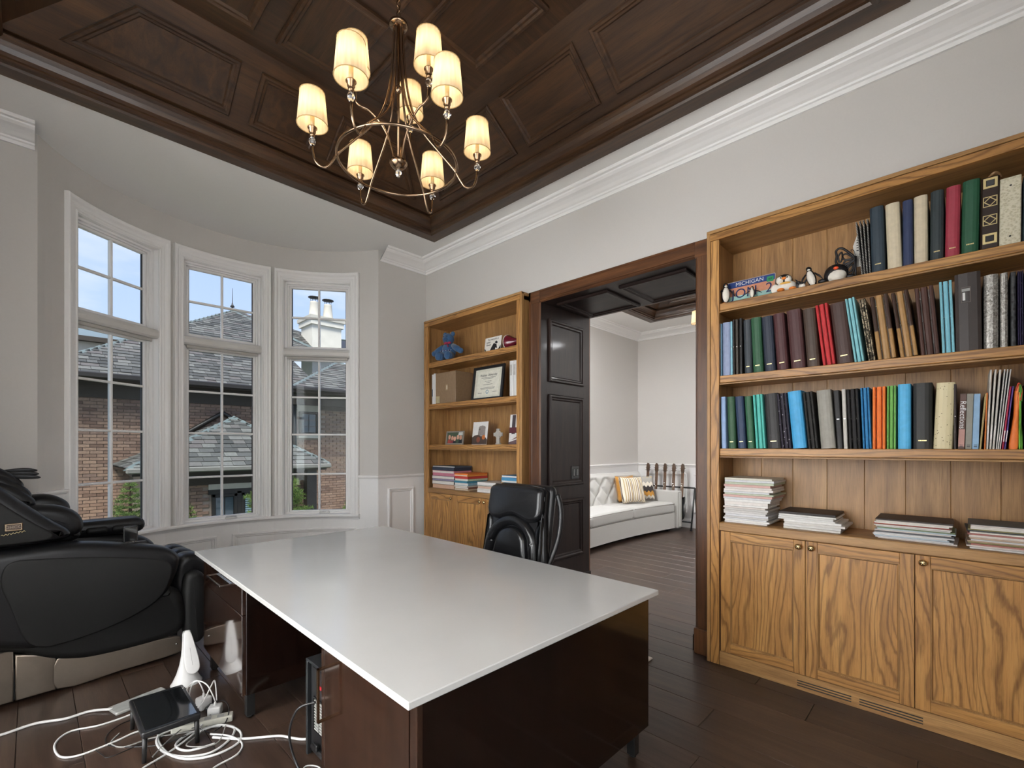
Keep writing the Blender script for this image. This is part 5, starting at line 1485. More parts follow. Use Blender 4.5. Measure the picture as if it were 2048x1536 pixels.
# spruces
def spruce(label, x, y, ztop, height, spread, seed):
    rr = random.Random(seed)
    t = thing('spruce_tree', label, 'tree', (x, y, -1.8), 0, 'young spruces outside the bay')
    ht = ztop + 1.8
    G().tube([(0, 0, 0), (0.01, 0, ht * 0.5), (0, 0, ht - 0.03)], 0.05, 8, rs=[0.07, 0.045, 0.008]).build('trunk', 'bark', t)
    g = G(); br = G()
    def needles(p, d, L):
        d = d.normalized(); sd = d.cross(Vector((0, 0, 1))); sd = sd.normalized() if sd.length > 0.01 else Vector((1, 0, 0)); up = sd.cross(d)
        n = int(L / 0.0055)
        for i in range(n):
            q = p + d * (L * i / n)
            a = rr.random() * 2 * PI
            o = (sd * math.cos(a) + up * math.sin(a)) * 0.036 + d * 0.024
            w_ = sd.cross(o).normalized() * 0.0045 if abs(o.dot(sd)) < 0.02 else up * 0.0045
            g.add([q - w_, q + w_, q + o * (0.8 + 0.5 * rr.random())], [(0, 1, 2)])
    nwh = int(height / 0.07)
    for k in range(nwh):
        z = ht - 0.05 - k * 0.07
        R_ = spread * min(1.0, (0.10 + 0.9 * k / nwh))
        for b in range(8):
            a = 2 * PI * (b + rr.random() * 0.7) / 8 + k
            L = R_ * (0.75 + 0.35 * rr.random())
            d = Vector((math.cos(a), math.sin(a), 0.18 - 0.25 * rr.random()))
            p0 = Vector((0, 0, z)); pts = [p0 + d * (L * q) + Vector((0, 0, 0.10 * L * q * q)) for q in (0, 0.5, 1)]
            br.tube(pts, 0.004, 4, rs=[0.006, 0.004, 0.002])
            needles(pts[0] + d * 0.25 * L, pts[2] - pts[0], L * 0.78)
            m_ = max(1, int(L / 0.10))
            for s_ in range(m_):
                q = (s_ + 1) / (m_ + 1); pp = p0 + d * (L * q) + Vector((0, 0, 0.10 * L * q * q))
                for sg in (-1, 1):
                    e_ = Vector((math.cos(a + sg * 0.85), math.sin(a + sg * 0.85), 0.05)); l2 = min(0.17, L * 0.5) * (1.1 - q * 0.5)
                    br.tube([pp, pp + e_ * l2], 0.002, 3); needles(pp, e_, l2 * 1.08)
    needles(Vector((0, 0, ht - 0.14)), Vector((0, 0, 1)), 0.16)
    br.build('branches', 'bark', t)['kind'] = 'stuff'
    g.build('needles', 'needle', t)['kind'] = 'stuff'
    return t
spruce('bright green spruce at the bottom of the left bay window', 0.84, 7.3, 0.98, 1.5, 0.62, 1)
spruce('low spruce tip in the corner of the middle bay window', 1.62, 8.1, 0.55, 1.1, 0.30, 2)
spruce('tall spruce between the middle and right bay windows', 2.62, 7.6, 1.30, 1.9, 0.95, 3)
spruce('spruce tip at the right edge of the right bay window', 3.95, 7.6, 0.90, 1.3, 0.50, 4)

# ================================================================ things on the shelves
def ell(g, c, rx, ry, rz, n=16, m=10, tf=None):
    pr = [(max(0.0, math.cos(-PI / 2 + PI * i / m)), math.sin(-PI / 2 + PI * i / m)) for i in range(m + 1)]
    pr[0] = (0.0, -1.0); pr[-1] = (0.0, 1.0)
    def t2(x, y, z):
        p = (c[0] + x * rx, c[1] + y * ry, c[2] + z * rz)
        return tf(*p) if tf else p
    return g.lathe(pr, n, (0, 0, 0), t2)
def patmat(name, a, b, scale, kind):
    if name in MATS: return MATS[name]
    m, n, p = newmat(name)
    v = coords(n, (1, 1, 1), False)
    if kind == 'noise': f = noise(n, v, scale, 3, 0.5, 1.5); lo, hi = 0.48, 0.54
    elif kind == 'foil': f = noise(n, v, scale, 6, 0.7, 2.0); lo, hi = 0.35, 0.65
    else:
        t = n.nodes.new('ShaderNodeTexVoronoi'); t.inputs['Scale'].default_value = scale; n.links.new(v, t.inputs[0]); f = t.outputs[0]
        lo, hi = (0.14, 0.18) if kind == 'dots' else (0.2, 0.6)
    n.links.new(ramp(n, f, [(lo, a), (hi, b)]), p.inputs['Base Color'])
    p.inputs['Roughness'].default_value = 0.2 if kind == 'foil' else 0.5
    if kind == 'foil': p.inputs['Metallic'].default_value = 0.55; bump(n, p, f, 0.5, 0.002)
    if kind == 'quilt': bump(n, p, f, 0.8, 0.003)
    return m
SHZ = {1: 2.32, 2: 1.855, 3: 1.387}
SHN = {1: 'top shelf', 2: 'second shelf', 3: 'third shelf'}
BOOKS = [
(1,0.388,0.009,0.297,-5.2,'spiral','d8d4cc','spiral'),
(1,0.377,0.009,0.297,-4.2,'spiral','d8d4cc','spiral'),
(1,0.366,0.009,0.297,-3.3,'spiral','d8d4cc','spiral'),
(1,0.354,0.009,0.297,-2.5,'spiral','d8d4cc','spiral'),
(1,0.345,0.060,0.348,-1.5,'album','2c3a44','slate blue'),
(1,0.278,0.060,0.343,-1.8,'album','cfc2a6','cream'),
(1,0.217,0.041,0.337,-0.3,'album','2a3657','navy'),
(1,0.173,0.054,0.341,-0.3,'album','cdbfa4','cream'),
(1,0.113,0.051,0.344,0.3,'album','2b3538','charcoal'),
(1,0.059,0.054,0.343,0.8,'album','9c3444','raspberry red'),
(1,0.002,0.062,0.348,1.0,'album','1f5238','forest green'),
(1,-0.063,0.063,0.338,0.5,'ornate','2a1a12','brown'),
(1,-0.125,0.069,0.311,0.5,'rivet','cfc9b0','ivory'),
(1,-0.197,0.032,0.296,0.8,'album','24343a','dark teal'),
(2,1.124,0.010,0.340,-0.2,'thin','7fa6bd','pale blue'),
(2,1.112,0.051,0.343,-0.4,'album','8f9bb8','periwinkle'),
(2,1.060,0.013,0.343,-0.5,'thin','8ec4d4','sky blue'),
(2,1.045,0.011,0.352,-0.6,'thin','2a2220','black'),
(2,1.029,0.017,0.351,-0.7,'thin','3c362f','black'),
(2,1.007,0.018,0.352,-0.5,'thin','1d1a1a','black'),
(2,0.979,0.046,0.336,-1.5,'album','3a4046','grey'),
(2,0.929,0.058,0.340,-2.6,'album','2f5a3e','green'),
(2,0.864,0.062,0.335,-3.3,'album','262d3c','navy'),
(2,0.796,0.062,0.340,-4.1,'album','4a2628','maroon'),
(2,0.722,0.075,0.346,-4.3,'album','4b2a2a','maroon'),
(2,0.640,0.063,0.337,-4.2,'album','4a3a30','taupe'),
(2,0.562,0.059,0.349,-6.3,'binder','c23034','red'),
(2,0.497,0.075,0.341,-5.9,'album','46302a','brown'),
(2,0.417,0.043,0.356,-7.1,'binder','8cc8d0','light blue'),
(2,0.356,0.029,0.340,-7.4,'pattern','b8a890','black and white'),
(2,0.317,0.076,0.340,-6.0,'wood','a8804c','tan'),
(2,0.225,0.069,0.342,-6.6,'wood','a8804c','tan'),
(2,0.146,0.071,0.342,-4.3,'binder','46281e','brown leather'),
(2,0.068,0.047,0.353,-2.0,'binder','86c6d6','aqua'),
(2,0.019,0.090,0.374,-0.9,'boxfile','3a3230','dark brown'),
(2,-0.075,0.050,0.346,0.0,'foil','8c8a84','silver'),
(2,-0.128,0.027,0.343,-0.1,'foil','8e8c8c','silver'),
(2,-0.162,0.018,0.340,-0.2,'quilt','26282a','black'),
(2,-0.184,0.018,0.338,-0.2,'binder','3a3450','purple'),
(2,-0.205,0.036,0.338,-0.2,'album','2a2a34','dark'),
(3,1.119,0.031,0.334,-1.0,'album','9ab4dc','powder blue'),
(3,1.076,0.047,0.331,-1.8,'album','33573c','green'),
(3,1.019,0.051,0.329,-3.3,'album','2c3c58','navy'),
(3,0.961,0.042,0.326,-3.5,'album','2f5f42','green'),
(3,0.911,0.055,0.332,-3.4,'binder','5cc0b4','turquoise'),
(3,0.848,0.075,0.332,-3.6,'album','2c2a2a','black'),
(3,0.770,0.052,0.329,-4.8,'pattern2','2c2634','purple'),
(3,0.713,0.071,0.336,-5.0,'album','4aa8dc','bright blue'),
(3,0.632,0.048,0.327,-5.3,'binder','2a2826','black'),
(3,0.573,0.071,0.330,-4.1,'album','9a968c','grey'),
(3,0.495,0.027,0.325,-3.4,'thin','1c1a1a','black'),
(3,0.465,0.018,0.328,-1.9,'thin','c8c4bc','white'),
(3,0.440,0.052,0.326,-2.4,'binder','1e1b1c','black'),
(3,0.381,0.039,0.328,-2.1,'binder','3a86bc','blue'),
(3,0.340,0.055,0.328,0.0,'binder','f07c34','orange'),
(3,0.281,0.038,0.329,0.2,'binder','7cb860','lime green'),
(3,0.237,0.053,0.333,0.0,'album','58b4e4','sky blue'),
(3,0.177,0.074,0.332,0.0,'album','262624','black'),
(3,0.101,0.070,0.325,2.1,'dots','dcc894','cream'),
(3,0.027,0.011,0.315,0.0,'thin','3c3230','brown'),
(3,0.013,0.024,0.265,1.8,'title','5a4038','brown'),
(3,-0.012,0.024,0.264,1.5,'paperback','8c8a80','grey'),
(3,-0.036,0.023,0.262,1.5,'paperback','8cb0d0','pale blue'),
(3,-0.060,0.008,0.261,4.1,'thin','b8a470','multicoloured'),
(3,-0.076,0.006,0.264,1.7,'thin','e0803c','orange'),
(3,-0.083,0.008,0.371,1.9,'folder','d8d4cc','white'),
(3,-0.093,0.008,0.370,2.7,'folder','d8d4cc','white'),
(3,-0.103,0.008,0.368,3.5,'folder','d8d4cc','white'),
(3,-0.114,0.005,0.369,4.2,'folder','dcdad6','white'),
(3,-0.120,0.005,0.368,4.7,'folder','dcdad6','white'),
(3,-0.126,0.005,0.367,5.3,'folder','dcdad6','white'),
(3,-0.133,0.007,0.287,5.0,'folder','b0284c','crimson'),
(3,-0.141,0.006,0.288,5.1,'folder','5c4894','violet'),
(3,-0.156,0.029,0.294,3.4,'pouch','ec7c34','orange'),
(3,-0.186,0.014,0.288,-0.3,'pouch','7cc850','green'),
(3,-0.204,0.035,0.294,0.0,'album','2c4a50','teal'),
]
NOUN = {'album': ('photo_album', 'album'), 'binder': ('ring_binder', 'ring binder'), 'thin': ('slim_folder', 'slim folder'), 'spiral': ('spiral_notebook', 'spiral notebook'), 'ornate': ('photo_album', 'gold-framed album'),
        'rivet': ('photo_album', 'riveted album'), 'pattern': ('ring_binder', 'printed binder'), 'pattern2': ('ring_binder', 'printed binder'), 'wood': ('photo_album', 'two-tone wooden album'), 'boxfile': ('box_file', 'box file'),
        'foil': ('photo_album', 'plastic-wrapped album'), 'quilt': ('photo_album', 'quilted album'), 'dots': ('photo_album', 'dotted album'), 'title': ('paperback_book', 'paperback'), 'paperback': ('paperback_book', 'paperback'),
        'folder': ('file_folder', 'file folder'), 'pouch': ('cloth_pouch', 'cloth pouch')}
def slabx(x0, x1, y0, y1, z0, z1, r_, front_round=True, k=4):
    """upright slab whose front long edge is rounded"""
    w_ = x1 - x0; pts = []
    for i in range(k + 1):
        a = PI + PI * i / k
        pts.append(((x0 + x1) / 2 + w_ / 2 * math.cos(a), y0 + r_ + r_ * math.sin(a)))
    pts += [(x1, y1), (x0, y1)]
    g = G(); g.prism(pts, z0, z1, W); return g
DEP = 0.283
def book(kind, w_, h, hexc, parent):
    col = hexmat(hexc, 0.55)
    dark = tuple(c * 0.55 for c in hx(hexc))
    if kind in ('album', 'dots', 'foil', 'quilt'):
        if kind == 'dots': col = patmat('dotted_paper', hx('8a7a5c'), hx('dccfa6'), 70, 'dots')
        if kind == 'foil': col = patmat('crinkled_foil', hx('5c5850'), hx('c9c6c0'), 60, 'foil')
        if kind == 'quilt': col = patmat('quilted_black', hx('101012'), hx('3c3e40'), 60, 'quilt')
        rr = min(0.016, w_ * 0.35)
        n = 7; out_ = []
        for i in range(n + 1):
            a = PI + PI * i / n; out_.append((w_ / 2 + w_ / 2 * math.cos(a), rr + rr * math.sin(a)))
        inn = [(w_ / 2 + (w_ / 2 - 0.003) * math.cos(PI + PI * i / n), rr + 0.003 + (rr - 0.001) * math.sin(PI + PI * i / n)) for i in range(n + 1)]
        c = G(); c.prism(out_ + [(w_, rr + 0.006), (w_ - 0.003, rr + 0.006)] + inn[::-1] + [(0.003, rr + 0.006), (0, rr + 0.006)], 0, h, W)
        c.box(0, 0.0032, rr + 0.004, DEP, 0, h); c.box(w_ - 0.0032, w_, rr + 0.004, DEP, 0, h)
        c.build('cover', col, parent)
        G().box(0.0035, w_ - 0.0035, rr + 0.003, DEP - 0.006, 0.005, h - 0.007).build('pages', 'paper', parent)
        if kind == 'album' and w_ > 0.04 and sum(hx(hexc)) < 0.75:
            g = G(); x_ = w_ * 0.28
            for i in range(5):
                ll = w_ * (0.06, 0.10, 0.05, 0.09, 0.07)[i]; g.box(x_, x_ + ll, -0.0008, 0.003, 0.040, 0.0455); x_ += ll + w_ * 0.015
            g.build('stamped_title', 'gold', parent)
    elif kind in ('binder', 'wood', 'pattern', 'pattern2'):
        if kind == 'pattern': col = patmat('animal_print', hx('2a221c'), hx('cfc0a4'), 60, 'noise')
        if kind == 'pattern2': col = patmat('night_print', hx('d0ccd4'), hx('2c2634'), 55, 'dots')
        if kind == 'wood': col = hexmat('a8804c', 0.35)
        a, b = w_ * 0.23, w_ * 0.31
        for x0, x1, nm in ((0, a, 'front_cover'), (w_ - a, w_, 'back_cover')):
            if kind == 'wood':
                o = slabx(x0, x1, 0, DEP, 0, h * 0.45, 0.006).build(nm, col, parent); slabx(x0, x1, 0.0, DEP, h * 0.45, h, 0.006).build('dark_band', hexmat('3a2418', 0.3), o)
            else: slabx(x0, x1, 0, DEP, 0, h, 0.006).build(nm, col, parent)
        slabx(b, w_ - b, 0.004, 0.03, 0, h, 0.008).build('spine', col, parent)
        G().box(a + 0.0005, w_ - a - 0.0005, 0.034, DEP - 0.008, 0.006, h - 0.008).build('pages', 'paper', parent)
        g = G()
        for zz in (0.16, 0.5, 0.84):
            g.tube([(a - 0.001, 0.006, h * zz), (b + 0.001, 0.008, h * zz)], 0.0016, 5); g.tube([(w_ - b - 0.001, 0.008, h * zz), (w_ - a + 0.001, 0.006, h * zz)], 0.0016, 5)
        g.build('ring_pins', 'chrome', parent)
    elif kind in ('thin', 'folder'):
        slabx(0, w_, 0, DEP if kind == 'thin' else 0.235, 0, h, min(0.004, w_ * 0.5)).build('cover', col, parent)
        if kind == 'folder': G().box(w_ * 0.2, w_ * 0.8, -0.0006, 0.02, h * 0.12, h * 0.3).build('label_strip', hexmat('efece6', 0.6), parent)
        else: G().box(w_ * 0.3, w_ * 0.7, -0.0006, 0.002, h * 0.5, h * 0.51).build('rivet', 'chrome', parent)
    elif kind == 'spiral':
        G().box(0.001, w_ - 0.001, 0.008, 0.22, 0, h).build('cover', hexmat('3a3634', 0.5), parent)
        g = G(); n = int(h / 0.0085)
        for i in range(n):
            z = (i + 0.5) * h / n
            g.tube([(w_ / 2, 0.010, z), (w_ * 0.1, 0.004, z), (w_ / 2, 0.0, z + 0.001), (w_ * 0.9, 0.004, z + 0.002)], 0.0014, 4)
        o = g.build('wire_spiral', hexmat('d8d4cc', 0.35), parent); o['kind'] = 'stuff'
    elif kind == 'ornate':
        G().box(0, w_, 0, DEP, 0, h, 0.006).build('cover', hexmat('2a1a12', 0.3), parent)
        for q in range(4):
            zc_ = h * (0.115 + 0.255 * q) + 0.01; hs = w_ * 0.38
            fm = rect(w_ / 2 - hs, w_ / 2 + hs, zc_ - hs, zc_ + hs)
            t_ = 0.009 if q in (0, 3) else 0.003
            o = G().sweep(fm, [(0, 0.0), (0, 0.002), (t_, 0.002), (t_, 0.0)], True, lambda u, v, hh: (u, -hh, v)).build('gilt_frame', 'gold', parent)
            if q in (1, 2):
                G().sweep([(w_ / 2, zc_ - hs * 0.9), (w_ / 2 + hs * 0.9, zc_), (w_ / 2, zc_ + hs * 0.9), (w_ / 2 - hs * 0.9, zc_)], [(0, 0.0), (0, 0.0018), (0.003, 0.0018), (0.003, 0)], True, lambda u, v, hh: (u, -hh, v)).build('gilt_diamond', 'gold', o)
            else: G().box(w_ / 2 - hs * 0.55, w_ / 2 + hs * 0.55, -0.0015, 0.001, zc_ - hs * 0.55, zc_ + hs * 0.55, 0.001).build('dark_cabochon', 'blackgloss', o)
        g = G(); g.tube(spline([(w_ * 0.4, 0.02, h), (w_ * 0.7, 0.0, h + 0.012), (w_ * 0.95, 0.02, h + 0.008), (w_ * 1.05, 0.03, h - 0.006)], 4), 0.006, 6); g.build('ribbon', hexmat('8a6a48', 0.5), parent)
    elif kind == 'rivet':
        G().box(0, w_, 0, DEP, 0, h, 0.003).build('cover', patmat('embossed_ivory', hx('bdb698'), hx('d4ceb6'), 110, 'quilt'), parent)
        for zz in (0.04, h - 0.04):
            G().lathe([(0.004, 0), (0.004, 0.002), (0.002, 0.0035), (0, 0.0035)], 8, (0, 0, 0), lambda x, y, z: (w_ / 2 + x, -z, zz + y)).build('rivet', 'darktrim', parent)
    elif kind == 'boxfile':
        slabx(0, w_, 0, DEP, 0, h, 0.010).build('case', hexmat('39312e', 0.5), parent)
        fr_ = G().sweep(rect(w_ * 0.24, w_ * 0.62, h * 0.62, h * 0.82), [(0, 0), (0, 0.002), (0.003, 0.002), (0.003, 0)], True, lambda u, v, hh: (u, 0.0 - hh, v)).build('label_holder', hexmat('5a504a', 0.4), parent)
        G().box(w_ * 0.26, w_ * 0.60, -0.001, 0.002, h * 0.765, h * 0.80).build('label_line', 'greyplastic', fr_); G().box(w_ * 0.30, w_ * 0.40, -0.001, 0.002, h * 0.65, h * 0.75).build('label_card', 'whiteplastic', fr_)
    elif kind in ('title', 'paperback'):
        G().box(0, w_, 0, 0.21, 0, h, 0.0015).build('cover', col, parent)
        G().box(0.001, w_ - 0.001, 0.003, 0.2085, 0.002, h + 0.0005).build('pages', 'paper', parent)
        if kind == 'title':
            text('Reflections', 0.030, 'whiteplastic', parent, (w_ * 0.5, -0.0008, h * 0.62), (PI / 2, PI / 2, 0), 'spine_title')
            G().box(0.001, w_ - 0.001, -0.0005, 0.003, 0.012, h * 0.36).build('cover_print', hexmat('b88a80', 0.5), parent)
        g = G(); g.box(w_ * 0.25, w_ * 0.75, -0.0007, 0.002, 0.010, 0.014); g.box(w_ * 0.25, w_ * 0.75, -0.0007, 0.002, 0.018, 0.021); g.build('imprint', hexmat('2c2c34', 0.5), parent)
    elif kind == 'pouch':
        g = G(); puff(g, [(p[0], p[1]) for p in spline([(0.0, 0.004), (w_ * 0.2, h * 0.5), (w_ * 0.1, h * 0.9), (w_ * 0.5, h), (w_ * 0.9, h * 0.92), (w_ * 0.8, h * 0.5), (w_, 0.004)], 5, True)], 0.0, 0.19, 0.008, lambda u, v, hh: (u, hh, v))
        g.build('cloth', col, parent)
        G().tube(spline([(w_ * 0.2, 0.0, h * 0.9), (w_ * 0.45, -0.004, h * 1.02), (w_ * 0.9, 0.0, h * 0.9), (w_ * 0.8, -0.002, h * 0.75)], 5), 0.0022, 6).build('edging', hexmat('c8402c' if hexc.startswith('ec') else '4c8a30', 0.5), parent)
def desc(k): return BOOKS[k][7] + ' ' + NOUN[BOOKS[k][5]][1]
used = {}
for k, (sh, y0, w_, h, lean, kind, hexc, nm) in enumerate(BOOKS):
    nb_ = lambda q: desc(q) if 0 <= q < len(BOOKS) and BOOKS[q][0] == sh else None
    grp = 'albums and binders on the %s' % SHN[sh]
    if kind == 'spiral': lab = 'spiral-bound notebook in the row of four on the top shelf'; grp = 'four spiral notebooks'
    elif kind == 'folder' and nm == 'white': lab = 'tall white file folder standing among the folders on the third shelf'; grp = 'white file folders'
    else:
        p_, n_ = nb_(k - 1), nb_(k + 1)
        a_ = BOOKS[k - 1][7] if p_ else None; b_ = BOOKS[k + 1][7] if n_ else None
        if a_ and b_: lab = '%s between %s and %s ones, %s' % (desc(k), a_, b_, SHN[sh])
        elif b_: lab = '%s at the left end of the %s' % (desc(k), SHN[sh])
        else: lab = '%s at the right end of the %s' % (desc(k), SHN[sh])
        used[lab] = used.get(lab, 0) + 1
        if used[lab] > 1: lab = lab.replace('between', 'second between')
    if sh == 1: y0 -= 0.0
    t = thing(NOUN[kind][0], lab, 'book' if kind in ('title', 'paperback') else NOUN[kind][1].split()[-1], (3.105, y0, SHZ[sh] + (0.0 if lean <= 0 else w_ * math.sin(math.radians(lean)))), 0, grp)
    t.rotation_euler = (0, math.radians(lean), -PI / 2)
    book(kind, w_ - 0.0012, h, hexc, t)
# magazines in four stacks on the counter
def stack(y0, y1, z0, tot, n, depth, cols, jit, label, group, seed, tops=None, x_=3.105):
    rr = random.Random(seed); z = z0; th = tot / n; ln = y0 - y1
    for i in range(n):
        t_ = th * (0.8 + 0.4 * rr.random())
        if i == n - 1: t_ = z0 + tot - z
        c = tops if (tops and i == n - 1) else rr.choice(cols)
        o = G().box(0, ln * (0.93 + 0.07 * rr.random()), 0, depth * (0.95 + 0.05 * rr.random()), 0, t_ * 0.97, 0.0015).build('magazine', hexmat(c, 0.6), None)
        tag(o, label if not (tops and i == n - 1) else label.replace('in the', 'on top of the', 1), 'magazine', group)
        o.location = (x_ + rr.random() * jit, y0 - rr.random() * jit, z); o.rotation_euler = (0, 0, -PI / 2 + (rr.random() - 0.5) * jit * 2.2)
        z += t_
WHT = ['e6e4e0', 'dcdad8', 'e2dcd6', 'd4d4d6', 'e8e4dc', 'd8cfc8', 'c9c6c2']
stack(1.108, 0.845, 0.916, 0.135, 11, 0.27, WHT + ['d9b8ae'], 0.012, 'white magazine in the lower half of the tallest stack', 'tall magazine stack by the stile', 1)
stack(1.112, 0.825, 1.051, 0.150, 11, 0.27, WHT + ['b8c0a8', 'd0a8a0'], 0.014, 'magazine in the upper half of the tallest stack by the stile', 'tall magazine stack by the stile', 2, 'd8d4c4')
stack(0.775, 0.475, 0.916, 0.055, 4, 0.26, ['e8e6e2', 'dedcd8', 'd6d2cc'], 0.02, 'white booklet at the bottom of the black-topped stack', 'black-topped stack', 3)
stack(0.790, 0.500, 0.971, 0.045, 4, 0.26, ['dcdad6', '2a2624', 'd0ccc8'], 0.012, 'booklet in the upper part of the black-topped stack', 'black-topped stack', 4, '2c2522')
stack(0.340, 0.030, 0.916, 0.105, 15, 0.26, WHT + ['7a8a68', 'a84c40', 'b8c4cc', '5c5c60'], 0.022, 'thin magazine in the third stack, under a dark folder', 'third magazine stack', 5, '3a302c')
stack(-0.012, -0.300, 0.916, 0.115, 17, 0.26, WHT + ['8c9aa0', 'a87068', '4c5258', '90885c', 'c0a890'], 0.024, 'thin magazine in the rightmost stack on the counter', 'rightmost magazine stack', 6, '5a6268')

def leanp(ang): return lambda u, v, h: (u, -h * math.cos(ang) + v * math.sin(ang), v * math.cos(ang) + h * math.sin(ang))
# ---- top shelf ornaments of the right bookcase
def orn(nm, label, cat, y, x_=3.14, rz=0.0, z=2.32, group=None): return thing(nm, label, cat, (x_, y, z), -PI / 2 + rz, group)
WH_, BK_, OR_ = hexmat('e4ded2', 0.5), plain('penguin_black', hx('1c1a1c'), 0.45), plain('beak_orange', hx('e8883a'), 0.5)
lp = orn('licence_plate', 'blue and orange Michigan licence plate leaning on the back of the top shelf', 'licence plate', 1.105, 3.165)
pt = leanp(0.10)
G().prism(rrect(0, 0.285, 0.0, 0.150, 0.008), 0.0, 0.0014, pt).build('plate', hexmat('c88a6c', 0.4), lp)
G().prism(rrect(0.004, 0.281, 0.108, 0.146, 0.006), 0.0014, 0.0018, pt).build('blue_band', hexmat('26407c', 0.4), lp)
G().prism(rect(0.006, 0.279, 0.006, 0.052), 0.0014, 0.0017, pt).build('lower_band', hexmat('9cc4bc', 0.4), lp)
G().prism(rrect(0.236, 0.274, 0.100, 0.134, 0.003), 0.0019, 0.0022, pt).build('green_sticker', hexmat('2c8a5c', 0.5), lp)
text('MICHIGAN', 0.034, 'whiteplastic', lp, pt(0.135, 0.127, 0.0025), (PI / 2 - 0.10, 0, 0), 'plate_lettering')
text('SEP', 0.016, 'blackplastic', lp, pt(0.255, 0.117, 0.0028), (PI / 2 - 0.10, 0, 0), 'sticker_lettering')
text('JON  2', 0.088, hexmat('1f2f5c', 0.4), lp, pt(0.150, 0.062, 0.0025), (PI / 2 - 0.10, 0, 0), 'plate_number', sx=0.95)
G().sweep(rrect(0.0, 0.285, 0.0, 0.150, 0.008), [(0, 0.0), (0, 0.0025), (0.003, 0.0025), (0.003, 0.001)], True, pt).build('rim', 'greyplastic', lp)
def penguin(label, y, h, x_=3.13, lean=0.0, spread=0.35, rz=0.0, white_body=False):
    t = orn('penguin_figurine', label, 'figurine', y, x_, rz, 2.32, 'penguin figurines on the top shelf')
    tf = lambda x, yy, z: (x + z * lean, yy, z)
    b = G(); ell(b, (0, 0, h * 0.44), h * 0.19, h * 0.17, h * 0.42, tf=tf); ell(b, (0, -h * 0.01, h * 0.87), h * 0.115, h * 0.12, h * 0.115, tf=tf); b.build('body', BK_, t)
    w_ = G(); ell(w_, (0, -h * 0.045, h * 0.43), h * 0.165, h * 0.145, h * 0.37, tf=tf); ell(w_, (0.0, -h * 0.05, h * 0.83), h * 0.075, h * 0.08, h * 0.06, tf=tf); w_.build('belly', WH_, t)
    k = G(); k.lathe([(h * 0.03, 0), (h * 0.018, h * 0.06), (0, h * 0.10)], 8, (0, 0, 0), lambda x, yy, z: tf(x, -h * 0.11 - z, h * 0.87 + yy)); k.build('beak', BK_ if white_body else OR_, t)
    for s_ in (-1, 1):
        f = G(); f.tube([tf(s_ * h * 0.17, 0, h * 0.66), tf(s_ * h * (0.22 + spread * 0.3), -h * 0.02, h * 0.48), tf(s_ * h * (0.22 + spread * 0.55), -h * 0.03, h * 0.32)], 0.1, 8, rs=[h * 0.03, h * 0.04, h * 0.012]); f.build('flipper', BK_, t)
        g = G(); ell(g, tf(s_ * h * 0.09, -h * 0.10, h * 0.025), h * 0.07, h * 0.11, h * 0.025, 10, 6); g.build('foot', BK_ if white_body else OR_, t)
    return t
penguin('tall black and white penguin figurine at the left end of the top shelf', 1.098, 0.138, 3.125, rz=0.5)
penguin('tiny penguin figurine standing in front of the licence plate', 0.936, 0.078, 3.118, spread=0.9)
penguin('white-breasted penguin figurine stretching up beside the round plush penguin', 0.615, 0.128, 3.15, lean=-0.22, white_body=True)
pd = orn('penguin_figurine', 'little penguin figurine with both black flippers raised in a V', 'figurine', 0.672, 3.14, 0, 2.32, 'penguin figurines on the top shelf')
g = G(); ell(g, (0, 0, 0.018), 0.018, 0.016, 0.020); g.build('body', WH_, pd)
g = G(); ell(g, (0, -0.006, 0.034), 0.011, 0.011, 0.010); g.build('head', BK_, pd)
for s_ in (-1, 1): G().tube([(s_ * 0.008, 0, 0.028), (s_ * 0.022, 0, 0.05), (s_ * 0.034, 0, 0.066)], 0.004, 6, rs=[0.005, 0.005, 0.002]).build('flipper', BK_, pd)
pc = orn('plush_penguin', 'slouching plush penguin with yellow neck fur beside the licence plate', 'soft toy', 0.755, 3.15, 0.25)
g = G(); ell(g, (0, 0, 0.035), 0.055, 0.045, 0.038); ell(g, (0.055, 0.01, 0.03), 0.03, 0.02, 0.025); g.build('body', WH_, pc)
g = G(); ell(g, (-0.012, 0, 0.078), 0.043, 0.040, 0.035); g.build('head', BK_, pc)
g = G()
for s_ in (-1, 1): ell(g, (-0.014 + s_ * 0.019, -0.022, 0.074), 0.022, 0.022, 0.024)
g.build('face', WH_, pc)
g = G(); ell(g, (-0.014, -0.045, 0.078), 0.012, 0.012, 0.008); g.build('beak', OR_, pc)
g = G(); ell(g, (-0.005, -0.022, 0.050), 0.032, 0.028, 0.010); g.build('neck_fur', hexmat('e8b458', 0.8), pc)
for s_ in (-1, 1):
    g = G(); ell(g, (-0.014 + s_ * 0.017, -0.043, 0.083), 0.0035, 0.003, 0.0045, 8, 6); g.build('eye', BK_, pc)
    g = G(); ell(g, (s_ * 0.06, -0.012, 0.03), 0.022, 0.012, 0.028); g.build('flipper', BK_ if s_ > 0 else WH_, pc)
    g = G(); ell(g, (s_ * 0.03, -0.045, 0.010), 0.020, 0.026, 0.010); g.build('foot', OR_, pc)
pr_ = orn('plush_penguin', 'round black plush penguin with an orange beak below the metal butterfly', 'soft toy', 0.510, 3.165, 0.1)
g = G(); ell(g, (0, 0, 0.055), 0.058, 0.052, 0.055, 20, 14); g.build('body', BK_, pr_)
g = G(); ell(g, (0.004, -0.016, 0.040), 0.046, 0.042, 0.040, 20, 14); g.build('belly', WH_, pr_)
g = G(); ell(g, (0.002, -0.050, 0.074), 0.013, 0.014, 0.008); g.build('beak', plain('beak_red_orange', hx('ee5a30'), 0.5), pr_)
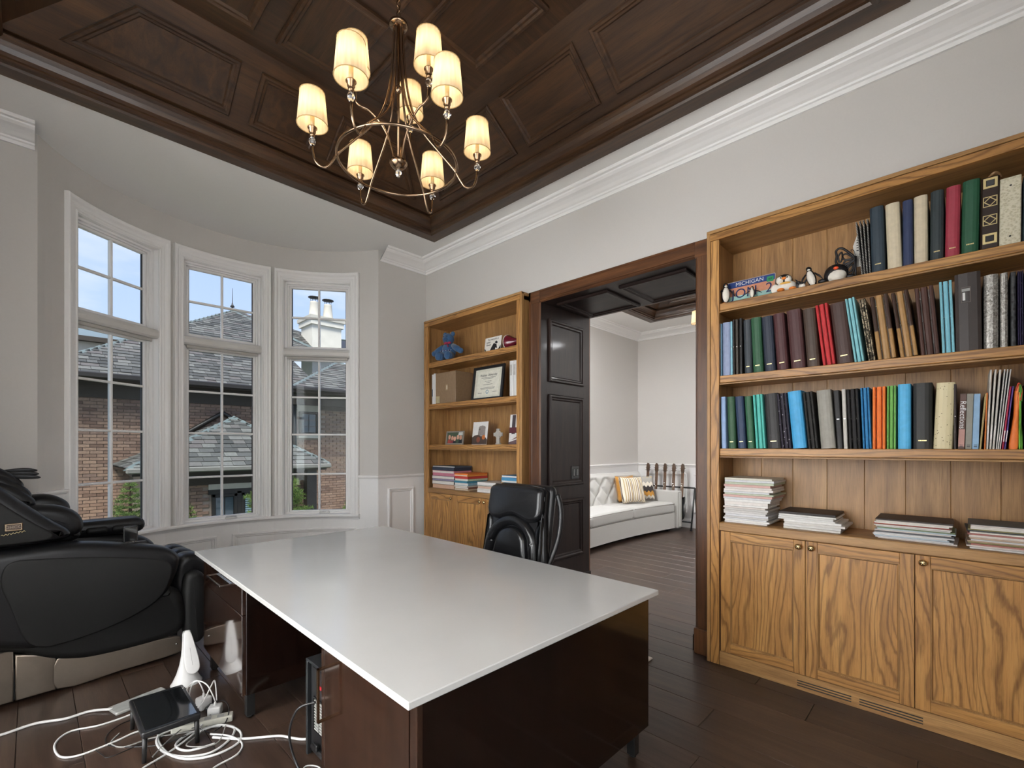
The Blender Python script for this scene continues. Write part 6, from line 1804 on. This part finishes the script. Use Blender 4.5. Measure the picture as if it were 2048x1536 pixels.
for s_ in (-1, 1):
    g = G(); ell(g, (0.004 + s_ * 0.022, -0.042, 0.088), 0.0035, 0.004, 0.004, 8, 6); g.build('eye', 'blackgloss', pr_)
    g = G(); ell(g, (s_ * 0.064, -0.006, 0.028), 0.022, 0.010, 0.013); g.build('flipper', BK_, pr_)
bf = orn('butterfly_ornament', 'black cut-metal butterfly leaning on the spiral notebooks', 'ornament', 0.425, 3.165, 0.0)
def bt(u, v, h): return (u, -h, v)
def outline(pts, r_, nm, parent): G().tube([(p[0], 0, p[1]) for p in spline([(a, b, 0) for a, b in pts], 5, True)], r_, 6, True).build(nm, BK_, parent)
upw = [(0.0, 0.12), (-0.03, 0.165), (-0.062, 0.195), (-0.085, 0.185), (-0.082, 0.155), (-0.085, 0.12), (-0.06, 0.092), (-0.03, 0.098)]
low = [(0.0, 0.105), (-0.03, 0.088), (-0.052, 0.062), (-0.04, 0.03), (-0.018, 0.02), (-0.004, 0.06)]
outline(upw, 0.006, 'upper_wing', bf); outline(low, 0.005, 'lower_wing', bf)
for a in ([(-0.01, 0.125), (-0.035, 0.155), (-0.055, 0.15), (-0.045, 0.125)], [(-0.06, 0.17), (-0.075, 0.15), (-0.068, 0.115), (-0.055, 0.14)], [(-0.01, 0.115), (-0.04, 0.118), (-0.05, 0.105), (-0.03, 0.104)], [(-0.008, 0.09), (-0.03, 0.075), (-0.03, 0.05), (-0.012, 0.06)]):
    outline(a, 0.0045, 'wing_cell', bf)
g = G(); g.tube([(0.004, 0, 0.0), (0.004, 0, 0.13)], 0.005, 8, rs=[0.004, 0.006]); g.tube(spline([(0.004, 0, 0.13), (-0.004, 0, 0.165), (-0.016, 0, 0.172), (-0.014, 0, 0.162)], 4), 0.0015, 5); g.build('body', BK_, bf)
tg = orn('paper_tag', 'white printed tag hanging at the first spiral notebook', 'tag', 0.425, 3.20, 0.12)
G().prism([(0.0, 0.08), (0.03, 0.08), (0.045, 0.30), (0.02, 0.30), (-0.012, 0.20)], 0.0, 0.0015, bt).build('card', 'paper', tg)
g = G()
for i in range(5): g.box(0.004, 0.024, -0.0022, -0.0014, 0.17 + i * 0.014, 0.175 + i * 0.014)
g.build('print_lines', BK_, tg)

# ---- left bookcase ornaments (local frame: x along the wall, -y to the room)
bear = thing('teddy_bear', 'blue knitted teddy bear with a red bow on the left bookcase top shelf', 'soft toy', (3.185, 4.04, 2.33), -PI / 2 + 0.25)
BL = plain('blue_knit', hx('35587f'), 0.95, var=0.18, nscale=140, bmp=0.5, sheen=0.3); BD = plain('dark_blue_knit', hx('243a5c'), 0.95, var=0.2, nscale=140)
g = G(); ell(g, (0, 0, 0.115), 0.085, 0.068, 0.098); g.build('body', BL, bear)
g = G(); ell(g, (0.0, -0.010, 0.245), 0.068, 0.062, 0.062); ell(g, (0.0, -0.062, 0.232), 0.03, 0.028, 0.026); g.build('head', BL, bear)
for s_ in (-1, 1):
    g = G(); ell(g, (s_ * 0.052, 0.0, 0.297), 0.028, 0.016, 0.028); g.build('ear', BL, bear)
    g = G(); g.tube([(s_ * 0.06, -0.01, 0.165), (s_ * 0.13, -0.02, 0.125), (s_ * 0.175, -0.03, 0.10)], 0.03, 10, rs=[0.03, 0.034, 0.026]); ell(g, (s_ * 0.178, -0.03, 0.098), 0.032, 0.030, 0.030); g.build('arm', BL, bear)
    g = G(); g.tube([(s_ * 0.045, -0.03, 0.06), (s_ * 0.06, -0.085, 0.045), (s_ * 0.062, -0.11, 0.045)], 0.04, 10, rs=[0.045, 0.044, 0.04]); ell(g, (s_ * 0.062, -0.11, 0.045), 0.040, 0.022, 0.043); g.build('leg', BL, bear)
    g = G(); ell(g, (s_ * 0.024, -0.066, 0.262), 0.005, 0.004, 0.005, 8, 6); g.build('eye', BK_, bear)
    g = G(); ell(g, (0.03 + s_ * 0.024, -0.066, 0.188), 0.024, 0.010, 0.014); g.build('bow_loop', hexmat('8c2040', 0.8), bear)
g = G(); ell(g, (0.03, -0.072, 0.188), 0.009, 0.009, 0.009); g.tube([(0.03, -0.07, 0.185), (0.045, -0.075, 0.145)], 0.006, 6); g.build('bow_knot', hexmat('8c2040', 0.8), bear)
for i in range(9):
    G().tube([(-0.07 + i * 0.018, -0.066 - 0.006 * math.sin(i), 0.105 + 0.006 * (i % 2)), (-0.06 + i * 0.018, -0.070, 0.112 - 0.006 * (i % 2))], 0.003, 5).build('stitch', hexmat('7c2c4c' if i % 2 else 'b8b4c0', 0.8), bear)
def lay(u, v, h): return (u, -h, v)
cd = thing('greeting_card', 'black and white greeting card with handwriting beside the teddy bear', 'card', (3.19, 3.475, 2.33), -PI / 2)
f_ = leanp(0.14)
G().prism(rect(0, 0.235, 0, 0.165), 0, 0.004, f_).build('card', hexmat('e4e0d6', 0.6), cd)
text('You may join us', 0.026, BK_, cd, f_(0.115, 0.143, 0.0046), (PI / 2 - 0.14, 0, 0), 'handwriting', shear=0.3, sx=0.95)
text('when', 0.026, BK_, cd, f_(0.05, 0.115, 0.0046), (PI / 2 - 0.14, 0, 0), 'handwriting', shear=0.3)
text('Ready', 0.026, BK_, cd, f_(0.055, 0.088, 0.0046), (PI / 2 - 0.14, 0, 0), 'handwriting', shear=0.3)
g = G()
for poly in ([(0.07, 0.002), (0.10, 0.06), (0.13, 0.10), (0.17, 0.085), (0.185, 0.04), (0.16, 0.05), (0.15, 0.002)], [(0.18, 0.002), (0.232, 0.002), (0.232, 0.07)], [(0.004, 0.002), (0.05, 0.002), (0.004, 0.06)], [(0.14, 0.105), (0.165, 0.12), (0.19, 0.10), (0.17, 0.09)]): g.prism(poly, 0.004, 0.0046, f_)
g.build('ink_drawing', BK_, cd)
bw = thing('ceramic_bell', 'dark red flared ceramic with a pale rim lying on its side', 'ornament', (3.22, 3.10, 2.33), -PI / 2)
g = G(); g.lathe([(0.075, 0.0), (0.073, 0.012), (0.055, 0.05), (0.032, 0.09), (0.022, 0.13), (0.012, 0.15), (0, 0.152)], 24, (0, 0, 0), lambda x, y, z: (-0.06 + z, y, 0.076 + x)); g.build('body', plain('burgundy_glaze', hx('6c1c2c'), 0.25, coat=0.6), bw)
G().tube([(-0.062, 0.074 * math.cos(2 * PI * i / 28), 0.076 + 0.074 * math.sin(2 * PI * i / 28)) for i in range(28)], 0.004, 6, True).build('rim', WH_, bw)
b1 = thing('ring_binder', 'thin white binder at the left end of the left bookcase second shelf', 'binder', (3.12, 4.268, 1.868), -PI / 2)
slabx(0, 0.026, 0, 0.24, 0, 0.335, 0.005).build('cover', 'whiteplastic', b1); G().box(0.005, 0.021, -0.001, 0.003, 0.09, 0.17).build('spine_label', hexmat('5c6c7c', 0.5), b1)
b2 = thing('memory_box', 'kraft-paper album box with white spine beside the white binder', 'box', (3.12, 4.235, 1.868), -PI / 2 + 0.02)
G().box(0.0, 0.034, 0.0, 0.25, 0, 0.345, 0.003).build('white_spine', 'whiteplastic', b2); G().box(0.034, 0.375, 0.004, 0.25, 0, 0.34, 0.003).build('case', hexmat('8c7358', 0.35), b2)
o = G().box(0.045, 0.105, 0.002, 0.006, 0.012, 0.085).build('sticker', hexmat('b8ac88', 0.5), b2); G().box(0.205, 0.245, 0.002, 0.006, 0.14, 0.205).build('window_frame', hexmat('a08868', 0.4), b2); G().box(0.225, 0.24, 0.001, 0.005, 0.15, 0.195).build('window_slot', hexmat('d8ccb8', 0.4), b2)
dp = thing('framed_diploma', 'framed university diploma with blue seal on the second shelf', 'diploma', (3.215, 3.69, 1.868), -PI / 2)
f_ = leanp(0.13)
for a in (rect(0, 0.455, 0, 0.028), rect(0, 0.455, 0.327, 0.355), rect(0, 0.028, 0.028, 0.327), rect(0.427, 0.455, 0.028, 0.327)): G().prism(a, 0.0, 0.02, f_).build('frame_bar', 'blackplastic', dp)
mt = G().prism(rect(0.026, 0.429, 0.026, 0.329), 0.004, 0.008, f_).build('mat_board', hexmat('d8d6c6', 0.6), dp)
pa_ = G().prism(rect(0.07, 0.385, 0.05, 0.305), 0.008, 0.009, f_).build('certificate', hexmat('e2e0d2', 0.6), dp)
text('Walden University', 0.036, BK_, dp, f_(0.228, 0.262, 0.0095), (PI / 2 - 0.13, 0, 0), 'diploma_title', sx=0.92)
g = G()
for (cx, wd_, zz) in ((0.228, 0.21, 0.235), (0.228, 0.15, 0.223), (0.228, 0.10, 0.196), (0.228, 0.05, 0.18), (0.228, 0.14, 0.162), (0.228, 0.22, 0.128), (0.228, 0.20, 0.117), (0.12, 0.06, 0.078), (0.335, 0.06, 0.082)): g.prism(rect(cx - wd_ / 2, cx + wd_ / 2, zz, zz + 0.004), 0.009, 0.0094, f_)
g.build('diploma_text', hexmat('6a6a64', 0.6), dp)
sp_ = G().sweep([(0.228 + 0.02 * math.cos(2 * PI * i / 20), 0.088 + 0.02 * math.sin(2 * PI * i / 20)) for i in range(20)], [(0, 0.009), (0, 0.0098), (0.006, 0.0098), (0.006, 0.009)], True, f_).build('seal', hexmat('4c84a0', 0.5), dp)
for q in range(2):
    t = thing('ring_binder', 'white binder at the right end of the second shelf, %s' % ('nearer the diploma' if q == 0 else 'against the stile'), 'binder', (3.13, 3.062 - q * 0.046, 1.868), -PI / 2)
    slabx(0, 0.042, 0, 0.24, 0, 0.335, 0.006).build('cover', 'whiteplastic', t); G().box(0.008, 0.034, -0.001, 0.003, 0.2, 0.3).build('spine_label', hexmat('b8b4b0', 0.5), t)
def photoframe(nm, label, y, wd_, ht_, bar, mat, loc_x, shapes, rz=0.0, ang=0.12):
    t = thing(nm, label, 'photo', (loc_x, y, 1.42), -PI / 2 + rz)
    f = leanp(ang)
    if bar:
        for a in (rect(0, wd_, 0, bar), rect(0, wd_, ht_ - bar, ht_), rect(0, bar, bar, ht_ - bar), rect(wd_ - bar, wd_, bar, ht_ - bar)): G().prism(a, 0, 0.014, f).build('frame_bar', mat, t)
    G().prism(rect(bar, wd_ - bar, bar, ht_ - bar), 0.002, 0.005, f).build('print', hexmat(shapes[0], 0.4), t)
    byc = {}
    for hexc, poly in shapes[1:]: byc.setdefault(hexc, []).append(poly)
    for i, (hexc, polys) in enumerate(byc.items()):
        g = G()
        for p in polys: g.prism(p, 0.005, 0.0054 + i * 0.0002, f)
        g.build('printed_image', hexmat(hexc, 0.5), t)
    return t
def disc(cx, cy, r_, n=10, sy=1.0): return [(cx + r_ * math.cos(2 * PI * i / n), cy + r_ * sy * math.sin(2 * PI * i / n)) for i in range(n)]
fam = ['4c5c48', ('c8ccc8', [(0.19, 0.10), (0.28, 0.10), (0.28, 0.132), (0.20, 0.132)])]
for i, (cx, cy, cc) in enumerate(((0.05, 0.082, 'd8a088'), (0.10, 0.070, 'd09880'), (0.14, 0.064, 'dca890'), (0.19, 0.080, 'd8a48c'), (0.235, 0.075, 'c89078'))):
    fam.append((cc, disc(cx, cy, 0.020, 10, 1.25)))
    fam.append((('a8483c', '8c3c44', '2c2c34', '40503c', '20242c')[i], [(cx - 0.028, 0.014), (cx + 0.028, 0.014), (cx + 0.022, cy - 0.026), (cx - 0.022, cy - 0.026)]))
photoframe('picture_frame', 'small silver-framed family photo on the left bookcase third shelf', 4.055, 0.285, 0.145, 0.014, hexmat('8a8278', 0.35), 3.16, fam, 0.02)
photoframe('photo_print', 'photo print of a round stone tower above autumn bushes', 3.675, 0.235, 0.235, 0.0, WH_, 3.20, ['e8e6e2', ('8c8480', [(0.085, 0.09), (0.20, 0.09), (0.20, 0.175), (0.19, 0.188), (0.15, 0.196), (0.11, 0.19), (0.095, 0.18)]), ('5c5450', [(0.10, 0.15), (0.12, 0.15), (0.12, 0.165), (0.10, 0.165)]), ('4a3c34', [(0.0, 0.004), (0.235, 0.004), (0.235, 0.05), (0.19, 0.09), (0.14, 0.085), (0.09, 0.10), (0.04, 0.095), (0.0, 0.075)]), ('c07038', disc(0.18, 0.075, 0.025)), ('8c4c34', disc(0.10, 0.05, 0.03))], -0.03)
crs = thing('celtic_cross', 'small grey stone Celtic cross between the two photo prints', 'cross', (3.21, 3.285, 1.42), -PI / 2)
ST_ = plain('cast_stone', hx('b0aca4'), 0.7, var=0.12, nscale=30)
g = G(); g.prism([(-0.024, 0), (0.024, 0), (0.016, 0.10), (0.02, 0.155), (-0.02, 0.155), (-0.016, 0.10)], 0, 0.016, lay); g.build('shaft', ST_, crs)
g = G(); g.prism([(-0.058, 0.082), (0.058, 0.082), (0.058, 0.116), (-0.058, 0.116)], 0.0, 0.015, lay); g.build('arm_bar', ST_, crs)
G().tube([(0.036 * math.cos(2 * PI * i / 24), -0.008, 0.099 + 0.036 * math.sin(2 * PI * i / 24)) for i in range(24)], 0.007, 6, True).build('ring', ST_, crs)
G().box(-0.03, 0.03, -0.022, 0.006, 0, 0.012, 0.002).build('foot', ST_, crs)
photoframe('photo_print', 'tall photo print of a dark turret against a pale sky by the stile', 3.155, 0.15, 0.29, 0.0, WH_, 3.22, ['e4e2e0', ('4a4044', [(0.03, 0.10), (0.075, 0.10), (0.075, 0.285), (0.03, 0.285)]), ('5c2830', [(0.0, 0.11), (0.11, 0.11), (0.11, 0.165), (0.0, 0.165)]), ('6a5458', [(0.0, 0.0), (0.15, 0.0), (0.15, 0.06), (0.0, 0.02)]), ('8c6c68', [(0.03, 0.04), (0.15, 0.07), (0.15, 0.10)])], 0.0, 0.1)
# stacks of cloth-bound albums on the left counter
def album_stack(x_, y0, wd_, dp_, z0, cols, label, group):
    z = z0; rr = random.Random(len(cols) * 7 + int(y0 * 10))
    for i, (hexc, cname, th) in enumerate(cols):
        t = thing('photo_album', '%s album %s' % (cname, label), 'album', (x_ + rr.random() * 0.012, y0 - rr.random() * 0.012, z), -PI / 2 + (rr.random() - 0.5) * 0.05, group)
        c = G(); c.box(0, wd_, 0, dp_, 0, 0.003); c.box(0, wd_, 0, dp_, th - 0.0035, th - 0.0005); c.box(wd_ - 0.004, wd_, 0, dp_, 0, th - 0.0005); c.build('cover', hexmat(hexc, 0.55), t)
        G().box(0.003, wd_ - 0.005, 0.003, dp_ - 0.004, 0.003, th - 0.0035).build('pages', 'paper' if i % 2 else hexmat(hexc, 0.6), t)
        z += th
album_stack(3.115, 4.262, 0.385, 0.245, 0.945, [('c8a48c', 'pale salmon', 0.042), ('4a463e', 'charcoal', 0.04), ('8c86a0', 'lavender', 0.018), ('4c2c48', 'plum', 0.034), ('c0788a', 'rose pink', 0.03), ('d88c98', 'light pink', 0.028), ('2c3444', 'navy', 0.036), ('4c5c68', 'slate', 0.014)], 'in the leftmost stack on the counter', 'leftmost album stack')
album_stack(3.10, 3.852, 0.215, 0.275, 0.945, [('c8b8a0', 'cream', 0.016), ('8c5c4c', 'russet', 0.018), ('d8d0c4', 'ivory', 0.016), ('86b0c4', 'light blue', 0.028), ('3c8098', 'teal', 0.02), ('b8c8ac', 'pale green', 0.022), ('c0403c', 'red', 0.026), ('f0a050', 'apricot', 0.016), ('e88038', 'orange', 0.014)], 'in the orange-topped stack on the counter', 'orange-topped album stack')
album_stack(3.10, 3.495, 0.27, 0.27, 0.945, [('e0dcd8', 'white', 0.024), ('c8c0bc', 'pale grey', 0.016), ('d8b8a4', 'peach', 0.022), ('4c5c50', 'dark green', 0.012), ('e8e4e0', 'chalk white', 0.028)], 'in the low white stack behind the office chair', 'white album stack')
album_stack(3.14, 3.19, 0.235, 0.25, 0.945, [('b8a890', 'beige', 0.045), ('a89878', 'tan', 0.045), ('e8b050', 'yellow', 0.022), ('8cb8c8', 'sky blue', 0.02), ('4c90b8', 'blue', 0.026), ('3c7ca8', 'deep blue', 0.022)], 'in the blue-topped stack by the stile', 'blue-topped album stack')

# ================================================================ things on the floor by the desk
# folded desk lamp: trumpet foot, swan neck, paddle hanging towards the camera
lm = thing('folding_lamp', 'white swan-necked LED lamp folded down, standing on the floor by the desk', 'lamp', (0.640, 3.30, 0), 0.0)
g = G(); n = 22; vs = []
prof = [(0.0, 0.078, 0.066, 0.0), (0.006, 0.080, 0.068, 0.0), (0.02, 0.070, 0.058, 0.0), (0.06, 0.050, 0.040, 0.004), (0.11, 0.033, 0.026, 0.012), (0.16, 0.023, 0.017, 0.020), (0.21, 0.018, 0.012, 0.026), (0.26, 0.016, 0.009, 0.028), (0.29, 0.016, 0.009, 0.022), (0.308, 0.016, 0.009, 0.004), (0.310, 0.017, 0.009, -0.018)]
for z, rx, ry, yo in prof:
    for i in range(n):
        a = 2 * PI * i / n; vs.append((rx * math.cos(a), yo + ry * math.sin(a), z))
fs = [(k * n + i, k * n + (i + 1) % n, (k + 1) * n + (i + 1) % n, (k + 1) * n + i) for k in range(len(prof) - 1) for i in range(n)]
g.add(vs, fs, True); g.f.append(tuple(range(n))); g.sm.append(False)
ft = g.build('foot_and_neck', 'whiteplastic', lm)
g = G()
pd_ = [tuple(p)[:2] for p in spline([(-0.016, 0.305), (0.0, 0.314), (0.016, 0.305), (0.028, 0.23), (0.036, 0.15), (0.030, 0.105), (0.0, 0.088), (-0.030, 0.105), (-0.036, 0.15), (-0.028, 0.23)], 4, True)]
sl_ = lambda u, v, h: (u + 0.006 * (0.31 - v) * 10, -0.018 - (0.31 - v) * 0.42 - h, v)
puff(g, pd_, -0.007, 0.007, 0.006, sl_); hd_ = g.build('lamp_head', 'whiteplastic', lm)
g = G(); g.prism(rect(-0.0008, 0.0008, 0.135, 0.225), 0.0072, 0.0078, sl_); g.build('light_slot', 'greyplastic', hd_)
g = G(); puff(g, rrect(-0.006, 0.006, 0.075, 0.115, 0.0055), 0.0, 0.006, 0.003, lambda u, v, h: (u, -0.030 - (0.115 - v) * 0.35 - h, v)); g.build('touch_switch', 'whiteplastic', ft)
# low black stand with a glossy top
bs = thing('low_stand', 'low glossy black stand with four thin legs among the cables', 'stand', (0.448, 2.775, 0), 0.0)
g = G(); puff(g, rrect(-0.112, 0.112, -0.195, 0.195, 0.012), 0.112, 0.142, 0.008, W); tp = g.build('top', 'blackplastic', bs)
G().box(-0.098, 0.098, -0.178, 0.165, 0.1415, 0.1435, 0.001).build('glass_plate', 'blackgloss', tp)
for xx in (-0.1, 0.1):
    for yy in (-0.175, 0.175): G().tube([(xx, yy, 0.0), (xx * 0.97, yy * 0.97, 0.115)], 0.010, 8, rs=[0.009, 0.011]).build('leg', 'blackmetal', bs)
for q in range(3): G().lathe([(0.006, 0), (0.006, 0.004), (0.003, 0.005), (0, 0.005)], 10, (0, 0, 0), lambda x, y, z: (0.112 + z, -0.12 + q * 0.03 + x, 0.127 + y)).build('socket', 'chrome', bs)
G().lathe([(0.007, 0), (0.007, 0.002), (0, 0.003)], 10, (0.105, 0.14, 0.1425)).build('power_button', 'chrome', bs)
# grey flat charger under the stand
pd2 = thing('charging_pad', 'flat grey charging pad lying behind the low black stand', 'charger', (0.415, 3.235, 0), math.radians(14))
g = G(); puff(g, rrect(-0.125, 0.125, -0.055, 0.055, 0.01), 0.0, 0.016, 0.005, W); g.build('body', 'greyplastic', pd2)
G().box(-0.118, 0.118, -0.048, 0.048, 0.0155, 0.0165).build('top_sheet', hexmat('a8aaa6', 0.3), pd2)
# power strip and plugs
ps = thing('power_strip', 'pale power strip half hidden among the cables', 'power strip', (0.60, 2.735, 0.0), math.radians(-20))
g = G(); puff(g, rrect(-0.13, 0.13, -0.025, 0.025, 0.008), 0.0, 0.032, 0.006, W); g.build('housing', hexmat('c2c0b4', 0.4), ps)
for q in range(4):
    s_ = G().box(-0.105 + q * 0.055, -0.075 + q * 0.055, -0.016, 0.016, 0.0315, 0.0325).build('socket', 'greyplastic', ps)
for k, (x_, y_, rz, lab) in enumerate(((0.642, 2.915, 0.3, 'white cube power adapter nearest the white lamp'), (0.668, 2.80, -0.5, 'white plug adapter lying on its side by the desk leg'))):
    t = thing('power_adapter', lab, 'adapter', (x_, y_, 0.0), rz, 'white adapters')
    g = G(); puff(g, rrect(-0.03, 0.03, -0.028, 0.028, 0.008), 0.0, 0.062 if k == 0 else 0.05, 0.008, W); b_ = g.build('body', 'whiteplastic', t)
    G().tube([(0, 0, 0.06 if k == 0 else 0.048), (0, 0, 0.085 if k == 0 else 0.07)], 0.006, 8, rs=[0.009, 0.004]).build('strain_relief', 'whiteplastic', t)
bk = thing('power_adapter', 'black plug between the white adapters', 'adapter', (0.66, 2.86, 0.05), 0.8)
g = G(); puff(g, rrect(-0.022, 0.022, -0.016, 0.016, 0.005), 0.0, 0.03, 0.005, W); g.build('body', 'blackplastic', bk); G().tube([(0.02, 0, 0.015), (0.045, 0, 0.012)], 0.006, 8, rs=[0.008, 0.004]).build('strain_relief', 'blackplastic', bk)
bk.location.z = 0.0
def cable(label, pts, r_, mat, cat='cable', z0=None):
    P = [(p[0], p[1], (p[2] if len(p) > 2 else 0.0) + r_) for p in pts]
    o = G().tube(spline(P, 8), r_, 8).build('cable', mat, None)
    return tag(o, label, cat, 'cables on the floor')
CW, CG, CB = 'whiteplastic', hexmat('8c8a86', 0.5), 'blackplastic'
cable('thick white cable running to the left edge of the photo', [(-0.40, 3.42), (-0.25, 3.36), (-0.104, 3.337), (0.014, 3.349), (0.121, 3.299), (0.216, 3.298), (0.30, 3.225, 0.006)], 0.0068, CW)
cable('white cable making the big open loop left of the black stand', [(0.40, 3.10, 0.02), (0.354, 3.109), (0.24, 3.103), (0.133, 3.138), (0.078, 3.057), (0.091, 2.918), (0.154, 2.867), (0.276, 2.879), (0.362, 2.90), (0.48, 2.86), (0.58, 2.82, 0.02)], 0.0045, CW)
cable('thick white cable in the outer coil in front of the desk leg', [(0.56, 2.80), (0.43, 2.78), (0.415, 2.65), (0.466, 2.529), (0.566, 2.46), (0.66, 2.509), (0.70, 2.60), (0.637, 2.674), (0.54, 2.70), (0.47, 2.64), (0.50, 2.55), (0.60, 2.52)], 0.0055, CW)
cable('thick white cable in the lower coil touching the front leg of the stand', [(0.60, 2.86, 0.02), (0.44, 2.82), (0.425, 2.633), (0.478, 2.493), (0.578, 2.428), (0.68, 2.45), (0.71, 2.55), (0.654, 2.656, 0.008), (0.56, 2.66, 0.01)], 0.0055, CW)
cable('short white cable tail passing the near leg of the black stand', [(0.33, 2.545), (0.348, 2.56), (0.442, 2.604), (0.553, 2.674, 0.008), (0.63, 2.76, 0.02)], 0.0045, CW)
cable('white cable tail curling towards the bottom of the photo', [(0.50, 2.28), (0.557, 2.337), (0.651, 2.362), (0.69, 2.436), (0.66, 2.52, 0.01), (0.60, 2.60, 0.012)], 0.0042, CW)
cable('twisted white cord running to the black heater', [(0.60, 2.56, 0.012), (0.676, 2.492), (0.72, 2.45), (0.762, 2.418), (0.834, 2.361), (0.87, 2.30), (0.905, 2.251), (0.98, 2.20)], 0.0058, CW)
cable('white charger lead looping up over the adapters', [(0.642, 2.915, 0.085), (0.62, 2.95, 0.14), (0.58, 2.98, 0.10), (0.59, 2.94, 0.04), (0.55, 2.88, 0.02), (0.61, 2.84, 0.05), (0.66, 2.86, 0.12), (0.69, 2.90, 0.13), (0.68, 2.82, 0.06)], 0.0032, CW)
cable('second white charger lead arching beside the white lamp', [(0.668, 2.80, 0.07), (0.64, 2.84, 0.15), (0.60, 2.90, 0.16), (0.585, 2.95, 0.08), (0.60, 2.93, 0.01), (0.53, 2.86, 0.01)], 0.0032, CW)
cable('grey cable winding under the black stand', [(0.30, 2.95), (0.262, 2.88), (0.30, 2.80), (0.40, 2.79), (0.50, 2.74), (0.60, 2.70), (0.64, 2.77, 0.02)], 0.0034, CG)
cable('thin grey lead crossing the coils', [(0.38, 2.62), (0.46, 2.70, 0.012), (0.55, 2.76, 0.015), (0.58, 2.66, 0.014), (0.50, 2.58, 0.013), (0.60, 2.50, 0.012), (0.67, 2.62, 0.014)], 0.0028, CG)
cable('thin black cable in front of the stand', [(0.205, 2.874), (0.225, 2.80), (0.247, 2.756), (0.355, 2.77), (0.469, 2.762), (0.56, 2.72, 0.01), (0.60, 2.62, 0.01)], 0.0026, CB)
cable('thin black cable looping beside the stand', [(0.36, 3.05), (0.311, 3.041), (0.258, 2.98), (0.249, 2.88), (0.304, 2.797), (0.42, 2.70), (0.52, 2.68, 0.01)], 0.0026, CB)
cable('black lead dropping off the power strip', [(0.66, 2.86, 0.02), (0.70, 2.80, 0.06), (0.71, 2.72, 0.05), (0.68, 2.66, 0.01), (0.62, 2.62, 0.008)], 0.003, CB)
# black heater under the desk, back grille turned to the camera
ht = thing('space_heater', 'tall black heater cabinet with rear grille and red switch under the desk', 'heater', (0.87, 2.15, 0), -PI / 2)
def hb_(x0, x1, y0, y1, z0, z1, nm, mat, par=ht, c=0.003): return G().box(x0, x1, y0, y1, z0, z1, c).build(nm, mat, par)
HTM = plain('charcoal_steel', hx('26282a'), 0.35, var=0.06)
hb_(0, 0.42, 0.02, 0.30, 0.012, 0.425, 'cabinet', HTM); hb_(0, 0.42, 0.0, 0.30, 0.425, 0.437, 'lid', HTM)
hb_(0, 0.016, 0.0, 0.022, 0.0, 0.425, 'side_edge', HTM); hb_(0.404, 0.42, 0.0, 0.022, 0.0, 0.425, 'side_edge', HTM)
hb_(0.045, 0.40, 0.012, 0.021, 0.05, 0.41, 'rear_panel', 'blackplastic')
hb_(0.12, 0.145, 0.006, 0.013, 0.335, 0.348, 'power_switch', plain('red_switch', hx('c8303a'), 0.3), ht, 0.002)
hb_(0.20, 0.212, 0.006, 0.013, 0.30, 0.35, 'rating_label', 'whiteplastic', ht, 0.001)
for i in range(11):
    for j in range(4): hb_(0.075 + j * 0.052, 0.118 + j * 0.052, 0.007, 0.013, 0.14 + i * 0.0125, 0.147 + i * 0.0125, 'grille_slat', 'greyplastic', ht, 0.001)
G().sweep(rect(0.065, 0.29, 0.13, 0.285), [(0, 0), (0, 0.006), (0.006, 0.006), (0.006, 0)], True, lambda u, v, h: (u, 0.012 - h, v)).build('grille_frame', 'blackplastic', ht)
g = G(); g.box(0.06, 0.30, -0.005, 0.012, 0.055, 0.075, 0.004); g.box(0.10, 0.14, -0.012, 0.0, 0.07, 0.10, 0.004); g.build('cord_wrap', 'blackplastic', ht)
cable('black power cord hanging from the heater', [(0.858, 2.015, 0.285), (0.80, 2.06, 0.26), (0.775, 2.085, 0.16), (0.785, 2.06, 0.06), (0.80, 2.00, 0.008), (0.83, 1.90), (0.88, 1.80)], 0.0055, CB)
wa = thing('power_adapter', 'white plug lying under the front edge of the desk', 'adapter', (0.835, 1.93, 0), 0.5)
g = G(); puff(g, rrect(-0.03, 0.03, -0.02, 0.02, 0.006), 0.0, 0.035, 0.006, W); g.build('body', 'whiteplastic', wa); G().tube([(0.03, 0, 0.02), (0.06, 0.0, 0.012)], 0.005, 8, rs=[0.008, 0.004]).build('strain_relief', 'whiteplastic', wa)
cable('short white lead at the white plug under the desk', [(0.865, 1.95, 0.008), (0.87, 2.02), (0.835, 2.06), (0.80, 2.02), (0.80, 1.95)], 0.003, CW)
# pale mat corner peeping out right of the desk
mt_ = G().box(2.40, 2.845, 1.46, 1.92, 0.0, 0.012, 0.004).build('floor_mat', hexmat('d8d2c8', 0.7), None)
tag(mt_, 'pale mat corner on the floor beside the desk end', 'mat')
